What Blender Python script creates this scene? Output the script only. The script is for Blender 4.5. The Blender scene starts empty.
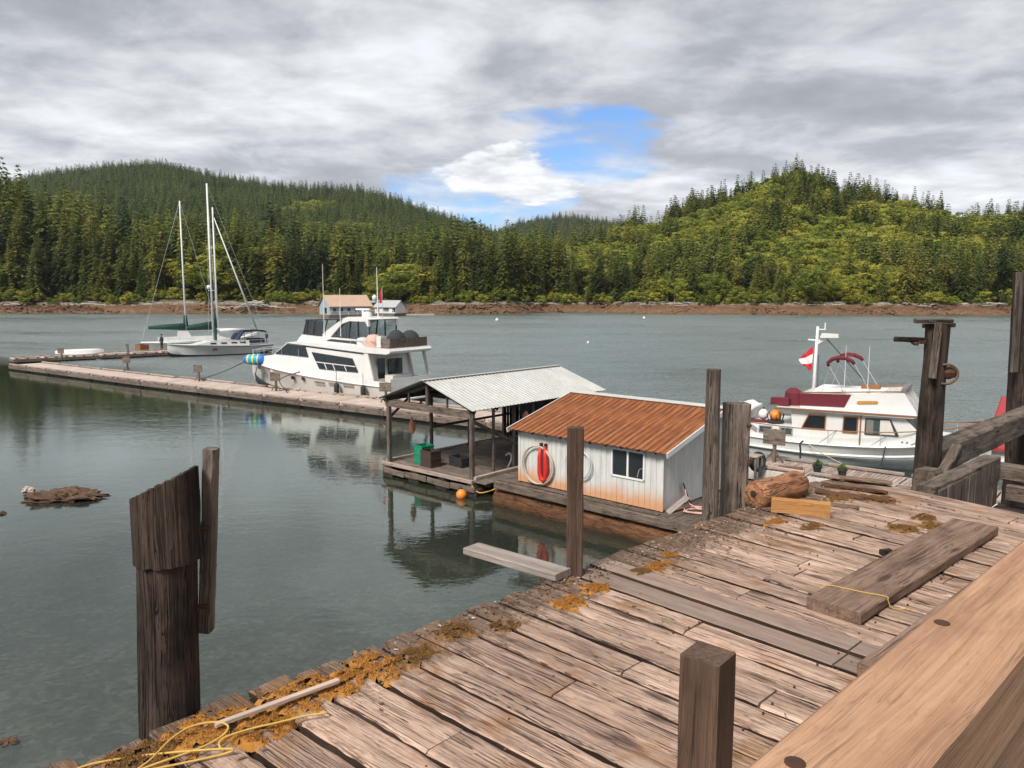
import bpy, math, random
import numpy as np
from mathutils import Vector, Matrix, noise
R = math.radians
rnd = random.Random(7)
scene = bpy.context.scene
col = scene.collection

# ------------------------------------------------------------------ camera
FPX, YH, CAM_H = 775.0, 294.0, 7.0
PITCH = math.atan((384 - YH) / FPX)
cd = bpy.data.cameras.new('camera')
cam = bpy.data.objects.new('camera', cd)
col.objects.link(cam)
cam.location = (0, 0, CAM_H)
cam.rotation_euler = (math.pi / 2 - PITCH, 0, 0)
cd.sensor_width = 36
cd.lens = 36 * FPX / 1024
cd.clip_start = 0.05
cd.clip_end = 9000
scene.camera = cam

# ------------------------------------------------------------------ world, sun, exposure
SUN_EL, SUN_AZ = R(48), R(215)      # azimuth clockwise from +Y: behind the camera, to the left
world = bpy.data.worlds.new('World')
scene.world = world
world.use_nodes = True
SKY_STRENGTH = 0.1
sd = bpy.data.lights.new('sun', 'SUN')
sd.energy = 2.3
sd.angle = R(18)
sd.color = (1.0, 0.95, 0.88)
sun = bpy.data.objects.new('sun', sd)
col.objects.link(sun)
sun.location = (-20, -30, 60)
sun.rotation_euler = (math.pi / 2 - SUN_EL, 0, -SUN_AZ + math.pi)
vs = scene.view_settings
vs.view_transform = 'Standard'
vs.look = 'None'
vs.exposure = 1.08
vs.gamma = 1.0
vs.use_curve_mapping = False
scene.render.engine = 'CYCLES'
scene.cycles.use_denoising = True
scene.cycles.max_bounces = 6
scene.cycles.transparent_max_bounces = 12
scene.cycles.use_adaptive_sampling = True
scene.cycles.adaptive_threshold = 0.015
scene.cycles.volume_bounces = 0
scene.cycles.caustics_reflective = False
scene.cycles.caustics_refractive = False


# ------------------------------------------------------------------ node helper
def nd(nt, kind, props=None, **inp):
    n = nt.nodes.new(kind)
    for k, v in (props or {}).items():
        setattr(n, k, v)
    for k, v in inp.items():
        key = k.replace('_', ' ') if k.replace('_', ' ') in n.inputs else k
        if key.startswith('i') and key[1:].isdigit():
            s = n.inputs[int(key[1:])]
        else:
            s = n.inputs[key]
        if isinstance(v, bpy.types.NodeSocket):
            nt.links.new(v, s)
        else:
            if s.type == 'RGBA' and len(v) == 3:
                v = (*v, 1)
            s.default_value = v
    return n


def math_(nt, op, a, b=None, c=None, clamp=False):
    kw = {'i0': a}
    if b is not None:
        kw['i1'] = b
    if c is not None:
        kw['i2'] = c
    return nd(nt, 'ShaderNodeMath', {'operation': op, 'use_clamp': clamp}, **kw).outputs[0]


def ramp(nt, fac, stops, interp='LINEAR'):
    n = nd(nt, 'ShaderNodeValToRGB', None, Fac=fac)
    cr = n.color_ramp
    cr.interpolation = interp
    while len(cr.elements) < len(stops):
        cr.elements.new(0.5)
    for e, (p, c) in zip(cr.elements, stops):
        e.position = p
        e.color = (*c, 1) if not isinstance(c, (int, float)) else (c, c, c, 1)
    return n.outputs[0]


def mix(nt, fac, a, b, blend='MIX'):
    n = nt.nodes.new('ShaderNodeMix')
    n.data_type = 'RGBA'
    n.blend_type = blend
    for s, v in ((n.inputs[0], fac), (n.inputs[6], a), (n.inputs[7], b)):
        if isinstance(v, bpy.types.NodeSocket):
            nt.links.new(v, s)
        else:
            s.default_value = v if isinstance(v, (int, float)) else (*v, 1)
    return n.outputs[2]


def noise_(nt, vec, scale, detail=4, rough=0.55, dist=0.0, out=0):
    return nd(nt, 'ShaderNodeTexNoise', None, Vector=vec, Scale=scale, Detail=detail,
              Roughness=rough, Distortion=dist).outputs[out]


def mapping(nt, vec, scale=(1, 1, 1), loc=(0, 0, 0), rot=(0, 0, 0)):
    return nd(nt, 'ShaderNodeMapping', None, Vector=vec, Scale=scale, Location=loc, Rotation=rot).outputs[0]


def new_mat(name):
    m = bpy.data.materials.new(name)
    m.use_nodes = True
    m.node_tree.nodes.clear()
    return m, m.node_tree


def finish(nt, shader, volume=None):
    o = nd(nt, 'ShaderNodeOutputMaterial', None, Surface=shader)
    if volume:
        nt.links.new(volume, o.inputs['Volume'])


def coords(nt, kind='Object', rand=True):
    c = nd(nt, 'ShaderNodeTexCoord').outputs[kind]
    if not rand:
        return c
    r = nd(nt, 'ShaderNodeObjectInfo').outputs['Random']
    off = math_(nt, 'MULTIPLY', r, 87.0)
    comb = nd(nt, 'ShaderNodeCombineXYZ', None, X=off, Y=off, Z=off).outputs[0]
    return nd(nt, 'ShaderNodeVectorMath', {'operation': 'ADD'}, i0=c, i1=comb).outputs[0]


def worldpos(nt):
    return nd(nt, 'ShaderNodeNewGeometry').outputs['Position']


def obj_rand(nt):
    return nd(nt, 'ShaderNodeObjectInfo').outputs['Random']


def bump(nt, h, strength=0.5, dist=0.01, normal=None):
    kw = dict(Height=h, Strength=strength, Distance=dist)
    if normal:
        kw['Normal'] = normal
    return nd(nt, 'ShaderNodeBump', None, **kw).outputs[0]


# ------------------------------------------------------------------ sky (broken cloud over Nishita blue)
def build_sky():
    nt = world.node_tree
    nt.nodes.clear()
    sky = nd(nt, 'ShaderNodeTexSky', {'sky_type': 'NISHITA', 'sun_disc': False, 'sun_elevation': SUN_EL,
                                      'sun_rotation': SUN_AZ, 'air_density': 1.0, 'dust_density': 0.6,
                                      'ozone_density': 1.6})
    d = nd(nt, 'ShaderNodeTexCoord').outputs['Generated']
    sep = nd(nt, 'ShaderNodeSeparateXYZ', None, Vector=d)
    x, y, z = sep.outputs
    zz = math_(nt, 'ADD', math_(nt, 'MAXIMUM', z, 0.0), 0.16)
    px = math_(nt, 'DIVIDE', x, zz)
    py = math_(nt, 'DIVIDE', y, zz)
    p = nd(nt, 'ShaderNodeCombineXYZ', None, X=px, Y=py, Z=0.0).outputs[0]
    big = noise_(nt, mapping(nt, p, (0.75, 0.95, 1), (3.3, 1.7, 0)), 1.15, 7, 0.52, 0.4)
    fine = noise_(nt, mapping(nt, p, (1.15, 1.2, 1), (7.1, 0.4, 0)), 2.6, 10, 0.60, 0.25)
    puff = math_(nt, 'ADD', math_(nt, 'MULTIPLY', big, 0.58), math_(nt, 'MULTIPLY', fine, 0.42))
    # grey bases and pale tops of the cloud layer
    cloud = ramp(nt, puff, [(0.36, (0.31, 0.325, 0.35)), (0.45, (0.40, 0.415, 0.44)), (0.52, (0.56, 0.57, 0.585)),
                            (0.59, (0.72, 0.73, 0.74)), (0.68, (0.92, 0.925, 0.92))])
    # towards the horizon one looks through the layer at its lit flanks
    low = nd(nt, 'ShaderNodeMapRange', None, Value=z, From_Min=0.02, From_Max=0.36, To_Min=1.22, To_Max=0.92).outputs[0]
    cloud = mix(nt, 1.0, cloud, nd(nt, 'ShaderNodeCombineXYZ', None, X=low, Y=low, Z=low).outputs[0], 'MULTIPLY')
    # openings in the cloud: a broad one low over the inlet, others follow a coverage noise
    az = math_(nt, 'ARCTAN2', x, y)
    el = math_(nt, 'ARCSINE', z)
    dist = nd(nt, 'ShaderNodeVectorMath', {'operation': 'SUBTRACT'},
              i0=noise_(nt, p, 1.5, 6, 0.6, 0.2, 1), i1=(0.5, 0.5, 0.5)).outputs[0]
    ds = nd(nt, 'ShaderNodeSeparateXYZ', None, Vector=dist)

    def spot(a0, e0, ra, re, wob):
        a = math_(nt, 'DIVIDE', math_(nt, 'ADD', math_(nt, 'SUBTRACT', az, R(a0)), math_(nt, 'MULTIPLY', ds.outputs[0], wob)), R(ra))
        e = math_(nt, 'DIVIDE', math_(nt, 'ADD', math_(nt, 'SUBTRACT', el, R(e0)), math_(nt, 'MULTIPLY', ds.outputs[1], wob * 0.6)), R(re))
        rr = math_(nt, 'ADD', math_(nt, 'MULTIPLY', a, a), math_(nt, 'MULTIPLY', e, e))
        return math_(nt, 'SUBTRACT', 1.0, rr, clamp=True)

    hole = math_(nt, 'MAXIMUM', spot(5.6, 10.4, 6.0, 2.1, 0.26), spot(-2.2, 6.6, 8.0, 3.0, 0.22))
    cover = noise_(nt, mapping(nt, p, (0.5, 0.5, 1), (1.9, 5.2, 0)), 0.9, 4, 0.5)
    far_holes = ramp(nt, cover, [(0.66, 0.0), (0.76, 0.8)])
    veil = ramp(nt, fine, [(0.40, 1.0), (0.58, 0.35)])
    hole = math_(nt, 'MULTIPLY', math_(nt, 'MAXIMUM', ramp(nt, math_(nt, 'ADD', hole, math_(nt, 'MULTIPLY', math_(nt, 'SUBTRACT', fine, 0.5), 1.1)), [(0.10, 0.0), (0.62, 1.0)]), far_holes), veil)
    # a bright cumulus stands inside the opening
    cum = spot(-0.4, 8.1, 6.4, 2.0, 0.20)
    cauli = noise_(nt, mapping(nt, p, (1.0, 1.0, 1)), 5.5, 8, 0.62)
    cumf = ramp(nt, math_(nt, 'ADD', math_(nt, 'MULTIPLY', cum, 0.75), math_(nt, 'MULTIPLY', math_(nt, 'SUBTRACT', cauli, 0.5), 1.5)), [(0.14, 0.0), (0.42, 1.0)])
    cumf = math_(nt, 'MULTIPLY', cumf, ramp(nt, cum, [(0.0, 0.0), (0.2, 1.0)]))
    hole = math_(nt, 'MULTIPLY', hole, math_(nt, 'SUBTRACT', 1.0, cumf))
    cloud = mix(nt, math_(nt, 'MULTIPLY', cumf, 0.75), cloud, mix(nt, ramp(nt, cauli, [(0.35, 0.0), (0.6, 1.0)]), (0.66, 0.67, 0.69), (1.0, 1.0, 0.99)))
    cloud10 = mix(nt, 1.0, cloud, (5.5, 5.6, 5.8), 'MULTIPLY')
    bluesky = mix(nt, 1.0, sky.outputs[0], (0.46, 0.60, 0.80), 'MULTIPLY')
    c = mix(nt, hole, cloud10, bluesky)
    bg = nd(nt, 'ShaderNodeBackground', None, Color=c, Strength=SKY_STRENGTH)
    nd(nt, 'ShaderNodeOutputWorld', None, Surface=bg.outputs[0])


build_sky()


# ------------------------------------------------------------------ pixel -> place
def ray(px, py):
    a = (px - 512) / FPX
    b = (384 - py) / FPX
    c, s = math.cos(PITCH), math.sin(PITCH)
    return Vector((a, c + b * s, -s + b * c))


def at(px, py, z=0.0):
    r = ray(px, py)
    k = (z - CAM_H) / r.z
    return Vector((r.x * k, r.y * k, z))


def at_y(px, py, Y):
    r = ray(px, py)
    k = Y / r.y
    return Vector((r.x * k, Y, CAM_H + r.z * k))


# ------------------------------------------------------------------ mesh helpers
class MB:
    def __init__(self):
        self.v, self.f = [], []

    def add(self, verts, faces):
        o = len(self.v)
        self.v += [tuple(p) for p in verts]
        self.f += [tuple(i + o for i in f) for f in faces]
        return self

    def box(self, c, s, M=None):
        x, y, z = s[0] / 2, s[1] / 2, s[2] / 2
        vs_ = [Vector((sx * x, sy * y, sz * z)) for sx in (-1, 1) for sy in (-1, 1) for sz in (-1, 1)]
        if M:
            vs_ = [M @ p for p in vs_]
        c = Vector(c)
        return self.add([p + c for p in vs_], [(0, 1, 3, 2), (4, 6, 7, 5), (0, 4, 5, 1), (2, 3, 7, 6), (0, 2, 6, 4), (1, 5, 7, 3)])

    def bar(self, p0, p1, w, h, up=(0, 0, 1), ch=0.0):
        p0, p1 = Vector(p0), Vector(p1)
        d = (p1 - p0).normalized()
        up = Vector(up)
        s = d.cross(up)
        if s.length < 1e-4:
            s = d.cross(Vector((1, 0, 0)))
        s.normalize()
        u = s.cross(d)
        if ch:
            a, b = w / 2, h / 2
            prof = [(-a + ch, -b), (a - ch, -b), (a, -b + ch), (a, b - ch), (a - ch, b), (-a + ch, b), (-a, b - ch), (-a, -b + ch)]
        else:
            prof = [(-w / 2, -h / 2), (w / 2, -h / 2), (w / 2, h / 2), (-w / 2, h / 2)]
        n = len(prof)
        vs_ = [p + s * a + u * b for p in (p0, p1) for a, b in prof]
        fs = [(i, (i + 1) % n, n + (i + 1) % n, n + i) for i in range(n)] + [tuple(range(n))[::-1], tuple(range(n, 2 * n))]
        return self.add(vs_, fs)

    def tube(self, pts, r, n=6, cap=True):
        pts = [Vector(p) for p in pts]
        m = len(pts)
        rr = r if isinstance(r, (list, tuple)) else [r] * m
        vs_, fs = [], []
        prev = None
        for i, p in enumerate(pts):
            t = (pts[min(i + 1, m - 1)] - pts[max(i - 1, 0)])
            t = t.normalized() if t.length > 1e-9 else Vector((0, 0, 1))
            if prev is None:
                a = Vector((0, 0, 1)) if abs(t.z) < 0.9 else Vector((1, 0, 0))
                s = t.cross(a).normalized()
            else:
                s = prev - t * prev.dot(t)
                s = s.normalized() if s.length > 1e-6 else t.orthogonal().normalized()
            prev = s
            u = t.cross(s)
            for k in range(n):
                an = 2 * math.pi * k / n
                vs_.append(p + (s * math.cos(an) + u * math.sin(an)) * rr[i])
        for i in range(m - 1):
            for k in range(n):
                fs.append((i * n + k, i * n + (k + 1) % n, (i + 1) * n + (k + 1) % n, (i + 1) * n + k))
        if cap:
            fs.append(tuple(range(n))[::-1])
            fs.append(tuple(range((m - 1) * n, m * n)))
        return self.add(vs_, fs)

    def lathe(self, prof, n=16, c=(0, 0, 0), axis='Z'):
        c = Vector(c)
        vs_, fs = [], []
        for r, z in prof:
            for k in range(n):
                a = 2 * math.pi * k / n
                p = Vector((r * math.cos(a), r * math.sin(a), z))
                if axis == 'X':
                    p = Vector((p.z, p.x, p.y))
                elif axis == 'Y':
                    p = Vector((p.y, p.z, p.x))
                vs_.append(p + c)
        m = len(prof)
        for i in range(m - 1):
            for k in range(n):
                fs.append((i * n + k, i * n + (k + 1) % n, (i + 1) * n + (k + 1) % n, (i + 1) * n + k))
        fs.append(tuple(range(n))[::-1])
        fs.append(tuple(range((m - 1) * n, m * n)))
        return self.add(vs_, fs)

    def prism(self, pts, y0, y1, flat='XZ'):
        n = len(pts)
        if flat == 'XZ':
            vs_ = [(a, y0, b) for a, b in pts] + [(a, y1, b) for a, b in pts]
        elif flat == 'YZ':
            vs_ = [(y0, a, b) for a, b in pts] + [(y1, a, b) for a, b in pts]
        else:
            vs_ = [(a, b, y0) for a, b in pts] + [(a, b, y1) for a, b in pts]
        fs = [(i, (i + 1) % n, n + (i + 1) % n, n + i) for i in range(n)] + [tuple(range(n))[::-1], tuple(range(n, 2 * n))]
        return self.add(vs_, fs)

    def quad(self, a, b, c, d):
        return self.add([a, b, c, d], [(0, 1, 2, 3)])

    def grid(self, rows):
        m, n = len(rows), len(rows[0])
        vs_ = [p for r in rows for p in r]
        fs = [(i * n + j, i * n + j + 1, (i + 1) * n + j + 1, (i + 1) * n + j) for i in range(m - 1) for j in range(n - 1)]
        return self.add(vs_, fs)

    def mesh(self, name, mat=None, smooth=False, fix=True):
        me = bpy.data.meshes.new(name)
        me.from_pydata(self.v, [], self.f)
        if fix:
            import bmesh
            b = bmesh.new()
            b.from_mesh(me)
            bmesh.ops.recalc_face_normals(b, faces=b.faces)
            b.to_mesh(me)
            b.free()
        if smooth:
            me.shade_smooth() if smooth is True else None
            if smooth is not True:
                me.shade_smooth()
                try:
                    me.set_sharp_from_angle(angle=R(smooth))
                except Exception:
                    pass
        if mat:
            me.materials.append(mat)
        me.update()
        return me

    def build(self, name, mat, parent=None, smooth=False, fix=True):
        return link(name, self.mesh(name, mat, smooth, fix), parent)


def link(name, me, parent=None, matrix=None):
    o = bpy.data.objects.new(name, me)
    col.objects.link(o)
    if parent:
        o.parent = parent
    if matrix is not None:
        o.matrix_basis = matrix
    return o


def tag(o, label=None, cat=None, group=None, kind=None):
    for k, v in (('label', label), ('category', cat), ('group', group), ('kind', kind)):
        if v:
            o[k] = v
    return o


def thing(name, label, cat, loc=(0, 0, 0), rotz=0.0, group=None, kind=None):
    o = bpy.data.objects.new(name, None)
    col.objects.link(o)
    o.location = loc
    o.rotation_euler = (0, 0, rotz)
    o.empty_display_size = 0.3
    return tag(o, label, cat, group, kind)


def frame_x(p0, p1, up=(0, 0, 1)):
    p0, p1 = Vector(p0), Vector(p1)
    x = (p1 - p0).normalized()
    y = Vector(up).cross(x)
    if y.length < 1e-4:
        y = Vector((0, 1, 0)).cross(x)
    y.normalize()
    z = x.cross(y)
    M = Matrix((x, y, z)).transposed().to_4x4()
    M.translation = p0
    return M, (p1 - p0).length


def wood_mesh(L, w, h, mat, ch=0.008, seg=1, jit=0.0, w1=None, rag0=0.0, rag1=0.0, side=None):
    """a board along +X, cross-section w (y) by h (z), with worn corners, jitter along its length and ragged ends"""
    w1 = w if w1 is None else w1
    m = MB()
    n = 8
    vs_ = []
    sd_ = rnd.random() * 50
    for i in range(seg + 1):
        t = i / seg
        ww = w + (w1 - w) * t
        a, b = ww / 2, h / 2
        c = ch * (0.7 + 0.6 * rnd.random())
        prof = [(-a + c, -b), (a - c, -b), (a, -b + c), (a, b - c), (a - c, b), (-a + c, b), (-a, b - c), (-a, -b + c)]
        for k, (yy, zz) in enumerate(prof):
            xx = t * L
            if i == 0 and rag0:
                xx += rag0 * (noise.noise((yy * 14, zz * 9, sd_)) + 0.3 * rnd.uniform(-1, 1))
            if i == seg and rag1:
                xx += rag1 * (noise.noise((yy * 14, zz * 9, sd_ + 9)) + 0.3 * rnd.uniform(-1, 1))
            j = jit * noise.noise((xx * 3.0, k * 3.1, sd_)) + 0.5 * jit * rnd.uniform(-1, 1)
            j2 = 0.5 * jit * noise.noise((xx * 2.0, k * 1.7, sd_ + 20))
            vs_.append((xx, yy + j, zz + j2))
    fs = []
    for i in range(seg):
        for k in range(n):
            fs.append((i * n + k, i * n + (k + 1) % n, (i + 1) * n + (k + 1) % n, (i + 1) * n + k))
    fs += [tuple(range(n))[::-1], tuple(range(seg * n, (seg + 1) * n))]
    m.add(vs_, fs)
    me = m.mesh('board', mat)
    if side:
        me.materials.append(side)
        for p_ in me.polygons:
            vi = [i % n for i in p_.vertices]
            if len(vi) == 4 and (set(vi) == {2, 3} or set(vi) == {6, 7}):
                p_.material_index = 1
    return me


def beam(name, p0, p1, w, h, mat, parent=None, up=(0, 0, 1), **kw):
    M, L = frame_x(p0, p1, up)
    return link(name, wood_mesh(L, w, h, mat, **kw), parent, M)


def log_mesh(L, r0, r1, mat, n=18, seg=10, jit=0.06, flat_end=True, seed=0):
    m = MB()
    vs_, fs = [], []
    for i in range(seg + 1):
        t = i / seg
        for k in range(n):
            a = 2 * math.pi * k / n
            r = (r0 + (r1 - r0) * t) * (1 + jit * noise.noise((math.cos(a) * 2.2, math.sin(a) * 2.2, t * L * 1.2 + seed)) +
                                        0.5 * jit * noise.noise((math.cos(a) * 9, math.sin(a) * 9, t * L * 0.6 + seed)))
            vs_.append((t * L, r * math.cos(a), r * math.sin(a)))
    for i in range(seg):
        for k in range(n):
            fs.append((i * n + k, i * n + (k + 1) % n, (i + 1) * n + (k + 1) % n, (i + 1) * n + k))
    fs += [tuple(range(n))[::-1], tuple(range(seg * n, (seg + 1) * n))]
    return m.add(vs_, fs).mesh('log', mat, smooth=50)


def log_obj(name, p0, p1, r0, r1, mat, parent=None, **kw):
    M, L = frame_x(p0, p1)
    return link(name, log_mesh(L, r0, r1, mat, **kw), parent, M)


def copy_obj(o, parent=None):
    c = o.copy()
    col.objects.link(c)
    if parent:
        c.parent = parent
    return c


def copy_tree(root):
    r = copy_obj(root)
    for ch in root.children:
        c = copy_obj(ch, r)
        for g in ch.children:
            copy_obj(g, c)
    return r


# ------------------------------------------------------------------ materials
MAT = {}


def wood(name, light, mid, dark, grain=9.0, rough=0.85, bmp=0.5, crack=0.5, blotch=0.4, green=None, tone=0.25, extra=None):
    """weathered timber: grain along local X, drying cracks, knots, blotches, per-board tone"""
    m, nt = new_mat(name)
    c = coords(nt)
    g = mapping(nt, c, (grain * 0.06, grain, grain))
    warp = noise_(nt, mapping(nt, c, (0.8, 3, 3)), 2.0, 3, 0.5, 0, 1)
    gw = nd(nt, 'ShaderNodeVectorMath', {'operation': 'ADD'}, i0=g, i1=mix(nt, 1.0, warp, (0.55, 0.55, 0.55), 'MULTIPLY')).outputs[0]
    n1 = noise_(nt, gw, 1.6, 6, 0.62)
    n2 = noise_(nt, mapping(nt, gw, (0.6, 4, 4)), 3.0, 4, 0.7)
    base = ramp(nt, n1, [(0.30, dark), (0.46, mid), (0.62, light)])
    base = mix(nt, 0.45, base, ramp(nt, n2, [(0.32, dark), (0.62, light)]))
    # per-board tone
    r = obj_rand(nt)
    tn = nd(nt, 'ShaderNodeMapRange', None, Value=r, From_Min=0.0, From_Max=1.0, To_Min=1 - tone, To_Max=1 + tone * 0.6).outputs[0]
    base = mix(nt, 1.0, base, nd(nt, 'ShaderNodeCombineXYZ', None, X=tn, Y=tn, Z=tn).outputs[0], 'MULTIPLY')
    # blotches of dirt
    bl = ramp(nt, noise_(nt, mapping(nt, c, (1.2, 3.0, 3.0)), 2.3, 5, 0.65), [(0.48, 0.0), (0.68, 1.0)])
    base = mix(nt, math_(nt, 'MULTIPLY', bl, blotch), base, tuple(v * 0.55 for v in dark))
    # cracks along the grain
    cr = noise_(nt, mapping(nt, gw, (0.22, 2.2, 2.2)), 1.5, 3, 0.5)
    crk = math_(nt, 'ABSOLUTE', math_(nt, 'SUBTRACT', cr, 0.5))
    crm = ramp(nt, crk, [(0.0, 1.0), (0.018, 0.0)])
    gate = ramp(nt, noise_(nt, mapping(nt, c, (1, 4, 4)), 1.7, 2), [(0.45, 0.0), (0.58, 1.0)])
    crm = math_(nt, 'MULTIPLY', crm, gate)
    base = mix(nt, math_(nt, 'MULTIPLY', crm, crack), base, tuple(v * 0.22 for v in dark))
    cr2 = noise_(nt, mapping(nt, gw, (0.5, 5.5, 5.5)), 1.5, 2, 0.5)
    crm2 = ramp(nt, math_(nt, 'ABSOLUTE', math_(nt, 'SUBTRACT', cr2, 0.5)), [(0.0, 1.0), (0.03, 0.0)])
    crm2 = math_(nt, 'MULTIPLY', crm2, ramp(nt, noise_(nt, mapping(nt, c, (2.0, 6, 6)), 2.1, 3), [(0.42, 0.0), (0.60, 1.0)]))
    base = mix(nt, math_(nt, 'MULTIPLY', crm2, crack * 0.75), base, tuple(v * 0.35 for v in dark))
    spk = noise_(nt, mapping(nt, c, (14, 60, 60)), 1.6, 3, 0.7)
    base = mix(nt, math_(nt, 'MULTIPLY', ramp(nt, spk, [(0.30, 1.0), (0.45, 0.0)]), 0.45), base, dark)
    # knots
    vo = nd(nt, 'ShaderNodeTexVoronoi', None, Vector=mapping(nt, c, (1.6, 5.5, 5.5)), Scale=1.0)
    kn = ramp(nt, math_(nt, 'ADD', vo.outputs['Distance'], math_(nt, 'MULTIPLY', n1, 0.12)), [(0.13, 1.0), (0.22, 0.0)])
    base = mix(nt, math_(nt, 'MULTIPLY', kn, 0.75), base, tuple(v * 0.35 for v in dark))
    if green:
        gm = ramp(nt, noise_(nt, c, 3.1, 5, 0.6), [(0.52, 0.0), (0.66, 1.0)])
        base = mix(nt, math_(nt, 'MULTIPLY', gm, 0.6), base, green)
    hgt = math_(nt, 'ADD', math_(nt, 'MULTIPLY', n2, 0.5), math_(nt, 'ADD', n1, math_(nt, 'MULTIPLY', math_(nt, 'ADD', crm, math_(nt, 'MULTIPLY', crm2, 0.5)), -1.6)))
    hgt = math_(nt, 'SUBTRACT', hgt, math_(nt, 'MULTIPLY', kn, 0.8))
    if extra:
        base, hgt = extra(nt, base, hgt)
    b = nd(nt, 'ShaderNodeBsdfPrincipled', None, Base_Color=base, Roughness=rough,
           Normal=bump(nt, hgt, bmp, 0.012))
    b.inputs['Specular IOR Level'].default_value = 0.25
    finish(nt, b.outputs[0])
    MAT[name] = m
    return m


def paint(name, color, rough=0.4, dirt=0.15, dirtcol=(0.22, 0.18, 0.13), scale=1.2, metal=0.0, bmp=0.0, var=0.06, streak=True, spec=0.5):
    m, nt = new_mat(name)
    c = coords(nt)
    n = noise_(nt, c, scale, 5, 0.6)
    col_ = mix(nt, ramp(nt, n, [(0.3, 0.0), (0.7, 1.0)]), tuple(v * (1 - var * 2) for v in color), color)
    s = noise_(nt, mapping(nt, c, (2.2, 2.2, 0.35)) if streak else c, scale * 2.0, 6, 0.68)
    d = ramp(nt, s, [(0.50, 0.0), (0.72, 1.0)])
    col_ = mix(nt, math_(nt, 'MULTIPLY', d, dirt), col_, dirtcol)
    rr = nd(nt, 'ShaderNodeMapRange', None, Value=s, From_Min=0.3, From_Max=0.7, To_Min=max(rough - 0.1, 0.03), To_Max=min(rough + 0.15, 1)).outputs[0]
    kw = dict(Base_Color=col_, Roughness=rr, Metallic=metal)
    if bmp:
        kw['Normal'] = bump(nt, s, bmp, 0.01)
    b = nd(nt, 'ShaderNodeBsdfPrincipled', None, **kw)
    b.inputs['Specular IOR Level'].default_value = spec
    finish(nt, b.outputs[0])
    MAT[name] = m
    return m


def foliage(name, stops, trans=0.4):
    m, nt = new_mat(name)
    r = obj_rand(nt)
    wp = worldpos(nt)
    n = noise_(nt, wp, 0.35, 3, 0.6)
    n2 = noise_(nt, wp, 0.012, 2, 0.5)
    f = math_(nt, 'ADD', math_(nt, 'MULTIPLY', r, 0.42), math_(nt, 'ADD', math_(nt, 'MULTIPLY', n, 0.33), math_(nt, 'MULTIPLY', n2, 0.3)))
    c = ramp(nt, f, stops)
    d = nd(nt, 'ShaderNodeBsdfPrincipled', None, Base_Color=c, Roughness=0.7)
    d.inputs['Specular IOR Level'].default_value = 0.2
    t = nd(nt, 'ShaderNodeBsdfTranslucent', None, Color=c)
    finish(nt, nd(nt, 'ShaderNodeMixShader', None, i0=trans, i1=d.outputs[0], i2=t.outputs[0]).outputs[0])
    MAT[name] = m
    return m


foliage('conifer', [(0.30, (0.034, 0.060, 0.026)), (0.42, (0.090, 0.130, 0.036)), (0.58, (0.19, 0.21, 0.048)), (0.78, (0.31, 0.295, 0.066))])
foliage('conifer_far', [(0.30, (0.060, 0.096, 0.042)), (0.50, (0.115, 0.160, 0.056)), (0.76, (0.20, 0.225, 0.068))])
foliage('alder', [(0.30, (0.13, 0.175, 0.032)), (0.52, (0.26, 0.28, 0.046)), (0.78, (0.42, 0.395, 0.068))], 0.45)
paint('bark', (0.10, 0.075, 0.055), 0.9, 0.4, (0.05, 0.04, 0.03), 2.0)
paint('bark_pale', (0.28, 0.26, 0.22), 0.9, 0.4, (0.12, 0.10, 0.08), 2.0)


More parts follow.
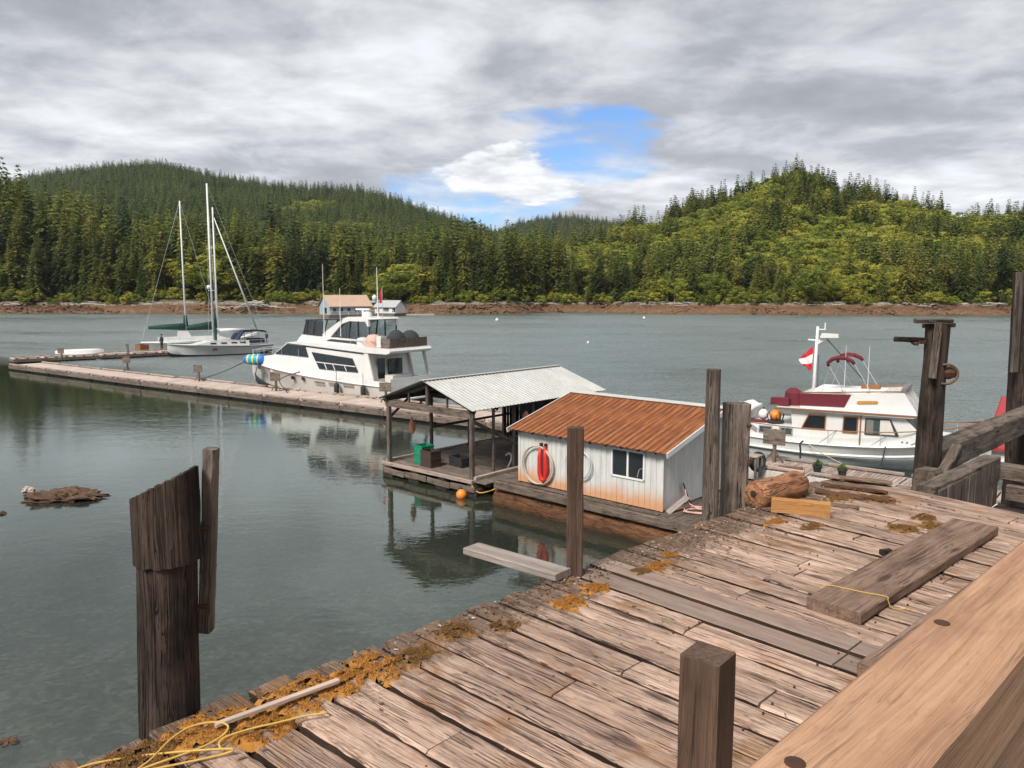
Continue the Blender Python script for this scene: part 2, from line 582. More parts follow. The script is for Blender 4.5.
def ground_mats():
    m, nt = new_mat('forest_floor')
    c = mix(nt, ramp(nt, noise_(nt, worldpos(nt), 0.09, 6, 0.65), [(0.35, 0.0), (0.65, 1.0)]), (0.020, 0.028, 0.010), (0.062, 0.068, 0.02))
    finish(nt, nd(nt, 'ShaderNodeBsdfPrincipled', None, Base_Color=c, Roughness=0.95).outputs[0])
    MAT['forest_floor'] = m
    # tidal shore: weed-brown below, bare orange rock, pale drift line on top
    m, nt = new_mat('tidal_rock')
    wp = worldpos(nt)
    z = nd(nt, 'ShaderNodeSeparateXYZ', None, Vector=wp).outputs[2]
    n = noise_(nt, mapping(nt, wp, (0.12, 0.4, 1.0)), 1.6, 6, 0.7)
    zz = math_(nt, 'ADD', z, math_(nt, 'MULTIPLY', math_(nt, 'SUBTRACT', n, 0.5), 2.6))
    zf = nd(nt, 'ShaderNodeMapRange', None, Value=zz, From_Min=-0.5, From_Max=4.6).outputs[0]
    c = ramp(nt, zf, [(0.05, (0.07, 0.050, 0.025)), (0.18, (0.16, 0.095, 0.045)), (0.34, (0.21, 0.105, 0.045)), (0.55, (0.15, 0.072, 0.032)),
                      (0.72, (0.19, 0.11, 0.06)), (0.86, (0.34, 0.30, 0.25)), (0.97, (0.10, 0.10, 0.04))])
    n2 = noise_(nt, mapping(nt, wp, (0.5, 1, 1)), 1.4, 6, 0.75)
    c = mix(nt, ramp(nt, n2, [(0.42, 0.0), (0.62, 0.75)]), c, (0.05, 0.032, 0.016))
    c = mix(nt, ramp(nt, noise_(nt, wp, 0.8, 4, 0.7), [(0.58, 0.0), (0.72, 0.6)]), c, (0.36, 0.27, 0.19))
    finish(nt, nd(nt, 'ShaderNodeBsdfPrincipled', None, Base_Color=c, Roughness=0.8, Normal=bump(nt, n2, 1.0, 0.6)).outputs[0])
    MAT['tidal_rock'] = m
    # seabed: gravel and weed
    m, nt = new_mat('seabed')
    wp = worldpos(nt)
    v = nd(nt, 'ShaderNodeTexVoronoi', None, Vector=wp, Scale=8.0)
    c = ramp(nt, v.outputs['Color'], [(0.15, (0.16, 0.115, 0.075)), (0.5, (0.42, 0.32, 0.225)), (0.85, (0.80, 0.68, 0.54))])
    c = mix(nt, ramp(nt, noise_(nt, wp, 0.9, 5, 0.65), [(0.42, 0.0), (0.62, 0.85)]), c, (0.13, 0.105, 0.06))
    finish(nt, nd(nt, 'ShaderNodeBsdfPrincipled', None, Base_Color=c, Roughness=0.9).outputs[0])
    MAT['seabed'] = m
    # water
    m, nt = new_mat('water')
    wp = worldpos(nt)
    sep = nd(nt, 'ShaderNodeSeparateXYZ', None, Vector=wp)
    # wind: the open inlet is ruffled, the lee of the floats is nearly calm
    lee = math_(nt, 'ADD', math_(nt, 'MULTIPLY', sep.outputs[0], -0.617), math_(nt, 'MULTIPLY', sep.outputs[1], -0.787))
    leef = nd(nt, 'ShaderNodeMapRange', {'interpolation_type': 'SMOOTHSTEP'}, Value=lee, From_Min=-37.0, From_Max=-27.5, To_Min=1.0, To_Max=0.034).outputs[0]
    patch = ramp(nt, noise_(nt, mapping(nt, wp, (0.010, 0.032, 1)), 1.0, 4, 0.6), [(0.38, 0.72), (0.6, 1.0)])
    cats = ramp(nt, noise_(nt, mapping(nt, wp, (0.10, 0.22, 1)), 1.0, 3, 0.5), [(0.35, 0.75), (0.6, 1.0)])
    w1 = noise_(nt, mapping(nt, wp, (0.8, 1.5, 1), (0, 0, 0), (0, 0, R(28))), 0.75, 3, 0.55)
    w2 = noise_(nt, mapping(nt, wp, (1.0, 1.7, 1), (4, 2, 0), (0, 0, R(-22))), 2.3, 3, 0.6)
    w3 = noise_(nt, wp, 0.22, 2, 0.5)
    hgt = math_(nt, 'ADD', math_(nt, 'MULTIPLY', w1, 0.55), math_(nt, 'ADD', math_(nt, 'MULTIPLY', w2, 0.40), math_(nt, 'MULTIPLY', w3, 0.16)))
    amp = math_(nt, 'MULTIPLY', math_(nt, 'MULTIPLY', leef, patch), cats)
    nrm = bump(nt, math_(nt, 'MULTIPLY', hgt, amp), 1.0, 0.42)
    rgh = nd(nt, 'ShaderNodeMapRange', None, Value=amp, From_Min=0.06, From_Max=0.9, To_Min=0.02, To_Max=0.40).outputs[0]
    fr = nd(nt, 'ShaderNodeFresnel', None, IOR=1.75, Normal=nrm).outputs[0]
    body = nd(nt, 'ShaderNodeBsdfDiffuse', None, Color=(0.096, 0.114, 0.088))
    clear = nd(nt, 'ShaderNodeBsdfTransparent', None, Color=(0.92, 0.97, 0.96))
    under = nd(nt, 'ShaderNodeMixShader', None, i0=0.24, i1=clear.outputs[0], i2=body.outputs[0])
    gl = nd(nt, 'ShaderNodeBsdfGlossy', None, Color=(0.92, 1.0, 0.965), Roughness=rgh, Normal=nrm)
    sh = nd(nt, 'ShaderNodeMixShader', None, i0=fr, i1=under.outputs[0], i2=gl.outputs[0])
    vol = nd(nt, 'ShaderNodeVolumeAbsorption', None, Color=(0.60, 0.72, 0.60), Density=0.22)
    finish(nt, sh.outputs[0], vol.outputs[0])
    MAT['water'] = m


ground_mats()


# ------------------------------------------------------------------ water and seabed
def build_water():
    m = MB()
    m.box((0, 1400, -7.0), (5200, 3600, 14.0))
    tag(m.build('water', MAT['water']), kind='structure')
    rows = []
    ys = [-398, -60, -20, 0, 4, 8, 12, 16, 20, 26, 34, 45, 70, 110, 180, 240, 300]
    xs = [-2590, -600, -200, -100, -60, -40, -30, -24, -18, -12, -8, -4, 0, 4, 8, 12, 20, 40, 80, 200, 600, 2590]
    for y in ys:
        row = []
        for x in xs:
            # beach shoals towards the near left
            d = 0.3 + max(0, (y - 12)) * 0.12 + max(0, x + 5) * 0.10
            d = min(d, 9.0) * (1 + 0.12 * noise.noise((x * 0.2, y * 0.2, 3)))
            row.append((x, y, -max(d, 0.3)))
        rows.append(row)
    tag(MB().grid(rows).build('seabed', MAT['seabed'], smooth=True), kind='structure')


build_water()

# ------------------------------------------------------------------ far shore, hills, forest
SKY_A = [(-260, 196), (-120, 188), (0, 180), (30, 178), (60, 190), (100, 197), (150, 204), (200, 208), (250, 220), (300, 227), (350, 234), (400, 232), (450, 232),
         (500, 236), (550, 233), (600, 222), (640, 212), (680, 199), (710, 188), (740, 182), (760, 171), (790, 163), (815, 165), (830, 179), (870, 183),
         (900, 190), (940, 200), (980, 203), (1010, 198), (1040, 200), (1150, 210), (1300, 224)]
DIST_A = [(-260, 360), (0, 350), (200, 370), (400, 400), (560, 470), (640, 520), (720, 500), (790, 480), (900, 470), (1024, 420), (1300, 400)]
FOOT_A = [(-260, 268), (0, 274), (300, 274), (470, 268), (510, 270), (545, 284), (600, 287), (640, 270), (760, 256), (900, 249), (1024, 246), (1300, 240)]
SKY_B = [(-300, 196), (-60, 190), (0, 182), (40, 172), (60, 168), (100, 163), (140, 159), (170, 159), (200, 167), (240, 174), (280, 180), (320, 182), (360, 183),
         (390, 190), (420, 202), (450, 212), (480, 222), (510, 232), (540, 241), (580, 250), (640, 262)]
SKY_C = [(430, 250), (470, 240), (500, 228), (520, 219), (550, 213), (570, 212), (600, 216), (620, 220), (650, 228), (700, 244), (760, 256)]


def interp(tab, x):
    if x <= tab[0][0]:
        return tab[0][1]
    for (a, b), (c, d) in zip(tab, tab[1:]):
        if x <= c:
            return b + (d - b) * (x - a) / (c - a)
    return tab[-1][1]


def tree_h(px):
    return interp([(0, 29), (300, 27), (540, 25), (620, 19), (760, 16), (1024, 19)], px)


def ground_a(px, s):
    """s 0 at the water's edge, 1 at the ridge; returns world point of the ground"""
    d0, d1 = interp(FOOT_A, px), interp(DIST_A, px)
    Y = d0 + (d1 - d0) * s
    top = at_y(px, interp(SKY_A, px), d1).z - tree_h(px) * 0.93
    sh = 14.0 / (d1 - d0)
    if s < sh:
        z = -1.2 + 5.2 * (s / sh)
    else:
        t = (s - sh) / (1 - sh)
        if t <= 1:
            z = 4 + (top - 4) * (0.25 * t + 0.75 * t * t * (3 - 2 * t)) if top > 30 else 4 + (top - 4) * t
        else:
            z = top - (t - 1) * (d1 - d0) * 0.35
    x = (px - 512) / FPX * 0.998 * Y
    if s >= sh:
        z += 1.5 * noise.noise((x * 0.03, Y * 0.03, 1.0))
    return Vector((x, Y, z))


def ground_far(px, s, tab, d0, d1, z0, th):
    Y = d0 + (d1 - d0) * s
    top = at_y(px, interp(tab, px), d1).z - th * 0.9
    t = s
    z = z0 + (top - z0) * (t ** 1.15) if t <= 1 else top - (t - 1) * (d1 - d0) * 0.4
    x = (px - 512) / FPX * 0.998 * Y
    if 0.05 < t:
        z += 5 * noise.noise((x * 0.006, Y * 0.006, 4.0)) * min(1, t * 3) * (1 if t < 0.9 else max(0.0, (1 - t) * 10))
    return Vector((x, Y, z))


D_B = [(-300, 1150), (170, 1120), (360, 1000), (520, 900), (640, 860)]


def ground_b(px, s):
    return ground_far(px, s, SKY_B, 420, interp(D_B, px), 12, 24)


def ground_c(px, s):
    return ground_far(px, s, SKY_C, 900, 1650, 14, 26)


def build_terrain():
    shore_rows, hill_rows = [], []
    pxs = [(-260 + 3 * i) for i in range(521)]
    for s_ in range(15):
        row = []
        for px in pxs:
            d0, d1 = interp(FOOT_A, px), interp(DIST_A, px)
            sh = 14.0 / (d1 - d0)
            s = sh * s_ / 13.0 - 0.02 * sh
            p = ground_a(px, s)
            k = 1.0 if 0 < s_ < 13 else 0.35
            p.z += k * (1.1 * noise.noise((p.x * 0.07, p.y * 0.25, 2)) + 0.75 * noise.noise((p.x * 0.35, p.y * 0.5, 8)))
            p.y += 6.5 * noise.noise((p.x * 0.022, 7.0, s_ * 0.06)) * max(0.0, 1 - s_ / 14) + 2.2 * noise.noise((p.x * 0.06, 7.0, s_ * 0.2)) + 0.8 * noise.noise((p.x * 0.22, 3.0, s_ * 0.4))
            row.append(p)
        shore_rows.append(row)
    tag(MB().grid(shore_rows).build('rocky_shore', MAT['tidal_rock'], smooth=True), kind='structure')
    for s_ in range(0, 34):
        row = []
        for px in pxs[::4]:
            d0, d1 = interp(FOOT_A, px), interp(DIST_A, px)
            sh = 12.5 / (d1 - d0)
            p = ground_a(px, sh + (1.35 - sh) * s_ / 33)
            if s_ == 0:
                p.z -= 1.0
            row.append(p)
        hill_rows.append(row)
    tag(MB().grid(hill_rows).build('near_hill', MAT['forest_floor'], smooth=True), kind='structure')
    rows = [[ground_b(px, 1.3 * j / 30) for px in range(-300, 660, 20)] for j in range(31)]
    tag(MB().grid(rows).build('far_hill', MAT['forest_floor'], smooth=True), kind='structure')
    rows = [[ground_c(px, 1.2 * j / 20) for px in range(430, 770, 15)] for j in range(21)]
    tag(MB().grid(rows).build('distant_hill', MAT['forest_floor'], smooth=True), kind='structure')


build_terrain()


# --- tree kinds (height 1, base at origin)
def conifer_crown(seed, whorls=30, spread=0.17, clumps=5, lean=0.0, base=0.05, ragged=0.35, cs=0.021):
    r = random.Random(seed)
    v, f = [], []

    def card(p, d, w, l, drop):
        d = Vector(d)
        s = Vector((-d.y, d.x, 0))
        s = s.normalized() if s.length > 1e-6 else Vector((1, 0, 0))
        s = (s + Vector((0, 0, r.uniform(-0.5, 0.5)))).normalized()
        o = len(v)
        e = p + d * l + Vector((0, 0, -drop))
        mid = p + d * l * 0.45 + Vector((0, 0, -drop * 0.15))
        v.extend([tuple(p), tuple(mid + s * w), tuple(e), tuple(mid - s * w)])
        f.append((o, o + 1, o + 2))
        f.append((o, o + 2, o + 3))

    for i in range(whorls):
        t = i / (whorls - 1)
        z = base + (0.985 - base) * t
        rad = spread * ((1 - t) ** 1.0) * (1 - 0.30 * max(0, 0.15 - t) / 0.15) + 0.016
        gap = 1.0 - ragged * 0.5 + ragged * noise.noise((z * 9, seed * 3.7, 0))
        nb = 7 if t < 0.6 else 5
        a0 = r.random() * 6.28
        for b in range(nb):
            a = a0 + 6.283 * b / nb + r.uniform(-0.35, 0.35)
            side = 1 + 0.25 * noise.noise((math.cos(a) * 1.3, math.sin(a) * 1.3, z * 4 + seed))
            L = rad * gap * side * r.uniform(0.65, 1.15)
            if r.random() < 0.06:
                continue
            d = Vector((math.cos(a), math.sin(a), 0))
            zz = z + r.uniform(-0.012, 0.012)
            nc = max(2, int(clumps * (L / spread) + 1.5))
            for k in range(nc):
                u = (k + r.uniform(0.3, 0.9)) / nc
                p = Vector((0, 0, zz)) + d * (L * u * 0.8) + Vector((0, 0, 0.10 * L * u - 0.42 * L * u * u))
                p += Vector((r.uniform(-1, 1), r.uniform(-1, 1), r.uniform(-1, 1))) * 0.006
                a2 = a + r.uniform(-0.8, 0.8)
                q = cs * min(1.0, 0.42 + 1.4 * rad / spread)
                card(p, (math.cos(a2), math.sin(a2), 0), q * r.uniform(0.45, 0.85), q * r.uniform(1.1, 2.0), q * r.uniform(0.2, 1.0))
    # leader
    card(Vector((0, 0, 0.96)), (0.1, 0, 1), 0.004, 0.04, 0)
    card(Vector((0, 0, 0.96)), (0, 0.1, 1), 0.004, 0.04, 0)
    return v, f


def leafy_crown(seed, clusters=26, per=46, rx=0.36, rz=0.36, cz=0.60, ls=0.034):
    r = random.Random(seed)
    v, f = [], []
    for i in range(clusters):
        while True:
            q = Vector((r.uniform(-1, 1), r.uniform(-1, 1), r.uniform(-1, 1)))
            if 0.25 < q.length < 1:
                break
        c = Vector((q.x * rx, q.y * rx, cz + q.z * rz))
        cr = r.uniform(0.09, 0.17)
        for k in range(per):
            d = Vector((r.gauss(0, 1), r.gauss(0, 1), r.gauss(0.25, 0.9))).normalized()
            p = c + Vector((d.x, d.y, d.z * 0.75)) * cr * r.uniform(0.6, 1.05)
            a = d.cross(Vector((r.uniform(-1, 1), r.uniform(-1, 1), r.uniform(-1, 1)))).normalized()
            b = d.cross(a) + d * r.uniform(-0.5, 0.5)
            s = ls * r.uniform(0.5, 1.0)
            o = len(v)
            v.extend([tuple(p + a * s), tuple(p + b * s * 0.7), tuple(p - a * s), tuple(p - b * s * 0.7)])
            f.append((o, o + 1, o + 2, o + 3))
    return v, f


def trunk_mesh(seed, h, r0, limbs, mat):
    r = random.Random(seed)
    m = MB()
    m.tube([(0, 0, -0.03), (r.uniform(-.004, .004), 0, h * 0.4), (0, 0, h)], [r0, r0 * 0.65, r0 * 0.12], 6)
    for i in range(limbs):
        z = r.uniform(0.25, 0.75) * h
        a = r.random() * 6.28
        d = Vector((math.cos(a), math.sin(a), 0))
        m.tube([(0, 0, z), d * 0.10 + Vector((0, 0, z + 0.04)), d * 0.2 + Vector((0, 0, z + 0.12))], [r0 * 0.35, r0 * 0.2, r0 * 0.08], 4, False)
    return m.mesh('trunk', mat)


def crown_mesh(vf, mat):
    me = bpy.data.meshes.new('crown')
    me.from_pydata(vf[0], [], vf[1])
    me.materials.append(mat)
    return me


CON = []      # (crown mesh, trunk mesh)
for k, (wh, sp, cl, rg) in enumerate([(40, .23, 12, .35), (36, .26, 12, .6), (44, .19, 11, .45), (34, .27, 12, .8), (38, .21, 11, 1.0), (38, .24, 12, .3)]):
    CON.append((crown_mesh(conifer_crown(11 + k, wh, sp, cl, ragged=rg), MAT['conifer']), trunk_mesh(k, 0.97, 0.011, 6, MAT['bark'])))
ALD = []
for k in range(4):
    ALD.append((crown_mesh(leafy_crown(40 + k, 24 + 3 * k, 60, .34 + .03 * k, .34, .58), MAT['alder']), trunk_mesh(60 + k, 0.75, 0.014, 7, MAT['bark_pale'])))


def build_forest():
    r = random.Random(3)
    cand = []
    # near hill: jittered positions over real ground area
    for row in range(70):
        Y = 258 + row * 4.6
        x = -430.0
        while x < 430:
            xx, yy = x + r.uniform(-2.2, 2.2), Y + r.uniform(-2.2, 2.2)
            x += 5.0
            px = 512 + FPX * xx / (0.998 * yy)
            if not -240 < px < 1290:
                continue
            d0, d1 = interp(FOOT_A, px), interp(DIST_A, px)
            s = (yy - d0) / (d1 - d0)
            if s < 15.5 / (d1 - d0) or s > 1.12:
                continue
            p = ground_a(px, s)
            front = (yy - d0) - 15
            if s > 0.8 and noise.noise((xx * 0.05, yy * 0.02, 31.0)) < -0.12:
                continue
            if r.random() < 0.12:
                continue
            leafy = noise.noise((xx * 0.022, yy * 0.022, 9.0)) + 0.75 * noise.noise((xx * 0.085, yy * 0.085, 2.0))
            right = px > 575
            bias = 0.10 if right else (-0.40 if front < 40 else 0.0)
            if right and front < 30:
                bias = -0.05
            if px > 905 and front < 140:
                bias -= 0.12
            if 655 < px < 735 and front < 14:
                bias = 0.5
            if s > 0.9 and right:
                bias -= 0.2
            isleaf = leafy + bias > 0
            h = tree_h(px) * (r.uniform(0.66, 1.14)) * (1 + 0.22 * noise.noise((xx * 0.045, yy * 0.045, 14.0)))
            if s > 0.86 and r.random() < 0.18:
                h *= 1.12
            if isleaf:
                h *= 0.66 if front > 14 else 0.6
            elif right and front < 60:
                h *= 1.05
            if front < 5 and not right:
                h *= 0.72
            cand.append((front if -120 < px < 1140 else 999, p, h, isleaf, px))
    cand.sort(key=lambda c: c[0])
    single, rest = [], []
    nconi = nleaf = 0
    for c in cand:
        inframe = 0 <= c[4] <= 1024
        if inframe and c[3] and nleaf < 70:
            nleaf += 1
            single.append(c)
        elif inframe and not c[3] and nconi < 230:
            nconi += 1
            single.append(c)
        else:
            rest.append(c)

    def zone(px):
        for lim, txt in ((170, 'left of the sailboat masts'), (300, 'between the sailboat masts and the orange roofed shore house'),
                         (425, 'behind the two shore houses'), (545, 'between the shore houses and the small side cove'),
                         (780, 'below the left flank of the right hill'), (2000, 'at the right end of the far shore')):
            if px < lim:
                return txt

    for i, (fr, p, h, leaf, px) in enumerate(single):
        cm, tm = (ALD if leaf else CON)[r.randrange(4 if leaf else 6)]
        zt = zone(px)
        if leaf:
            o = thing('leafy_tree', 'rounded yellow green leafy tree ' + zt, 'tree', group='leafy shore trees ' + zt)
        else:
            o = thing('conifer_tree', 'dark front row conifer ' + zt, 'tree', group='front conifers ' + zt)
        o.location = p
        o.rotation_euler = (r.uniform(-.03, .03), r.uniform(-.03, .03), r.random() * 6.28)
        w = h * r.uniform(0.95, 1.65) * (1.15 if leaf else 1.0)
        o.scale = (w, w, h)
        link('crown', cm, o)
        link('trunk', tm, o)
    # the wood behind, one mass per hill
    pts_a = [(p, h, leaf) for _, p, h, leaf, _ in rest]
    for _ in range(520):
        px = r.uniform(-120, 1140)
        d0, d1 = interp(FOOT_A, px), interp(DIST_A, px)
        off = r.uniform(11.5, 19.0) + 3.0 * noise.noise((px * 0.02, 3.0, 0.0))
        p = ground_a(px, off / (d1 - d0))
        pts_a.append((p - Vector((0, 0, 0.6)), r.uniform(2.2, 6.0), r.random() < 0.62))
    pts_b = []
    for row in range(115):
        Y = 425 + row * 6.6
        x = -800.0
        while x < 120:
            xx, yy = x + r.uniform(-3, 3), Y + r.uniform(-3, 3)
            x += 6.4
            px = 512 + FPX * xx / (0.998 * yy)
            if not -160 < px < 640:
                continue
            s = (yy - 420) / (interp(D_B, px) - 420)
            if s > 1.05 or s < 0:
                continue
            p = ground_b(px, s)
            leaf = noise.noise((xx * 0.012, yy * 0.012, 5.0)) > (-0.02 if s < 0.25 else 0.42)
            pts_b.append((p, 21 * r.uniform(0.7, 1.2) * (0.8 if leaf else 1), leaf))
    pts_c = []
    for row in range(70):
        Y = 1050 + row * 9.0
        x = -160.0
        while x < 420:
            xx, yy = x + r.uniform(-4, 4), Y + r.uniform(-4, 4)
            x += 9
            px = 512 + FPX * xx / (0.998 * yy)
            if not 440 < px < 760:
                continue
            s = (yy - 900) / 750
            if s > 1.04:
                continue
            pts_c.append((ground_c(px, s), 24 * r.uniform(0.7, 1.2), False))

    def source(lowmat, tag_):
        c = []
        for k in range(4):
            v, f = conifer_crown(80 + k, 18, (.23, .20, .26, .22)[k], 6, ragged=(.3, .5, .4, .7)[k], cs=0.046)
            c.append(bpy.data.objects.new('forest_conifer', crown_mesh((v, f), lowmat)))
        for k in range(2):
            v, f = leafy_crown(90 + k, 20, 34, .36, .34, .52, 0.05)
            c.append(bpy.data.objects.new('forest_leafy_tree', crown_mesh((v, f), MAT['alder'])))
        return c

    def forest(name, label, pts, src):
        me = bpy.data.meshes.new(name)
        me.from_pydata([tuple(p) for p, _, _ in pts], [], [])
        me.attributes.new('tscale', 'FLOAT_VECTOR', 'POINT')
        me.attributes.new('tindex', 'INT', 'POINT')
        me.attributes.new('trot', 'FLOAT_VECTOR', 'POINT')
        S, I, T = [], [], []
        for p, h, leaf in pts:
            w = h * r.uniform(0.85, 1.25) * (1.2 if leaf else 1.0)
            S += [w, w, h]
            I.append(r.randrange(4, 6) if leaf else r.randrange(0, 4))
            T += [r.uniform(-.03, .03), r.uniform(-.03, .03), r.random() * 6.28]
        me.attributes['tscale'].data.foreach_set('vector', S)
        me.attributes['tindex'].data.foreach_set('value', I)
        me.attributes['trot'].data.foreach_set('vector', T)
        o = link(name, me)
        tag(o, label, 'forest', kind='stuff')
        ng = bpy.data.node_groups.new(name, 'GeometryNodeTree')
        ng.interface.new_socket('Geometry', in_out='INPUT', socket_type='NodeSocketGeometry')
        ng.interface.new_socket('Geometry', in_out='OUTPUT', socket_type='NodeSocketGeometry')
        gi, go = ng.nodes.new('NodeGroupInput'), ng.nodes.new('NodeGroupOutput')
        jn = ng.nodes.new('GeometryNodeJoinGeometry')
        for so in reversed(src):        # the join lists its inputs last-linked first
            oi = ng.nodes.new('GeometryNodeObjectInfo')
            oi.inputs['Object'].default_value = so
            gt = ng.nodes.new('GeometryNodeGeometryToInstance')
            ng.links.new(oi.outputs['Geometry'], gt.inputs[0])
            ng.links.new(gt.outputs[0], jn.inputs[0])
        ip = ng.nodes.new('GeometryNodeInstanceOnPoints')
        ip.inputs['Pick Instance'].default_value = True

        def attr(nm, dt):
            a = ng.nodes.new('GeometryNodeInputNamedAttribute')
            a.data_type = dt
            a.inputs['Name'].default_value = nm
            return [s for s in a.outputs if s.enabled][0]
        e2r = ng.nodes.new('FunctionNodeEulerToRotation')
        ng.links.new(attr('trot', 'FLOAT_VECTOR'), e2r.inputs[0])
        ng.links.new(gi.outputs[0], ip.inputs['Points'])
        ng.links.new(jn.outputs[0], ip.inputs['Instance'])
        ng.links.new(attr('tindex', 'INT'), ip.inputs['Instance Index'])
        ng.links.new(e2r.outputs[0], ip.inputs['Rotation'])
        ng.links.new(attr('tscale', 'FLOAT_VECTOR'), ip.inputs['Scale'])
        ng.links.new(ip.outputs[0], go.inputs[0])
        md = o.modifiers.new('forest', 'NODES')
        md.node_group = ng

    sa = source(MAT['conifer'], 'near')
    sb = source(MAT['conifer_far'], 'far')
    forest('hillside_forest', 'mixed conifer and leafy wood covering the hill behind the far shore', pts_a, sa)
    forest('far_hill_forest', 'dark conifer wood covering the long hill at the upper left', pts_b, sb)
    forest('distant_forest', 'conifer wood on the small blue green hill in the gap', pts_c, sb)
    print('trees', len(single), len(pts_a), len(pts_b), len(pts_c))


build_forest()

# ================================================================== PIER
DECK_Z = 5.35
U = Vector((math.sin(R(46)), math.cos(R(46)), 0))      # along the pier edge, away from the camera
V = Vector((math.cos(R(46)), -math.sin(R(46)), 0))     # across the pier, to the right
O_P = Vector((-1.60, 2.57, DECK_Z))
ROT_P = math.atan2(U.y, U.x)


def uv(u, v, z=0.0):           # pier-local coordinates: x along the edge, y = -v
    return Vector((u, -v, z))


def uvw(u, v, z=0.0):          # world
    return O_P + U * u + V * v + Vector((0, 0, z))


PIER = thing('pier', 'weathered brown plank pier deck with orange moss in the foreground', 'pier', O_P, ROT_P)


def deck_extra(nt, base, hgt):
    """lichen, rot and litter towards the open edge of the pier, orange-brown algae film in places"""
    oc = nd(nt, 'ShaderNodeTexCoord', {'object': PIER}).outputs['Object']
    s = nd(nt, 'ShaderNodeSeparateXYZ', None, Vector=oc)
    v = math_(nt, 'MULTIPLY', s.outputs[1], -1.0)
    n = noise_(nt, oc, 7.0, 6, 0.7)
    n2 = noise_(nt, oc, 2.1, 4, 0.6)
    n3 = noise_(nt, oc, 26.0, 4, 0.7)
    edge = nd(nt, 'ShaderNodeMapRange', None, Value=v, From_Min=0.02, From_Max=0.75, To_Min=0.30, To_Max=-0.22).outputs[0]
    e = math_(nt, 'ADD', edge, math_(nt, 'ADD', math_(nt, 'MULTIPLY', n, 0.55), math_(nt, 'MULTIPLY', n3, 0.35)))
    em = ramp(nt, e, [(0.52, 0.0), (0.66, 1.0)])
    base = mix(nt, math_(nt, 'MULTIPLY', em, 0.72), base, mix(nt, n3, (0.030, 0.018, 0.010), (0.20, 0.125, 0.075)))
    film = ramp(nt, math_(nt, 'ADD', n2, math_(nt, 'MULTIPLY', n, 0.3)), [(0.70, 0.0), (0.82, 0.55)])
    base = mix(nt, film, base, (0.26, 0.115, 0.028))
    wht = ramp(nt, noise_(nt, oc, 11.0, 5, 0.75), [(0.60, 0.0), (0.70, 0.5)])
    base = mix(nt, math_(nt, 'MULTIPLY', wht, ramp(nt, v, [(0.0, 1.0), (0.3, 0.0)])), base, (0.50, 0.46, 0.40))
    return base, math_(nt, 'ADD', hgt, math_(nt, 'MULTIPLY', em, math_(nt, 'MULTIPLY', n3, 1.5)))


wood('deck_wood', (0.62, 0.445, 0.345), (0.46, 0.305, 0.225), (0.165, 0.096, 0.068), 12, 0.85, 1.0, 1.0, 0.42, extra=deck_extra, tone=0.22)
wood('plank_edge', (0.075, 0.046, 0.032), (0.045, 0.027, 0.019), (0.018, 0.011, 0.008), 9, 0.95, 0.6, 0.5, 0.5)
wood('deck_grey', (0.33, 0.245, 0.20), (0.27, 0.195, 0.155), (0.17, 0.115, 0.09), 9, 0.85, 0.35, 0.4, 0.3, tone=0.12)
wood('rail_wood', (0.51, 0.305, 0.19), (0.41, 0.23, 0.135), (0.25, 0.13, 0.07), 13, 0.75, 0.3, 0.5, 0.28, tone=0.05)
wood('pile_dark', (0.098, 0.068, 0.053), (0.038, 0.025, 0.020), (0.007, 0.005, 0.004), 10, 0.85, 1.0, 1.0, 0.7)
wood('pile_grey', (0.24, 0.195, 0.16), (0.135, 0.102, 0.082), (0.042, 0.030, 0.024), 8, 0.88, 0.9, 0.9, 0.5)
wood('post_brown', (0.155, 0.098, 0.068), (0.092, 0.054, 0.037), (0.034, 0.020, 0.014), 9, 0.7, 0.5, 0.5, 0.4)
wood('timber_grey', (0.24, 0.185, 0.15), (0.135, 0.10, 0.08), (0.042, 0.03, 0.024), 8, 0.88, 0.9, 0.9, 0.6, green=(0.16, 0.14, 0.10))
wood('plank_loose', (0.30, 0.20, 0.145), (0.22, 0.14, 0.098), (0.10, 0.060, 0.042), 10, 0.85, 0.7, 0.7, 0.6)
wood('plank_silver', (0.46, 0.40, 0.36), (0.37, 0.31, 0.275), (0.22, 0.175, 0.15), 9, 0.85, 0.4, 0.5, 0.3)
wood('lumber_orange', (0.52, 0.27, 0.095), (0.42, 0.20, 0.07), (0.24, 0.11, 0.04), 7, 0.8, 0.4, 0.5, 0.3)
wood('log_orange', (0.56, 0.29, 0.155), (0.42, 0.185, 0.085), (0.17, 0.07, 0.035), 4, 0.75, 0.9, 0.8, 0.5)
wood('batten', (0.62, 0.49, 0.40), (0.52, 0.39, 0.31), (0.36, 0.26, 0.2), 9, 0.8, 0.3, 0.2, 0.1)
wood('dock_wood', (0.50, 0.40, 0.335), (0.385, 0.30, 0.25), (0.21, 0.155, 0.125), 6, 0.85, 0.4, 0.4, 0.4)
wood('dock_side', (0.26, 0.21, 0.17), (0.165, 0.125, 0.098), (0.06, 0.045, 0.036), 5, 0.85, 0.7, 0.8, 0.6)
wood('float_log', (0.20, 0.092, 0.042), (0.105, 0.047, 0.023), (0.03, 0.016, 0.010), 3, 0.8, 0.9, 0.8, 0.6)
paint('moss', (0.40, 0.175, 0.03), 0.95, 0.85, (0.15, 0.07, 0.018), 11, streak=False, bmp=0.8)
paint('moss_brown', (0.21, 0.105, 0.028), 0.95, 0.7, (0.10, 0.055, 0.018), 22, streak=False, bmp=0.8)
paint('rope_yellow', (0.60, 0.37, 0.085), 0.7, 0.35, (0.3, 0.18, 0.05), 30, streak=False)
paint('rope_pale', (0.50, 0.42, 0.33), 0.8, 0.4, (0.25, 0.2, 0.15), 20, streak=False)
paint('rope_dark', (0.03, 0.03, 0.032), 0.8, 0.2)
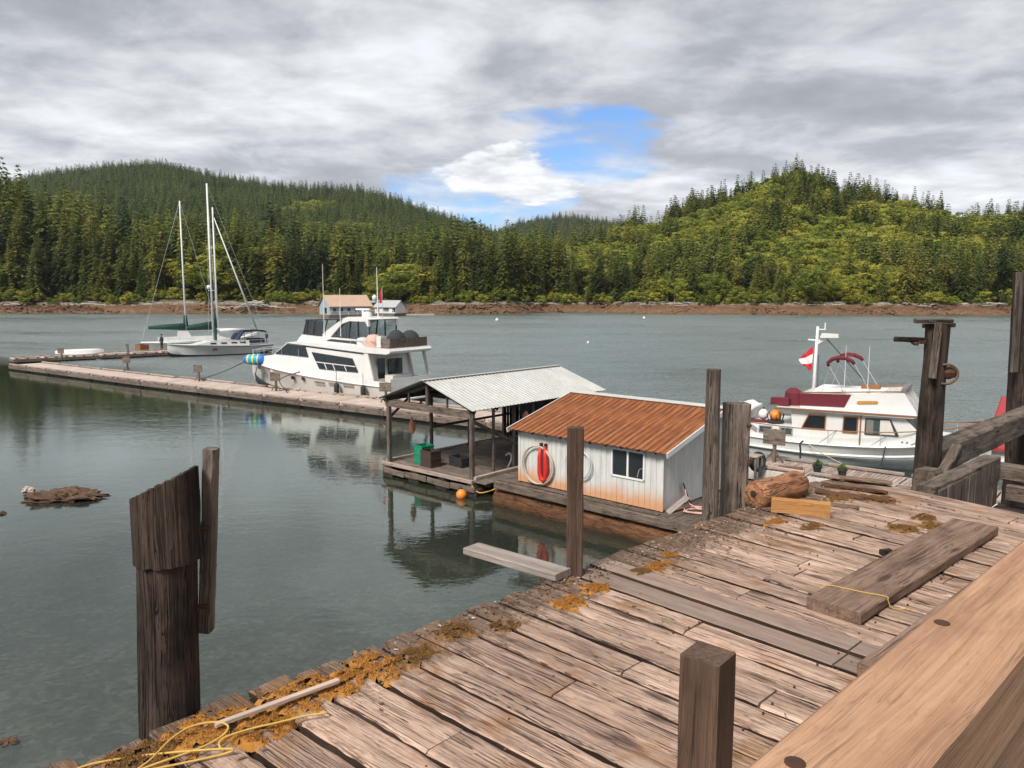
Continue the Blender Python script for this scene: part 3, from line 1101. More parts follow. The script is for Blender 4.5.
paint('iron_rust', (0.085, 0.038, 0.02), 0.75, 0.5, (0.03, 0.018, 0.012), 14, metal=0.3, streak=False)
paint('litter', (0.15, 0.092, 0.055), 0.95, 0.6, (0.06, 0.035, 0.02), 15, streak=False)
paint('lichen', (0.46, 0.43, 0.38), 0.95, 0.5, (0.2, 0.16, 0.11), 18, streak=False)


def k_fan(u):
    return 0.11 - 0.044 * u


def build_deck():
    r = random.Random(21)
    # measured joints of the nearest boards, then boards of about eight inches
    edges = [-2.9]
    while edges[-1] < -0.1:
        edges.append(edges[-1] + r.uniform(0.2, 0.225))
    while edges[-1] < 6.25:
        edges.append(edges[-1] + (r.uniform(0.205, 0.232) if edges[-1] < 1.0 else r.uniform(0.178, 0.212)))
    v1 = 2.86
    for i, (a, b) in enumerate(zip(edges, edges[1:])):
        g = r.uniform(0.008, 0.0145) if a < 2.5 else r.uniform(0.011, 0.016)
        a0, b0 = a + g, b - g
        newer = 2.72 < (a + b) / 2 < 3.12
        mt = MAT['deck_grey'] if newer else MAT['deck_wood']
        th = 0.075
        zt = r.uniform(-0.007, 0.007) - th / 2
        split = [r.uniform(-0.035, 0.035)]
        if newer:
            split.append(1.58)
        elif r.random() < 0.62:
            split.append(r.choice((0.88, 0.92, 1.5, 1.55)) + r.uniform(-0.05, 0.05))
        split.append(v1)
        for s0, s1 in zip(split, split[1:]):
            e0 = s0 + (0.0 if s0 == split[0] else 0.004)
            e1 = s1 - 0.004

            def P(v):
                ua, ub = a0 + v * k_fan(a), b0 + v * k_fan(b)
                return (ua + ub) / 2, (ub - ua) * math.cos(math.atan(k_fan(a)))
            (uc0, w0), (uc1, w1) = P(e0), P(e1)
            first = s0 == split[0]
            dz = zt + r.uniform(-0.003, 0.003)
            M, L = frame_x(uv(uc0, e0, dz), uv(uc1, e1, dz + r.uniform(-0.004, 0.004)))
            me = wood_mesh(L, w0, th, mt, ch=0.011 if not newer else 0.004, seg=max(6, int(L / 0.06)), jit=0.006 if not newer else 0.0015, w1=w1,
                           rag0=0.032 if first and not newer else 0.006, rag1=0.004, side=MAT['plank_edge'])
            link('plank', me, PIER, M)
    # joists, stringer along the edge, caps and piles below
    for v in (0.10, 0.90, 1.55, 2.25, 2.8):
        beam('joist', uv(-2.9, v, -0.20), uv(6.3, v, -0.20), 0.10, 0.24, MAT['pile_dark'], PIER)
    for u in (-2.2, 0.9, 4.35, 6.1):
        beam('cap_beam', uv(u, 0.03, -0.46), uv(u, 2.9, -0.46), 0.26, 0.27, MAT['pile_dark'], PIER)
        for v in (0.5, 2.45):
            log_obj('support_pile', uv(u, v, -7.4), uv(u, v, -0.60), 0.16, 0.15, MAT['pile_dark'], PIER, seed=u * 3 + v)
    # iron spike heads along the joist lines: geometry too small to pick apart one by one
    m = MB()
    for i, (a, b) in enumerate(zip(edges, edges[1:])):
        for v in (0.11, 0.90, 1.55, 2.25):
            for q in (0.28, 0.72):
                if r.random() < 0.5:
                    u = a + (b - a) * q + v * k_fan(a) + r.uniform(-0.012, 0.012)
                    m.lathe([(0.0048, -0.004), (0.005, 0.0055), (0.0035, 0.0065)], 7, uv(u, v + r.uniform(-0.02, 0.02), 0.0))
    tag(m.build('spike_heads', MAT['iron_rust'], PIER), kind='stuff')


build_deck()


def moss_patch(u, v, ru, rv, hgt, mt, seed, ang=0.0, n=1500):
    r = random.Random(seed)
    m = MB()
    N = 30
    rows = []
    for i in range(N + 1):
        row = []
        for j in range(N + 1):
            x, y = -1.25 + 2.5 * i / N, -1.25 + 2.5 * j / N
            q = 1 - (x * x + y * y) ** 0.5 + 0.55 * noise.noise((x * 1.8 + seed, y * 1.8, 0)) + 0.3 * noise.noise((x * 5, y * 5, seed))
            h = max(-0.02, min(1, q * 2.2)) * hgt * 0.55 * (0.65 + 0.5 * noise.noise((x * 8, y * 8, seed + 3)) + 0.35 * noise.noise((x * 19, y * 19, seed + 3)))
            c, s = math.cos(ang), math.sin(ang)
            row.append(uv(u + ru * (x * c - y * s), v + rv * (x * s + y * c), (h if q > 0 else -0.02) + 0.004))
        rows.append(row)
    m.grid(rows)
    keep = [f for f in m.f if max(m.v[i][2] for i in f) > -0.012]
    m.f = keep
    # break the mat up so that wood shows through
    keep = [f for f in keep if noise.noise((m.v[f[0]][0] * 26, m.v[f[0]][1] * 26, seed)) > -0.16]
    m.f = keep
    # tufts
    tops = [f for f in keep if min(m.v[i][2] for i in f) > 0.005]
    for _ in range(n if tops else 0):
        f = r.choice(tops)
        p = Vector(m.v[f[0]]) + Vector((r.uniform(-.01, .01), r.uniform(-.01, .01), 0))
        a = r.random() * 6.28
        w, h = r.uniform(.0012, .003), r.uniform(.004, .011)
        d = Vector((math.cos(a), math.sin(a), 0))
        m.add([p - d * w, p + d * w, p + Vector((r.uniform(-.006, .006), r.uniform(-.006, .006), h))], [(0, 1, 2)])
    o = m.build('moss_patch', mt, PIER, smooth=True, fix=False)
    return tag(o, kind='stuff')


for i, (u, v, ru, rv, h, k) in enumerate([
        (0.22, 0.17, .13, .10, .020, 1), (0.46, 0.16, .17, .13, .028, 0), (0.62, 0.30, .12, .10, .018, 0), (0.85, 0.17, .15, .15, .026, 0), (1.02, 0.20, .13, .10, .026, 0),
        (1.22, 0.17, .12, .15, .022, 0), (1.40, 0.22, .12, .09, .014, 1), (1.70, 0.15, .10, .10, .016, 1), (1.92, 0.26, .07, .06, .012, 1),
        (2.37, 0.30, .10, .085, .024, 0), (2.62, 0.26, .09, .07, .014, 0), (3.17, 0.30, .11, .075, .024, 0), (3.38, 0.24, .06, .06, .014, 0), (3.02, 0.28, .07, .06, .01, 1),
        (4.55, 0.35, .11, .07, .014, 0), (4.62, 0.58, .14, .06, .010, 1), (5.25, 1.22, .11, .13, .016, 1), (5.05, 1.05, .10, .10, .012, 1), (5.45, 1.05, .12, .08, .012, 1),
        (5.60, 0.38, .22, .10, .02, 1), (5.75, 0.62, .12, .16, .012, 1)]):
    moss_patch(u, v, ru, rv, h, MAT['moss_brown' if k else 'moss'], i * 1.7 + 2, ang=i * 0.9)


def litter():
    """rotted chips, cones and bark lying along the open edge"""
    r = random.Random(5)
    m, m2 = MB(), MB()
    for _ in range(1700):
        u = r.triangular(0.9, 6.0, 4.0)
        v = abs(r.gauss(0, 0.17)) * (0.55 + 0.75 * (u > 3.1)) + 0.005
        if r.random() < 0.16:
            u, v = r.uniform(0, 6), r.uniform(0, 1.9)
        s = r.uniform(0.002, 0.0095) * (0.6 if v > 0.6 else 1)
        a = r.random() * 6.28
        M = Matrix.Rotation(a, 3, 'Z') @ Matrix.Rotation(r.uniform(-.5, .5), 3, 'X')
        t = m2 if (v < 0.16 and r.random() < 0.10) else m
        t.box(uv(u, v, s * 0.22 + 0.004), (s * r.uniform(0.8, 3.0), s, s * 0.5), M)
    tag(m.build('litter', MAT['litter'], PIER), kind='stuff')
    tag(m2.build('lichen_crust', MAT['lichen'], PIER), kind='stuff')


litter()


# ------------------------------------------------------------------ hand rail at the lower right
def hand_rail():
    t = thing('hand_rail', 'smooth tan timber hand rail crossing the bottom right corner', 'railing', O_P, ROT_P)
    zt = 1.10
    M, L = frame_x(uv(-2.2, 2.611, zt - 0.07), uv(6.1, 2.611, zt - 0.07))
    link('top_rail', wood_mesh(L, 0.152, 0.14, MAT['rail_wood'], ch=0.009, seg=40, jit=0.0012), t, M)
    beam('side_rail', uv(-2.2, 2.634, zt - 0.245), uv(6.1, 2.634, zt - 0.245), 0.05, 0.19, MAT['rail_wood'], t, ch=0.004)
    beam('lower_rail', uv(-2.2, 2.634, 0.45), uv(6.1, 2.634, 0.45), 0.05, 0.14, MAT['rail_wood'], t, ch=0.004)
    for u in (-1.9, 2.3, 4.2, 6.0):
        beam('rail_post', uv(u, 2.55, 0.002), uv(u, 2.55, zt - 0.145), 0.085, 0.085, MAT['rail_wood'], t, ch=0.004)
    for px, py in ((795, 763), (942, 623)):
        w = at(px, py, DECK_Z + zt)
        q = w - O_P
        u, v = q.dot(U), q.dot(V)
        m = MB().lathe([(0.0125, -0.01), (0.0125, 0.0012), (0.008, 0.0018)], 14, uv(u, v, zt))  # raised dark disc stands in for the shade of a countersunk bolt hole
        m.build('bolt_hole_disc', MAT['iron_rust'], t)


hand_rail()

# ------------------------------------------------------------------ posts standing on or beside the pier
pt = uvw(0.74, 2.13)
t = thing('corner_post', 'short square brown post standing on the deck beside the hand rail', 'post', pt, ROT_P + R(6))
beam('shaft', (0, 0, 0.001), (0, 0, 0.90), 0.088, 0.088, MAT['post_brown'], t, ch=0.004, seg=8, jit=0.002)

pt = uvw(2.72, 0.02, -0.35)
t = thing('square_post', 'slim square grey brown post at the pier edge in front of the white floathouse', 'post', pt, ROT_P + R(20))
beam('shaft', (0, 0, 0), (0.03, 0.012, 1.225), 0.098, 0.098, MAT['post_brown'], t, ch=0.006, seg=10, jit=0.003)

t = thing('sleeved_pile', 'stout dark pile with slanted dark sleeve beside the pier at lower left', 'pile', (-1.385, 3.02, -0.9), 0.0)
log_obj('shaft', (-0.22, 0, 0), (0, 0, 7.02), 0.130, 0.113, MAT['pile_dark'], t, n=28, seg=50, jit=0.09, seed=4)


def sleeve(parent):
    """a bent sheet of dark boards round the pile head, cut on a slant, open at the back right"""
    n, k = 96, 10
    m_ = MB()
    rows = []
    for j in range(k + 1):
        row = []
        for i in range(n + 1):
            q = math.pi * (0.02 + 1.96 * i / n) + R(75)
            cell = (i * 15 / n) % 1.0
            seam = -0.004 if min(cell, 1 - cell) < 0.07 else 0.0
            rr_ = 0.129 + seam + 0.003 * noise.noise((math.cos(q) * 2, math.sin(q) * 2, j * 0.4)) + 0.004 * noise.noise((int(i * 15 / n) * 3.3, 0.5, 0.1))
            top = 7.155 + 0.062 * math.cos(q) + 0.006 * noise.noise((i * 0.5, 1.0, 2.0))
            bot = 6.84 + 0.008 * noise.noise((i * 0.25, 4.0, 2.0))
            row.append((rr_ * math.cos(q), rr_ * math.sin(q), bot + (top - bot) * j / k))
        rows.append(row)
    m_.grid(rows)
    me = m_.mesh('sleeve', MAT['sleeve_wood'])
    o_ = link('sleeve', me, parent)
    md = o_.modifiers.new('thickness', 'SOLIDIFY')
    md.thickness = 0.014
    m_ = MB()
    ring = [(0.120 * math.cos(q), 0.120 * math.sin(q), 7.10 + 0.055 * math.cos(q)) for q in [2 * math.pi * i / 24 for i in range(24)]]
    m_.add(ring, [tuple(range(24))])
    m_.build('sleeve_lid', MAT['pile_grey'], parent)


# boards of the sleeve stand upright, so their grain runs along Z
def upright(src, name):
    m_ = MAT[src].copy()
    m_.name = name
    for n_ in m_.node_tree.nodes:
        if n_.type == 'TEX_COORD':
            nt = m_.node_tree
            outs = [l for l in nt.links if l.from_node == n_]
            mp = nt.nodes.new('ShaderNodeMapping')
            mp.inputs['Rotation'].default_value = (0, R(90), 0)
            dst = [l.to_socket for l in outs]
            sock = outs[0].from_socket
            for l in outs:
                nt.links.remove(l)
            nt.links.new(sock, mp.inputs[0])
            for d_ in dst:
                nt.links.new(mp.outputs[0], d_)
    MAT[name] = m_


upright('pile_dark', 'sleeve_wood')
sleeve(t)
beam('lichen_board', (0.105, 0.085, 6.50), (0.160, 0.085, 7.275), 0.062, 0.05, MAT['pile_grey'], t, ch=0.006, seg=14, jit=0.004)
for z_ in (6.62, 6.95):
    MB().tube([(0.03, 0.05, z_), (0.125 + 0.07 * (z_ - 6.5), 0.05, z_)], 0.008, 6).build('bolt', MAT['iron_rust'], t)

# twin piles in the middle of the pier edge
t = thing('twin_pile', 'two tall weathered grey piles bolted together at the pier edge', 'pile', uvw(4.42, -0.17, -5.8) * 1.0, ROT_P)


def loc(t_, w):
    return Matrix.Rotation(-t_.rotation_euler.z, 3, 'Z') @ (Vector(w) - t_.location)


a = at_y(711, 520, 5.86)
b = at_y(714, 369, 5.86)
log_obj('tall_pile', loc(t, (a.x, a.y, -0.9)), loc(t, b), 0.085, 0.054, MAT['pile_grey'], t, n=20, seg=40, jit=0.16, seed=2)
a = at_y(732, 515, 6.05)
b = at_y(737, 403, 6.05)
beam('broad_pile', loc(t, (a.x - 0.02, a.y, -0.9)), loc(t, b), 0.165, 0.19, MAT['pile_grey'], t, ch=0.025, seg=36, jit=0.012)
for k in range(2):
    m = MB()
    p = loc(t, at_y(744, 425 + 37 * k, 6.0))
    m.tube([p + Vector((0, 0.1, 0)), p + Vector((0, -0.06, 0))], 0.012, 7)
    m.build('bolt', MAT['iron_rust'], t)

# ------------------------------------------------------------------ loose lumber, log, rope on the deck
o = beam('overhanging_plank', uvw(2.535, -0.70, 0.024), uvw(2.60, 0.04, 0.028), 0.15, 0.042, MAT['plank_silver'], None, ch=0.004, seg=10, jit=0.002)
tag(o, 'pale grey plank sticking out from the pier edge over the water', 'plank')


def slab(name, p, q, w, h, mt, label, cat, z=None, **kw):
    o_ = beam(name, p, q, w, h, MAT[mt], None, **kw)
    return tag(o_, label, cat)


slab('loose_plank', uvw(3.20, 1.36, 0.037), uvw(5.35, 1.42, 0.037), 0.29, 0.062, 'plank_loose', 'wide thick plank lying flat on the deck with yellow twine across it', 'plank', ch=0.007, seg=30, jit=0.004)
slab('edge_timber', uvw(2.66, 1.74, 0.035), uvw(6.0, 1.84, 0.035), 0.075, 0.065, 'plank_loose', 'low squared timber lying along the deck behind the hand rail', 'timber', ch=0.008, seg=30, jit=0.004)
slab('wood_block', uvw(4.36, 1.165, 0.02), uvw(4.42, 1.20, 0.02), 0.05, 0.034, 'pile_dark', 'small dark wood block beside the wide loose plank', 'block', ch=0.004)
a, b = at(770, 513, DECK_Z), at(829, 519, DECK_Z)
slab('lumber_offcut', a + Vector((0.02, 0.03, 0.058)), b + Vector((0.02, 0.03, 0.058)), 0.075, 0.108, 'lumber_orange', 'orange brown lumber offcut lying in front of the log on the deck', 'lumber', ch=0.005, seg=8, jit=0.003)


def big_log():
    t_ = thing('log', 'short thick orange brown log resting on the pier edge', 'log', uvw(4.9, 0.0, 0.0), ROT_P)
    p0, p1 = loc(t_, at(753, 507, DECK_Z)), loc(t_, at(799, 493, DECK_Z))
    p0.z = 0.085
    p1.z = 0.085
    M, L = frame_x(p0, p1)
    m = MB()
    vs_, fs, n, seg = [], [], 30, 26
    for i in range(seg + 1):
        t0 = i / seg
        k = min(1.0, 0.55 + 6 * t0, 0.5 + 5.5 * (1 - t0))
        k = 1 - (1 - k) ** 2
        for j in range(n):
            a_ = 6.2832 * j / n
            q = 0.112 * k * (1 + 0.10 * noise.noise((math.cos(a_) * 1.5, math.sin(a_) * 1.5, t0 * 3)) + 0.05 * noise.noise((math.cos(a_) * 6, math.sin(a_) * 6, t0 * 2.2)))
            q *= 1 - 0.10 * math.exp(-((t0 - 0.55) / 0.08) ** 2)
            vs_.append((t0 * L, q * math.cos(a_), q * math.sin(a_)))
    for i in range(seg):
        for j in range(n):
            fs.append((i * n + j, i * n + (j + 1) % n, (i + 1) * n + (j + 1) % n, (i + 1) * n + j))
    fs += [tuple(range(n))[::-1], tuple(range(seg * n, (seg + 1) * n))]
    link('log_body', m.add(vs_, fs).mesh('log', MAT['log_orange'], smooth=60), t_, M)
    m = MB().tube([M @ Vector((-0.004, 0, 0.02)), M @ Vector((0.02, 0, 0.02))], 0.028, 8)
    m.build('knot', MAT['pile_dark'], t_)


big_log()

# crumbling boards at the far edge of the deck
for i, (u0, v0, u1, v1, w, z) in enumerate([(5.62, 0.16, 5.72, 0.72, .09, .010), (5.86, 0.10, 5.98, 0.60, .08, .010), (6.16, 0.05, 6.30, 0.52, .12, .022), (5.25, 0.30, 5.36, 0.62, .06, .008)]):
    o = beam('rotten_board', uvw(u0, v0, z), uvw(u1, v1, z), w, 0.022, MAT['float_log'] if i < 2 else MAT['plank_loose'], None, ch=0.012, seg=14, jit=0.02)
    tag(o, ['reddish rotten board on the far part of the deck behind the log', 'rotten board lying next to the deck corner near the flower pots',
            'raised splintered board at the far corner of the deck below the flower pots', 'short rotten board between the log and the lumber offcut'][i], 'board')

o = beam('batten', uvw(0.475, 0.20, 0.034), uvw(0.985, 0.235, 0.040), 0.024, 0.018, MAT['batten'], None, ch=0.003)
tag(o, 'thin pale wooden batten lying across moss at the lower left deck edge', 'batten')


def rope(name, pts, rad, mt, label, cat='rope', group=None, n=6, sub=10):
    P = [Vector(p) for p in pts]
    out = []
    for i in range(len(P) - 1):
        p0, p1, p2, p3 = P[max(i - 1, 0)], P[i], P[i + 1], P[min(i + 2, len(P) - 1)]
        for k in range(sub):
            t_ = k / sub
            out.append(0.5 * ((2 * p1) + (p2 - p0) * t_ + (2 * p0 - 5 * p1 + 4 * p2 - p3) * t_ ** 2 + (3 * p1 - p0 - 3 * p2 + p3) * t_ ** 3))
    out.append(P[-1])
    m = MB().tube(out, rad, n)
    o_ = m.build(name, MAT[mt], None, smooth=True)
    return tag(o_, label, cat, group) if label else o_


def dk(px, py, z=0.008):
    return at(px, py, DECK_Z + z)


rope('yellow_rope', [dk(60, 776), dk(92, 764), dk(140, 756), dk(190, 751, .03), dk(232, 749, .03), dk(216, 756, .012), dk(140, 772, .02), dk(128, 776, .03), dk(150, 760, .035),
                     dk(170, 740, .04), dk(190, 727, .04), dk(215, 722, .04), dk(228, 726, .05), dk(222, 736, .03), dk(200, 748, .03), dk(150, 766, .03), dk(120, 778, .02)],
     0.0042, 'rope_yellow', 'thin yellow rope looped over moss at the lower left deck edge')
rope('yellow_line', [dk(224, 752, .012), dk(219, 744, .022), dk(226, 737, .03), dk(250, 729, .03), dk(280, 722, .03), dk(305, 716, .03), dk(325, 713, .03), dk(327, 712, .02)],
     0.0042, 'rope_yellow', 'yellow rope end running beside the batten over moss')
tw = [uvw(3.40, 1.20, .010), uvw(3.42, 1.214, .070), uvw(3.46, 1.30, .071), uvw(3.47, 1.40, .072), uvw(3.50, 1.508, .071), uvw(3.50, 1.520, .05), uvw(3.52, 1.54, .008), uvw(3.60, 1.60, .006)]
rope('twine', tw, 0.0028, 'rope_yellow', 'yellow twine lying across the wide loose plank')


# ------------------------------------------------------------------ pilings and timber frame beyond the deck end
t = thing('mooring_pile', 'tall dark leaning pile with splintered crosspieces beside the white trawler', 'pile', (4.25, 7.9, -0.9))
p0, p1 = at_y(925, 486, 7.9), at_y(938, 324, 7.9)
dx = (p1.x - p0.x) / (p1.z - p0.z)
log_obj('shaft', loc(t, (p0.x - dx * (p0.z + 0.9), 7.9, -0.9)), loc(t, p1), 0.148, 0.112, MAT['pile_dark'], t, n=24, seg=60, jit=0.16, seed=12)
beam('side_board', loc(t, at_y(932, 378, 7.74)), loc(t, at_y(939, 322, 7.74)), 0.09, 0.04, MAT['pile_grey'], t, ch=0.006, seg=10, jit=0.005)
beam('crosspiece', loc(t, at_y(915, 321, 7.86)), loc(t, at_y(952, 321, 7.8)), 0.10, 0.045, MAT['pile_grey'], t, ch=0.01, seg=8, jit=0.012)
beam('crosspiece', loc(t, at_y(924, 326, 7.95)), loc(t, at_y(954, 325, 8.0)), 0.07, 0.04, MAT['pile_dark'], t, ch=0.01, seg=8, jit=0.012)
beam('arm', loc(t, at_y(896, 339, 7.75)), loc(t, at_y(927, 340, 7.9)), 0.07, 0.05, MAT['pile_dark'], t, ch=0.012, seg=8, jit=0.012)
m = MB()
for k in range(4):
    m.tube([loc(t, at_y(908 + 3 * k, 340 + 2 * k, 7.8)), loc(t, at_y(914 + 2 * k, 345 - k, 7.8)), loc(t, at_y(926, 341 + k, 7.85))], 0.008, 5)
m.build('wire', MAT['iron_rust'], t)
m = MB()
m.lathe([(0.02, -0.05), (0.07, -0.03), (0.085, 0.02), (0.05, 0.06), (0.03, 0.08)], 10, loc(t, at_y(948, 374, 7.85)))
m.build('iron_bracket', MAT['iron_rust'], t)
m = MB()
q = loc(t, at_y(945, 374, 7.8))
m.tube([q + Vector((0.12 * math.cos(a_), -0.02, 0.10 * math.sin(a_))) for a_ in [R(-110 + 20 * i) for i in range(12)]], 0.013, 6)
m.build('rope_loop', MAT['litter'], t)

t = thing('edge_pile', 'tall thick dark brown pile at the right edge of the view', 'pile', (8.1, 11.8, -0.9))
p0, p1 = at_y(1019, 480, 11.8), at_y(1029, 272, 11.8)
dx = (p1.x - p0.x) / (p1.z - p0.z)
log_obj('shaft', loc(t, (p0.x - dx * (p0.z + 0.9), 11.8, -0.9)), loc(t, p1), 0.25, 0.20, MAT['pile_dark'], t, n=24, seg=60, jit=0.12, seed=31)
beam('facing_board', loc(t, at_y(1014, 372, 11.54)), loc(t, at_y(1020, 272, 11.56)), 0.12, 0.06, MAT['pile_grey'], t, ch=0.01, seg=10, jit=0.005)

tb = thing('gangway_timber', 'heavy grey timber beam running up to the right edge pile', 'timber', uvw(8.3, 0.1, 0))
beam('timber', loc(tb, uvw(8.32, 0.16, -0.14)), loc(tb, uvw(13.2, 0.22, -0.10)), 0.26, 0.28, MAT['timber_grey'], tb, ch=0.015, seg=40, jit=0.01)
tb2 = thing('landing_frame', 'low frame of rough grey timbers around a dark pit beyond the deck', 'frame', uvw(6.4, 0.75, -5.8))


def lf(u, v, z):
    return loc(tb2, uvw(u, v, z))


beam('side_timber', lf(6.46, 0.74, -0.13), lf(8.35, 0.76, -0.13), 0.16, 0.27, MAT['timber_grey'], tb2, ch=0.012, seg=24, jit=0.008)
for k in range(9):
    beam('face_board', lf(6.62 + 0.2 * k, 0.828, -0.48), lf(6.62 + 0.2 * k, 0.828, -0.03), 0.17, 0.025, MAT['timber_grey'], tb2, up=V * -1 if False else (0.7, -0.7, 0), ch=0.005, seg=4, jit=0.004)
beam('end_timber', lf(8.45, 0.70, -0.16), lf(8.3, 2.6, -0.16), 0.14, 0.16, MAT['timber_grey'], tb2, ch=0.012, seg=16, jit=0.008)
for k in range(3):
    beam('block', lf(8.2, 0.95 + 0.62 * k, -0.32), lf(8.18, 1.30 + 0.62 * k, -0.32), 0.10, 0.16, MAT['timber_grey'], tb2, ch=0.012, seg=6, jit=0.008)
for k in range(9):
    beam('pit_board', lf(6.45 + 0.22 * k, 0.86, -0.50), lf(6.40 + 0.22 * k, 2.75, -0.50), 0.205, 0.05, MAT['pile_dark'], tb2, ch=0.008, seg=12, jit=0.006)
for u in (6.7, 8.3):
    log_obj('support_pile', lf(u, 0.95, -6.5), lf(u, 0.95, -0.53), 0.14, 0.13, MAT['pile_dark'], tb2, seed=u)
    log_obj('support_pile', lf(u, 2.5, -6.5), lf(u, 2.5, -0.53), 0.14, 0.13, MAT['pile_dark'], tb2, seed=u + 3)
o = beam('stub_block', uvw(7.30, 0.46, -0.15), uvw(7.48, 0.48, -0.15), 0.20, 0.24, MAT['timber_grey'], None, ch=0.03, seg=6, jit=0.012)
tag(o, 'grey squared timber stub at the foot of the leaning dark pile', 'block')
log_obj('support_pile', lf(7.4, 0.47, -6.5), lf(7.4, 0.47, -0.272), 0.12, 0.12, MAT['pile_dark'], tb2, seed=7)
o = beam('prop_timber', at_y(941, 478, 7.45), at_y(957, 449, 8.05), 0.10, 0.12, MAT['timber_grey'], None, ch=0.01, seg=8, jit=0.006)
tag(o, 'short grey timber propped up beside the timber stub', 'timber')
for u in (9.0, 12.5):
    log_obj('support_pile', loc(tb, uvw(u, 0.18, -6.5)), loc(tb, uvw(u, 0.18, -0.27)), 0.14, 0.13, MAT['pile_dark'], tb, seed=u)

# ------------------------------------------------------------------ rocks in the shallows
def weed_mat():
    m_, nt = new_mat('weed_rock')
    c = coords(nt)
    n = noise_(nt, c, 5, 6, 0.7)
    cc = ramp(nt, n, [(0.3, (0.025, 0.013, 0.008)), (0.5, (0.085, 0.042, 0.020)), (0.68, (0.19, 0.10, 0.05))])
    finish(nt, nd(nt, 'ShaderNodeBsdfPrincipled', None, Base_Color=cc, Roughness=0.7, Normal=bump(nt, n, 1.0, 0.08)).outputs[0])
    MAT['weed_rock'] = m_


weed_mat()
paint('pale_rock', (0.52, 0.43, 0.36), 0.9, 0.4, (0.3, 0.22, 0.16), 8, streak=False, bmp=0.5)


def rock(name, c, sx, sy, sz, mt, seed, label, group=None):
    m_ = MB()
    n, k = 48, 26
    vs_, fs = [], []
    for i in range(k + 1):
        ph = math.pi * i / k
        for j in range(n):
            a_ = 6.2832 * j / n
            d = Vector((math.sin(ph) * math.cos(a_), math.sin(ph) * math.sin(a_), math.cos(ph)))
            q = 1 + 0.45 * noise.noise(d * 1.6 + Vector((seed, 0, 0))) + 0.30 * noise.noise(d * 4.2 + Vector((0, seed, 0))) + 0.28 * noise.noise(d * 9) + 0.18 * noise.noise(d * 19)
            vs_.append((d.x * q * sx, d.y * q * sy, d.z * q * sz))
    for i in range(k):
        for j in range(n):
            fs.append((i * n + j, i * n + (j + 1) % n, (i + 1) * n + (j + 1) % n, (i + 1) * n + j))
    o_ = m_.add(vs_, fs).build(name, MAT[mt], None, smooth=40)
    o_.location = c
    return tag(o_, label, 'rock', group)


p = at(64, 498)
rock('weedy_rock', p + Vector((0, 0, -0.02)), 1.3, 0.7, 0.27, 'weed_rock', 3.3, 'low brown weed covered rock breaking the water at left')
p = at(28, 491)
rock('pale_stone', p + Vector((0, 0, 0.02)), 0.2, 0.15, 0.12, 'pale_rock', 1.3, 'small pale stone just left of the brown weedy rock')
p = at(1, 514)
rock('weedy_stone', p, 0.16, 0.14, 0.07, 'weed_rock', 8.3, 'tiny dark stone at the left edge below the weedy rock')
p = at(8, 742)
rock('shallow_stone', p + Vector((0, 0, -0.05)), 0.20, 0.12, 0.08, 'weed_rock', 6.3, 'dark stone in the shallows at the bottom left corner')

# ================================================================== FLOATS AND BOATS
paint('white_gel', (0.72, 0.715, 0.69), 0.22, 0.10, (0.45, 0.40, 0.33), 1.0)
paint('white_trim', (0.78, 0.78, 0.76), 0.4, 0.2, (0.4, 0.36, 0.3), 1.5)
paint('beige_gel', (0.66, 0.62, 0.56), 0.25, 0.12, (0.4, 0.35, 0.28), 1.0)
paint('blue_grey_hull', (0.50, 0.54, 0.55), 0.25, 0.1, (0.3, 0.3, 0.28), 1.0)
paint('boot_black', (0.03, 0.035, 0.04), 0.4, 0.2)
paint('trim_dark', (0.035, 0.035, 0.04), 0.45, 0.15)
paint('rubber', (0.022, 0.023, 0.026), 0.7, 0.2, (0.08, 0.08, 0.075))
paint('teak', (0.27, 0.11, 0.04), 0.5, 0.3, (0.12, 0.05, 0.02), 3)
paint('teak_bright', (0.50, 0.24, 0.05), 0.45, 0.2, (0.3, 0.12, 0.03), 3)
paint('burgundy', (0.135, 0.012, 0.022), 0.8, 0.25, (0.06, 0.01, 0.015), 4, streak=False)
paint('canvas_green', (0.012, 0.055, 0.045), 0.85, 0.2, (0.01, 0.02, 0.02), 3)
paint('canvas_navy', (0.018, 0.03, 0.06), 0.85, 0.2, (0.03, 0.04, 0.06), 3)
paint('canvas_dark', (0.03, 0.034, 0.04), 0.9, 0.3, (0.06, 0.06, 0.06), 3)
paint('canvas_grey', (0.20, 0.19, 0.17), 0.9, 0.3, (0.1, 0.1, 0.09), 4)
paint('alloy', (0.62, 0.63, 0.64), 0.35, 0.1, (0.3, 0.3, 0.3), 2, metal=0.6)
paint('mast_white', (0.78, 0.78, 0.77), 0.35, 0.08, (0.5, 0.48, 0.45), 2)
paint('orange_plastic', (0.80, 0.24, 0.03), 0.45, 0.2, (0.4, 0.12, 0.03), 3)
paint('orange_pale', (0.72, 0.30, 0.16), 0.5, 0.3, (0.4, 0.16, 0.08), 3)
paint('salmon', (0.70, 0.42, 0.33), 0.6, 0.3, (0.5, 0.3, 0.24), 2)
paint('red_plastic', (0.55, 0.02, 0.015), 0.5, 0.25, (0.25, 0.02, 0.015), 5)
paint('flag_red', (0.62, 0.02, 0.03), 0.8, 0.1, (0.3, 0.01, 0.02), 5)
paint('flag_white', (0.78, 0.77, 0.75), 0.8, 0.1, (0.5, 0.48, 0.45), 5)
paint('blue_buoy', (0.03, 0.16, 0.50), 0.5, 0.15, (0.02, 0.06, 0.2), 4)
paint('teal_buoy', (0.02, 0.33, 0.40), 0.5, 0.15, (0.02, 0.15, 0.2), 4)
paint('yellow_buoy', (0.62, 0.56, 0.16), 0.5, 0.15, (0.3, 0.26, 0.08), 4)
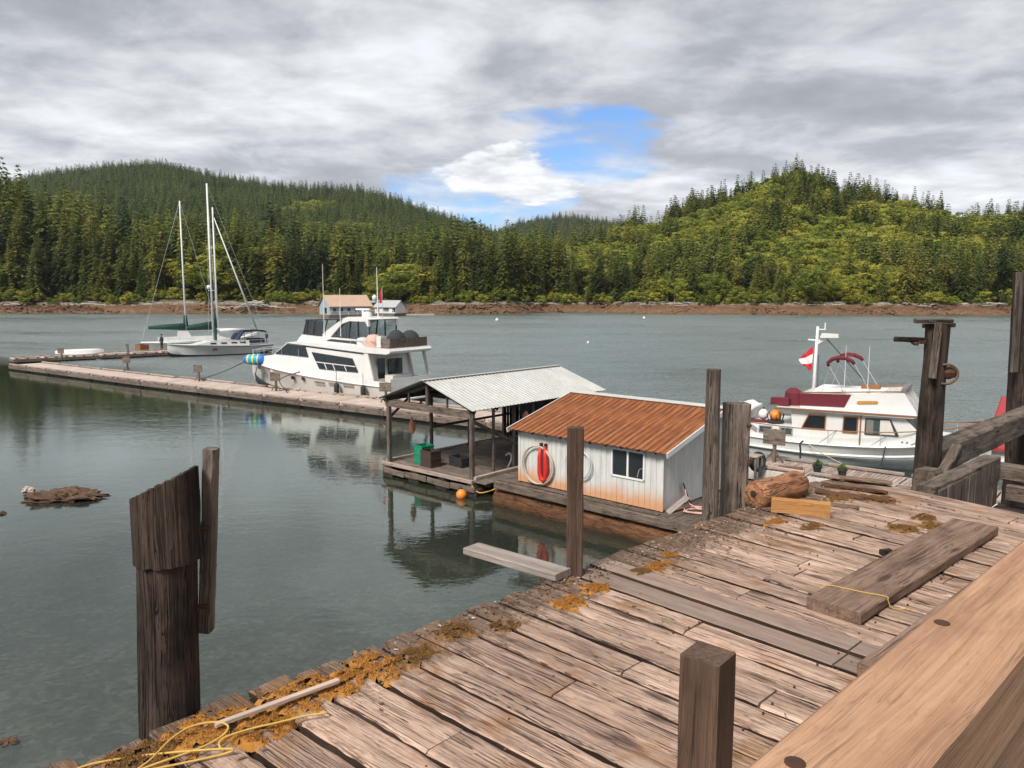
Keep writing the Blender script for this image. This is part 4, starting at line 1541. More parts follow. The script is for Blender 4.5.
paint('green_crate', (0.006, 0.23, 0.12), 0.55, 0.3, (0.004, 0.1, 0.06), 4)
paint('brown_crate', (0.055, 0.033, 0.026), 0.7, 0.4, (0.03, 0.02, 0.018), 5)
paint('net_dark', (0.035, 0.036, 0.036), 0.95, 0.6, (0.09, 0.085, 0.08), 6, streak=False)
paint('galvanised', (0.50, 0.495, 0.47), 0.55, 0.45, (0.30, 0.25, 0.20), 0.9, var=0.1)
paint('house_blue', (0.36, 0.43, 0.48), 0.7, 0.3, (0.25, 0.26, 0.26), 0.6)
paint('roof_pale_orange', (0.52, 0.36, 0.265), 0.8, 0.3, (0.5, 0.3, 0.2), 0.5)
paint('roof_grey', (0.42, 0.42, 0.42), 0.7, 0.3, (0.3, 0.3, 0.29), 0.5)
paint('red_metal', (0.36, 0.035, 0.04), 0.55, 0.3, (0.42, 0.12, 0.11), 1.2)
paint('foam_white', (0.62, 0.58, 0.53), 0.85, 0.5, (0.3, 0.23, 0.17), 2)
paint('driftwood', (0.40, 0.37, 0.33), 0.9, 0.4, (0.2, 0.17, 0.14), 0.7)
paint('skin', (0.50, 0.33, 0.26), 0.6, 0.1)
paint('clothes_dark', (0.02, 0.022, 0.028), 0.9, 0.2)
paint('terracotta_pot', (0.022, 0.026, 0.030), 0.55, 0.2)
foliage('pot_plant', [(0.3, (0.06, 0.10, 0.03)), (0.7, (0.14, 0.20, 0.05))])


def glass_mats():
    for name, c, rough in (('window_dark', (0.012, 0.015, 0.018), 0.06), ('window_green', (0.03, 0.045, 0.042), 0.08)):
        m_, nt = new_mat(name)
        n = noise_(nt, coords(nt), 1.3, 3)
        cc = mix(nt, n, c, tuple(v * 2.2 for v in c))
        b_ = nd(nt, 'ShaderNodeBsdfPrincipled', None, Base_Color=cc, Roughness=rough)
        b_.inputs['Specular IOR Level'].default_value = 0.6
        finish(nt, b_.outputs[0])
        MAT[name] = m_
    m_, nt = new_mat('clear_vinyl')
    fr = nd(nt, 'ShaderNodeFresnel', None, IOR=1.4).outputs[0]
    tr = nd(nt, 'ShaderNodeBsdfTransparent', None, Color=(0.84, 0.87, 0.88))
    gl = nd(nt, 'ShaderNodeBsdfGlossy', None, Roughness=0.12)
    finish(nt, nd(nt, 'ShaderNodeMixShader', None, i0=math_(nt, 'ADD', fr, 0.06, clamp=True), i1=tr.outputs[0], i2=gl.outputs[0]).outputs[0])
    MAT['clear_vinyl'] = m_


glass_mats()


def rust_roof():
    m_, nt = new_mat('rust_roof')
    c = coords(nt, rand=False)
    n = noise_(nt, mapping(nt, c, (6, 0.5, 0.5)), 1.6, 6, 0.65)
    n2 = noise_(nt, c, 1.1, 5, 0.6)
    cc = ramp(nt, n, [(0.30, (0.085, 0.026, 0.009)), (0.46, (0.21, 0.064, 0.016)), (0.60, (0.36, 0.118, 0.028)), (0.72, (0.46, 0.26, 0.12))])
    cc = mix(nt, ramp(nt, n2, [(0.40, 0.0), (0.62, 0.8)]), cc, (0.125, 0.040, 0.013))
    st = ramp(nt, noise_(nt, mapping(nt, c, (17, 0.22, 0.22)), 1.5, 3, 0.5), [(0.60, 0.0), (0.67, 0.65)])
    cc = mix(nt, st, cc, (0.62, 0.45, 0.32))
    finish(nt, nd(nt, 'ShaderNodeBsdfPrincipled', None, Base_Color=cc, Roughness=0.8, Normal=bump(nt, n, 0.4, 0.01)).outputs[0])
    MAT['rust_roof'] = m_


rust_roof()


def siding_mat(house):
    m_, nt = new_mat('siding_white')
    oc = nd(nt, 'ShaderNodeTexCoord', {'object': house}).outputs['Object']
    s = nd(nt, 'ShaderNodeSeparateXYZ', None, Vector=oc)
    n = noise_(nt, mapping(nt, oc, (5, 5, 0.6)), 1.5, 6, 0.65)
    n2 = noise_(nt, oc, 0.9, 3, 0.5)
    base = mix(nt, ramp(nt, n, [(0.3, 0.0), (0.7, 1.0)]), (0.48, 0.47, 0.44), (0.66, 0.66, 0.64))
    # rust water splashed up from the sill of the front wall
    h = math_(nt, 'SUBTRACT', math_(nt, 'ADD', 1.06, math_(nt, 'MULTIPLY', n2, 0.85)), s.outputs[2])
    h = math_(nt, 'ADD', h, math_(nt, 'MULTIPLY', math_(nt, 'SUBTRACT', n, 0.5), 0.8))
    st = ramp(nt, h, [(0.05, 0.0), (0.50, 0.85)])
    front = ramp(nt, s.outputs[1], [(0.02, 1.0), (0.06, 0.12)])
    base = mix(nt, math_(nt, 'MULTIPLY', st, front), base, (0.56, 0.25, 0.085))
    base = mix(nt, ramp(nt, noise_(nt, mapping(nt, oc, (3, 3, 0.8)), 2.2, 6, 0.7), [(0.55, 0.0), (0.75, 0.4)]), base, (0.33, 0.30, 0.26))
    finish(nt, nd(nt, 'ShaderNodeBsdfPrincipled', None, Base_Color=base, Roughness=0.6, Normal=bump(nt, n, 0.25, 0.006)).outputs[0])
    MAT['siding_white'] = m_


def ribbed_sheet(w, L, rib=0.22, rh=0.028, mat=None, th=0.006):
    """metal sheet, x across ribs 0..w, y along 0..L"""
    k_ = max(1, round(w / rib))
    xs = []
    for q in range(k_ + 1):
        x = w * q / k_
        if q > 0:
            xs += [(x - 0.03, 0), (x - 0.013, rh)]
        if q in (0, k_):
            xs.append((x, rh))
        if q < k_:
            xs += [(x + 0.013, rh), (x + 0.03, 0)]
    m_ = MB()
    n = len(xs)
    for z in (0, -th):
        m_.add([(a_, y_, b_ + z) for y_ in (0, L) for a_, b_ in xs], [(i, i + 1, n + i + 1, n + i) for i in range(n - 1)])
    return m_.mesh('sheet', mat)


def plane_frame(o, xdir, ydir):
    x = Vector(xdir).normalized()
    y = Vector(ydir)
    y = (y - x * y.dot(x)).normalized()
    z = x.cross(y)
    M = Matrix((x, y, z)).transposed().to_4x4()
    M.translation = Vector(o)
    return M


# ------------------------------------------------------------------ white floathouse with rusty roof
def floathouse():
    d = Vector((0.7325, -0.6808, 0)).normalized()
    t_ = thing('floathouse', 'small white board floathouse with rusty orange metal roof on log floats', 'floathouse', (0.25, 25.16, 0), math.atan2(d.y, d.x))
    siding_mat(t_)
    W, D, ZF, ZE, ZR, YR = 5.46, 5.0, 0.86, 2.66, 3.50, 3.13
    bw = W / 28
    wx0, wx1, wz0, wz1 = 19 * bw, 25 * bw, 1.63, 2.49

    def board(nm, p0, p1, w, th, up):
        beam(nm, p0, p1, w, th, MAT['siding_white'], t_, up=up, ch=0.006)
    for i in range(28):
        x = (i + 0.5) * bw
        if 19 <= i < 25:
            board('siding_board', (x, 0.01, ZF), (x, 0.01, wz0), bw - 0.005, 0.022, (0, -1, 0))
            board('siding_board', (x, 0.01, wz1), (x, 0.01, ZE - 0.03), bw - 0.005, 0.022, (0, -1, 0))
        else:
            board('siding_board', (x, 0.01, ZF), (x, 0.01, ZE - 0.03), bw - 0.005, 0.022, (0, -1, 0))
    n2 = 25
    for i in range(n2):
        y = 0.03 + (i + 0.5) * (D - 0.03) / n2
        top = (ZE + (ZR - ZE) * (y + 0.0) / YR) if y < YR else ZR - (y - YR) * (ZR - ZE) / (D - YR)
        for xx in (W - 0.01, 0.01):
            board('siding_board', (xx, y, ZF), (xx, y, top - 0.05), D / n2 - 0.005, 0.022, (1, 0, 0))
    MB().box((W / 2, D - 0.01, (ZF + ZE) / 2), (W - 0.06, 0.02, ZE - ZF)).build('back_wall', MAT['siding_white'], t_)
    MB().box((W / 2, D / 2, (ZF + 2.4) / 2), (W - 0.3, D - 0.4, 2.4 - ZF)).build('interior_dark_box', MAT['trim_dark'], t_)  # room's shade put in as a solid near-black box
    for x in (0.0, W):
        beam('corner_board', (x, -0.012, ZF), (x, -0.012, ZE - 0.02), 0.09, 0.025, MAT['siding_white'], t_, up=(0, -1, 0))
    # window
    w = MB()
    for (a_, b_, c_, e_) in ((wx0, wx1, wz1 - .05, wz1), (wx0, wx1, wz0, wz0 + .05), (wx0, wx0 + .05, wz0, wz1), (wx1 - .05, wx1, wz0, wz1), (4.26, 4.32, wz0, wz1)):
        w.box(((a_ + b_) / 2, -0.012, (c_ + e_) / 2), (b_ - a_, 0.04 if a_ != 4.26 else 0.035, e_ - c_))
    wo = w.build('window_frame', MAT['white_trim'], t_)
    for x0, x1 in ((wx0 + .05, 4.26), (4.32, wx1 - .05)):
        MB().box(((x0 + x1) / 2, 0.012, (wz0 + wz1) / 2), (x1 - x0 + .01, 0.008, wz1 - wz0 - .08)).build('pane', MAT['window_dark'], wo)
    MB().tube([(4.62, -0.004, 1.72), (4.68, -0.004, 1.95), (4.80, -0.004, 2.02), (4.86, -0.004, 1.8)], 0.012, 5).build('hose_end', MAT['rope_pale'], wo)
    # roof sheets
    ov = 0.28
    rise = (ZR - ZE) / YR
    for k in range(9):
        x0 = -0.26 + k * (W + 0.56) / 9
        w_ = (W + 0.56) / 9
        L = math.hypot(YR + ov, rise * (YR + ov))
        M = plane_frame((x0, -ov, ZE - rise * ov + 0.02), (1, 0, 0), (0, 1, rise))
        link('roof_sheet', ribbed_sheet(w_, L, mat=MAT['rust_roof']), t_, M)
        L2 = math.hypot(D - YR + 0.2, (ZR - ZE))
        M = plane_frame((x0 + w_, D + 0.2, ZE + 0.0 - 0.06), (-1, 0, 0), (0, -(D - YR + .2), ZR - ZE + 0.09))
        link('roof_sheet', ribbed_sheet(w_, L2 + 0.03, mat=MAT['rust_roof']), t_, M)
    rc = MB()
    rc.bar((-0.28, YR - 0.07, ZR + 0.045), (W + 0.32, YR - 0.07, ZR + 0.045), 0.22, 0.012, up=(0, -rise, 1))
    rc.build('ridge_cap', MAT['galvanised'], t_)
    for x in (-0.29, W + 0.315):
        m_ = MB()
        m_.bar((x, -ov - 0.02, ZE - rise * ov - 0.03), (x, YR, ZR - 0.03), 0.028, 0.15)
        m_.bar((x, YR, ZR - 0.03), (x, D + 0.2, ZE - 0.09), 0.028, 0.15)
        m_.build('barge_board', MAT['white_trim'], t_)
    for k in range(10):
        x = 0.15 + k * (W - 0.3) / 9
        MB().bar((x, -0.24, ZE - 0.115), (x, 0.0, ZE - 0.055), 0.04, 0.08).build('rafter_end', MAT['pile_grey'], t_)
    # float: deck planks, fascia timber, logs
    x0, x1, y0 = -0.66, 7.05, -0.47
    nb = 38
    for k in range(nb):
        w_ = (x1 - x0) / nb
        x = x0 + (k + 0.5) * w_
        beam('deck_plank', (x, y0 + 0.06, 0.80), (x, D + 0.35, 0.80), w_ - 0.012, 0.05, MAT['timber_grey'], t_, ch=0.006)
    beam('fascia_timber', (x0 - 0.02, y0 + 0.0, 0.70), (x1 + 0.05, y0 + 0.0, 0.70), 0.12, 0.27, MAT['timber_grey'], t_, ch=0.02, seg=40, jit=0.012)
    beam('sill_timber', (x0, y0 + 0.2, 0.845), (x1 - 1.5, y0 + 0.2, 0.845), 0.20, 0.03, MAT['timber_grey'], t_, ch=0.01, seg=20, jit=0.01)
    for y in (-0.08, 2.3, 4.6):
        log_obj('float_log', (x0 - 0.10, y, 0.14), (x1 - 0.1, y, 0.10), 0.43, 0.46, MAT['float_log'], t_, n=26, seg=40, jit=0.10, seed=y)
    for x in (0.4, 3.2, 6.2):
        beam('cross_timber', (x, y0 + 0.07, 0.655), (x, D + 0.3, 0.655), 0.2, 0.22, MAT['pile_dark'], t_, ch=0.01)
    return t_


FH = floathouse()


def fh(x, y, z):
    return FH.matrix_basis @ Vector((x, y, z)) if False else (Matrix.Rotation(FH.rotation_euler.z, 3, 'Z') @ Vector((x, y, z)) + FH.location)


# hoses and the red float coat hung on the front wall
def hose_loop(cx, cz, rx, rz, turns, y, mt, label, rad=0.022, seed=1):
    r = random.Random(seed)
    pts = []
    N = 26 * turns
    for i in range(N + 1):
        a_ = 6.2832 * turns * i / N
        q = 1 + 0.06 * math.sin(a_ / turns * 2 + seed)
        pts.append(fh(cx + rx * q * math.sin(a_) + 0.04 * math.sin(a_ * 0.5), y - 0.012 * (i / N) * turns, cz + rz * q * math.cos(a_)))
    m_ = MB().tube(pts, rad, 7)
    return tag(m_.build('hose_coil', MAT[mt], None, smooth=True), label, 'hose')


hose_loop(0.86, 1.50, 0.62, 0.62, 2, -0.10, 'rope_pale', 'big loop of beige hose hanging on the white floathouse wall', 0.026)
hose_loop(2.55, 1.78, 0.48, 0.45, 2, -0.10, 'blue_grey_hull', 'pale grey hose coil hanging on the floathouse wall behind the square post', 0.018, 2)
t = thing('red_bumper', 'bright red padded strap hanging in a loop on the white floathouse wall', 'strap', fh(1.12, -0.09, 1.05), FH.rotation_euler.z)
m = MB()
m.tube([(-0.13, 0, 1.10), (-0.14, -0.02, 0.75), (-0.13, -0.02, 0.25), (-0.07, -0.02, 0.05), (0.03, -0.02, 0.0), (0.11, -0.02, 0.08), (0.13, -0.02, 0.4), (0.10, -0.02, 0.8), (0.05, 0, 1.12)],
       [0.05, .075, .085, .08, .075, .08, .09, .08, .05], 8)
m.build('strap', MAT['red_plastic'], t, smooth=True)
for x in (-0.13, 0.06):
    MB().box((x, 0.03, 1.14), (0.07, 0.09, 0.14)).build('hook_block', MAT['pile_dark'], t)
o = beam('leaning_board', fh(5.62, 0.05, 0.84), fh(5.85, 0.75, 1.22), 0.16, 0.03, MAT['plank_silver'], None, ch=0.004, up=(0.3, -0.6, 1))
tag(o, 'white edged board lying against the right wall of the floathouse', 'board')
o = beam('dark_board', fh(5.66, 1.25, 0.84), fh(5.56, 1.0, 1.50), 0.13, 0.03, MAT['pile_dark'], None, ch=0.004, up=(1, 0, 0))
tag(o, 'short dark board leaning on the right wall of the floathouse', 'board')
rr = random.Random(4)
pp = [fh(6.2 + 0.42 * math.cos(i * 1.3) * rr.uniform(.5, 1.1), 0.75 + 0.42 * math.sin(i * 1.3) * rr.uniform(.5, 1.1), 0.845 + 0.004 * i) for i in range(16)] + [fh(5.9, 0.8, 1.0), fh(5.62, 1.0, 1.35)]
rope('rope_pile', pp, 0.016, 'salmon', 'tangled pinkish rope on the floathouse deck beside the leaning boards', sub=6)


# ------------------------------------------------------------------ open shed float
def open_shed():
    xd = Vector((0.747, -0.665, 0)).normalized()
    t_ = thing('open_shed', 'open sided float shed with pale metal gable roof on grey posts', 'shed', (-4.76, 29.66, 0), math.atan2(xd.y, xd.x))
    W, L, ZE, ZR = 4.5, 7.4, 3.02, 3.86
    ZD = 0.50
    nb = 42
    for k in range(nb):
        y = -0.1 + (k + 0.5) * (L + 0.3) / nb
        beam('floor_plank', (-0.1, y, ZD - 0.02), (W + 0.75, y, ZD - 0.02), (L + 0.3) / nb - 0.014, 0.045, MAT['dock_side'], t_, ch=0.005)
    beam('edge_timber', (-0.25, -0.17, ZD - 0.02), (W + 0.2, -0.17, ZD - 0.02), 0.12, 0.13, MAT['dock_wood'], t_, ch=0.012, seg=14, jit=0.008)
    beam('edge_timber', (W + 0.12, 0.0, ZD + 0.07), (W + 0.12, L, ZD + 0.07), 0.14, 0.12, MAT['dock_wood'], t_, ch=0.012, seg=14, jit=0.008)
    beam('edge_timber', (-0.17, 0, ZD + 0.05), (-0.17, L, ZD + 0.05), 0.12, 0.10, MAT['dock_wood'], t_, ch=0.012, seg=14, jit=0.008)
    for k in range(4):
        x = -0.1 + k * 1.25
        beam('fender_plank', (x, -0.22, 0.22), (x + 1.2, -0.22, 0.18 + 0.05 * (k % 2)), 0.06, 0.22, MAT['dock_side'], t_, ch=0.02, seg=8, jit=0.02)
    for x in (0.1, 1.6, 3.1, 4.6):
        log_obj('float_log', (x, -0.2, 0.10), (x, L + 0.3, 0.10), 0.30, 0.27, MAT['pile_dark'], t_, n=14, seg=14, jit=0.12, seed=x)
    for y in (0.2, 2.6, 5.0, 7.2):
        beam('float_cross', (-0.2, y, 0.385), (W + 0.7, y, 0.385), 0.16, 0.14, MAT['pile_dark'], t_)
    ys = [0.0, 2.2, 4.4, 6.6, L - 0.1]
    for i, y in enumerate(ys):
        for x in (0.0, W):
            s = 0.15 if (i == 0) else 0.12
            beam('post', (x, y, ZD - 0.25), (x, y, ZE - 0.08), s, s, MAT['pile_grey'], t_, ch=0.012, seg=8, jit=0.006)
    for y in (1.1, 3.3, 5.5):
        beam('stud', (W, y, ZD + 0.0), (W, y, ZE - 0.08), 0.09, 0.09, MAT['pile_grey'], t_, ch=0.008)
    for x in (0.0, W):
        beam('wall_plate', (x, -0.15, ZE - 0.02), (x, L, ZE - 0.02), 0.11, 0.14, MAT['pile_grey'], t_, ch=0.008)
    beam('tie_beam', (-0.12, -0.02, ZE - 0.20), (W + 0.12, -0.02, ZE - 0.20), 0.10, 0.26, MAT['timber_grey'], t_, ch=0.01, seg=12, jit=0.005)
    for y in (2.2, 4.4, 6.6):
        beam('tie_beam', (0, y, ZE - 0.10), (W, y, ZE - 0.10), 0.08, 0.18, MAT['timber_grey'], t_)
        beam('king_post', (W / 2, y, ZE), (W / 2, y, ZR - 0.1), 0.10, 0.10, MAT['pile_grey'], t_)
    beam('king_post', (W / 2, -0.02, ZE - 0.07), (W / 2, -0.02, ZR - 0.06), 0.12, 0.12, MAT['pile_grey'], t_)
    for y in (-0.05, 1.1, 2.2, 3.3, 4.4, 5.5, 6.5, L - 0.1):
        for x0 in (-0.22, W + 0.22):
            beam('rafter', (x0, y, ZE - 0.105), (W / 2, y, ZR - 0.105), 0.05, 0.10, MAT['pile_dark'], t_)
    beam('mid_rail', (W, 0, 1.75), (W, L, 1.75), 0.05, 0.10, MAT['pile_grey'], t_)
    beam('brace', (W + 0.02, 0.1, 2.55), (W + 0.02, 3.9, 0.75), 0.05, 0.13, MAT['timber_grey'], t_)
    beam('brace', (0, 0.1, 2.3), (0, 1.0, ZE - 0.1), 0.05, 0.1, MAT['timber_grey'], t_)
    for x in (W * .27, W * .73):
        beam('gable_strut', (x, -0.02, ZE - 0.07), (x, -0.02, ZE + 0.36), 0.07, 0.07, MAT['pile_grey'], t_)
    for y in (2.2, 4.4, 6.6):
        for s in (-1, 1):
            beam('truss_web', (W / 2, y, ZE + 0.02), (W / 2 + s * W * .26, y, ZE + .36), 0.05, 0.08, MAT['pile_grey'], t_)
    beam('mid_rail', (0, 2.2, 1.6), (0, L, 1.6), 0.05, 0.10, MAT['pile_grey'], t_)
    rise = (ZR - ZE) / (W / 2 + 0.22)
    half = W / 2 + 0.28
    sl = math.hypot(half, rise * half)
    ns = 10
    for k in range(ns):
        y = -0.3 + k * (L + 0.6) / ns
        w_ = (L + 0.6) / ns
        M = plane_frame((W + 0.28, y, ZE - 0.02), (0, 1, 0), (-half, 0, rise * half))
        link('roof_sheet', ribbed_sheet(w_, sl, rib=0.20, rh=0.022, mat=MAT['galvanised']), t_, M)
        M = plane_frame((-0.28, y + w_, ZE - 0.02), (0, -1, 0), (half, 0, rise * half))
        link('roof_sheet', ribbed_sheet(w_, sl, rib=0.20, rh=0.022, mat=MAT['galvanised']), t_, M)
    MB().bar((W / 2, -0.32, ZR + 0.035), (W / 2, L + 0.32, ZR + 0.035), 0.2, 0.015).build('ridge_cap', MAT['galvanised'], t_)
    # boarded back part
    for k in range(20):
        x = (k + 0.5) * W / 20
        beam('wall_board', (x, L, ZD), (x, L, ZE + 0.25 - abs(x - W / 2) * 0.1), W / 20 - 0.01, 0.02, MAT['pile_dark'], t_, up=(0, -1, 0))
    for k in range(4):
        y = 6.6 + (k + 0.5) * 0.75 / 4
        beam('wall_board', (0.0, y, ZD), (0.0, y, ZE - 0.1), 0.165, 0.02, MAT['pile_dark'], t_, up=(1, 0, 0))
    return t_


SH = open_shed()


def sh(x, y, z):
    return Matrix.Rotation(SH.rotation_euler.z, 3, 'Z') @ Vector((x, y, z)) + SH.location


def crate(name, c, sx, sy, sz, mt, label, cat='crate', openwork=True):
    t_ = thing(name, label, cat, c, SH.rotation_euler.z + rnd.uniform(-.15, .15))
    m_ = MB()
    for x in (-1, 1):
        m_.box((x * (sx / 2 - .012), 0, sz / 2), (0.024, sy, sz))
    for y in (-1, 1):
        m_.box((0, y * (sy / 2 - .012), sz / 2), (sx - .05, 0.024, sz))
    m_.box((0, 0, 0.012), (sx - .05, sy - .05, 0.024))
    m_.build('body', MAT[mt], t_)
    for z in (0.04, sz * 0.5, sz - 0.03):
        b_ = MB()
        for x in (-1, 1):
            b_.box((x * (sx / 2 + .008), 0, z), (0.016, sy + .032, 0.04))
        for y in (-1, 1):
            b_.box((0, y * (sy / 2 + .008), z), (sx, 0.016, 0.04))
        b_.build('rib', MAT[mt], t_)
    return t_


crate('green_crate', sh(1.15, 0.75, 0.505), 0.55, 0.55, 0.72, 'green_crate', 'tall bright green plastic tote at the front of the open shed')
crate('brown_crate', sh(1.75, 0.55, 0.505), 0.62, 0.5, 0.62, 'brown_crate', 'dark brown crate beside the green tote in the open shed')
crate('black_crate', sh(2.55, 1.35, 0.505), 0.80, 0.5, 0.36, 'rubber', 'low black crate on the open shed floor right of the brown crate')


def cloth_hang(p0, p1, drop, mt, label, cat, name='hanging_net', seed=0):
    r = random.Random(seed)
    rows = []
    p0, p1 = Vector(p0), Vector(p1)
    side = (p1 - p0).cross(Vector((0, 0, 1))).normalized()
    for j in range(11):
        row = []
        for i in range(15):
            u, v = i / 14, j / 10
            p = p0.lerp(p1, u) + Vector((0, 0, -drop * v * (1 - 0.25 * abs(math.sin(u * 5 + seed)))))
            p += side * (0.07 * math.sin(u * 16 + seed) * (0.3 + v) + 0.04 * noise.noise((u * 4, v * 4, seed)))
            row.append(p)
        rows.append(row)
    m_ = MB().grid(rows)
    for row in range(2):
        pass
    o_ = m_.build(name, MAT[mt], None, smooth=True, fix=False)
    md = o_.modifiers.new('thickness', 'SOLIDIFY')
    md.thickness = 0.03
    return tag(o_, label, cat)


cloth_hang(sh(4.42, 4.7, 2.85), sh(4.42, 6.4, 2.85), 2.0, 'net_dark', 'dark net hanging along the right side inside the open shed', 'net', seed=1)
cloth_hang(sh(3.4, 6.5, 2.8), sh(4.3, 6.5, 2.8), 1.6, 'canvas_grey', 'grey tarp hanging at the back of the open shed', 'tarp', 'hanging_tarp', seed=2)
cloth_hang(sh(0.7, 6.95, 2.8), sh(2.8, 6.95, 2.8), 1.7, 'net_dark', 'dark net hanging across the back of the open shed', 'net', seed=3)


for i_, (x_, y_, z_) in enumerate(((3.9, 5.6, .55), (3.6, 5.7, .62), (3.3, 5.5, .55))):
    o = beam('stored_board', sh(x_, y_, z_), sh(x_ - .3, y_ + 1.6, z_ + .02 + .5 * (i_ == 1)), .22, .04, MAT['pile_grey'], None, ch=.004)
    tag(o, ['grey board lying at the back right of the open shed floor', 'grey board propped on another at the back of the open shed', 'grey board lying in the middle of the open shed floor at the back'][i_], 'board')


def buoy(name, c, rx, rz, mt, label, cat='buoy', group=None, neck=True):
    t_ = thing(name, label, cat, c, group=group)
    m_ = MB().lathe([(0.01, -rz), (rx * .6, -rz * .82), (rx * .93, -rz * .35), (rx, 0.05 * rz), (rx * .86, rz * .5), (rx * .45, rz * .88), (rx * .2, rz)], 16)
    m_.build('float_body', MAT[mt], t_, smooth=True)
    MB().lathe([(rx * .2, rz * .98), (rx * .22, rz * 1.25), (rx * .1, rz * 1.3)], 10).build('eyelet', MAT['trim_dark' if neck else mt], t_)
    return t_


buoy('orange_float', Vector((-1.75, 26.2, 0.10)), 0.19, 0.20, 'orange_plastic', 'orange round float in the water at the shed corner')
buoy('hanging_float', sh(0.0, 1.25, 1.75) + Vector((-0.05, -0.1, 0)), 0.13, 0.30, 'orange_pale', 'faded pinkish float hanging on a left post of the open shed')
buoy('inside_float', sh(4.4, 3.0, 2.35), 0.13, 0.26, 'orange_pale', 'pale orange float hanging by a right post inside the shed')
rope('float_line', [sh(4.55, 0.05, 0.55), sh(4.7, -0.2, 0.35), sh(5.0, -0.1, 0.15), sh(5.4, 0.3, 0.3), fh(-0.6, -0.3, 0.65)], 0.022, 'rope_yellow', 'slack yellow green line between the shed corner and the floathouse')
rope('white_hose', [sh(4.2, 2.2, 0.53), sh(4.3, 2.3, 0.9), sh(4.15, 2.35, 1.05), sh(4.0, 2.3, 0.95)], 0.035, 'flag_white', 'white bent hose standing on the shed floor by the brace', 'hose')


# ------------------------------------------------------------------ floating docks
def floating_dock(name, label, p0, p1, width, z=0.45, sec=3.6, left=True, side_mat='dock_side', plank=None, fasc=0.30):
    """p0 -> p1 runs along the near edge; the dock lies to the left of that direction (away from the camera)"""
    p0, p1 = Vector((*p0, 0)), Vector((*p1, 0))
    d = (p1 - p0)
    L = d.length
    t_ = thing(name, label, 'dock', p0, math.atan2(d.y, d.x))
    n = max(1, round(L / sec))
    for k in range(n):
        a_, b_ = L * k / n + 0.02, L * (k + 1) / n - 0.02
        if plank:
            q = max(1, round((b_ - a_) / plank))
            for i in range(q):
                x = a_ + (i + .5) * (b_ - a_) / q
                beam('deck_plank', (x, 0.1, z - 0.02), (x, width - 0.1, z - 0.02), (b_ - a_) / q - 0.016, 0.04, MAT['dock_wood'], t_, ch=0.005)
        else:
            me = wood_mesh(width - 0.24, b_ - a_, 0.05, MAT['dock_panel'])
            M = plane_frame(((a_ + b_) / 2, 0.12, z - 0.03), (0, 1, 0), (-1, 0, 0))
            link('deck_panel', me, t_, M)
        beam('fascia_board', (a_, 0.04, z - fasc / 2 - 0.02), (b_, 0.04, z - fasc / 2 - 0.02), 0.07, fasc, MAT[side_mat], t_, ch=0.008, seg=6, jit=0.006)
        beam('fascia_board', (a_, width - 0.04, z - fasc / 2 - 0.02), (b_, width - 0.04, z - fasc / 2 - 0.02), 0.07, fasc, MAT[side_mat], t_, ch=0.008)
        for y in (0.1, width - 0.1):
            beam('bull_rail', (a_ + 0.1, y, z + 0.10), (b_ - 0.1, y, z + 0.10), 0.11, 0.10, MAT['dock_wood'], t_, ch=0.01)
            for x in (a_ + 0.35, (a_ + b_) / 2, b_ - 0.35):
                MB().box((x, y, z + 0.025), (0.22, 0.10, 0.05)).build('rail_block', MAT['dock_side'], t_)
        MB().box(((a_ + b_) / 2, width / 2, 0.03), (b_ - a_ - 0.3, width - 0.35, 0.5 - 0.34 + z * .5)).build('float_tank', MAT['rubber'], t_)
    for x in (0.04, L - 0.04):
        beam('end_board', (x, 0.08, z - 0.16), (x, width - 0.08, z - 0.16), 0.06, 0.26, MAT[side_mat], t_)
    return t_


def dock_panel_mat():
    m_, nt = new_mat('dock_panel')
    c = coords(nt, rand=False)
    s = nd(nt, 'ShaderNodeSeparateXYZ', None, Vector=c)
    cell = math_(nt, 'DIVIDE', s.outputs[1], 0.15)
    fr = math_(nt, 'FRACT', cell)
    gap = ramp(nt, math_(nt, 'ABSOLUTE', math_(nt, 'SUBTRACT', fr, 0.5)), [(0.44, 0.0), (0.49, 1.0)])
    tone = nd(nt, 'ShaderNodeTexWhiteNoise', {'noise_dimensions': '1D'}, W=math_(nt, 'FLOOR', cell)).outputs[0]
    base = mix(nt, tone, (0.36, 0.275, 0.23), (0.56, 0.45, 0.385))
    base = mix(nt, ramp(nt, noise_(nt, worldpos(nt), 0.9, 5, 0.65), [(0.42, 0.0), (0.62, 0.6)]), base, (0.62, 0.52, 0.46))
    base = mix(nt, ramp(nt, noise_(nt, mapping(nt, c, (0.5, 8, 1)), 2.0, 4, 0.6), [(0.45, 0.0), (0.7, 0.5)]), base, (0.24, 0.18, 0.14))
    base = mix(nt, math_(nt, 'MULTIPLY', gap, 0.8), base, (0.05, 0.035, 0.028))
    finish(nt, nd(nt, 'ShaderNodeBsdfPrincipled', None, Base_Color=base, Roughness=0.85).outputs[0])
    MAT['dock_panel'] = m_


dock_panel_mat()
D1A, D1B, D1C = Vector((-46.8, 71.7)), Vector((-28.0, 58.0)), Vector((1.6, 37.2))
floating_dock('floating_dock', 'outer section of the long floating dock reaching the left edge', D1A, D1B - Vector((0.06, -0.045)), 3.0)
floating_dock('floating_dock', 'main section of the long floating dock beside the motor yacht', D1B, D1C, 3.3)
floating_dock('finger_dock', 'finger dock branching off towards the sailboats at left', (-44.2, 83.2), (-37.2, 88.8), 3.6, sec=3.0)
floating_dock('link_dock', 'low dock joining the outer dock tip and the finger dock', (-50.4, 78.0), (-44.4, 82.9), 3.0, sec=3.0)
TD = floating_dock('trawler_dock', 'planked floating dock with pale side between the pier and the trawler', (6.2, 31.0), (17.2, 21.8), 2.15, z=0.5, sec=3.0, plank=0.145, side_mat='foam_white', fasc=0.42)


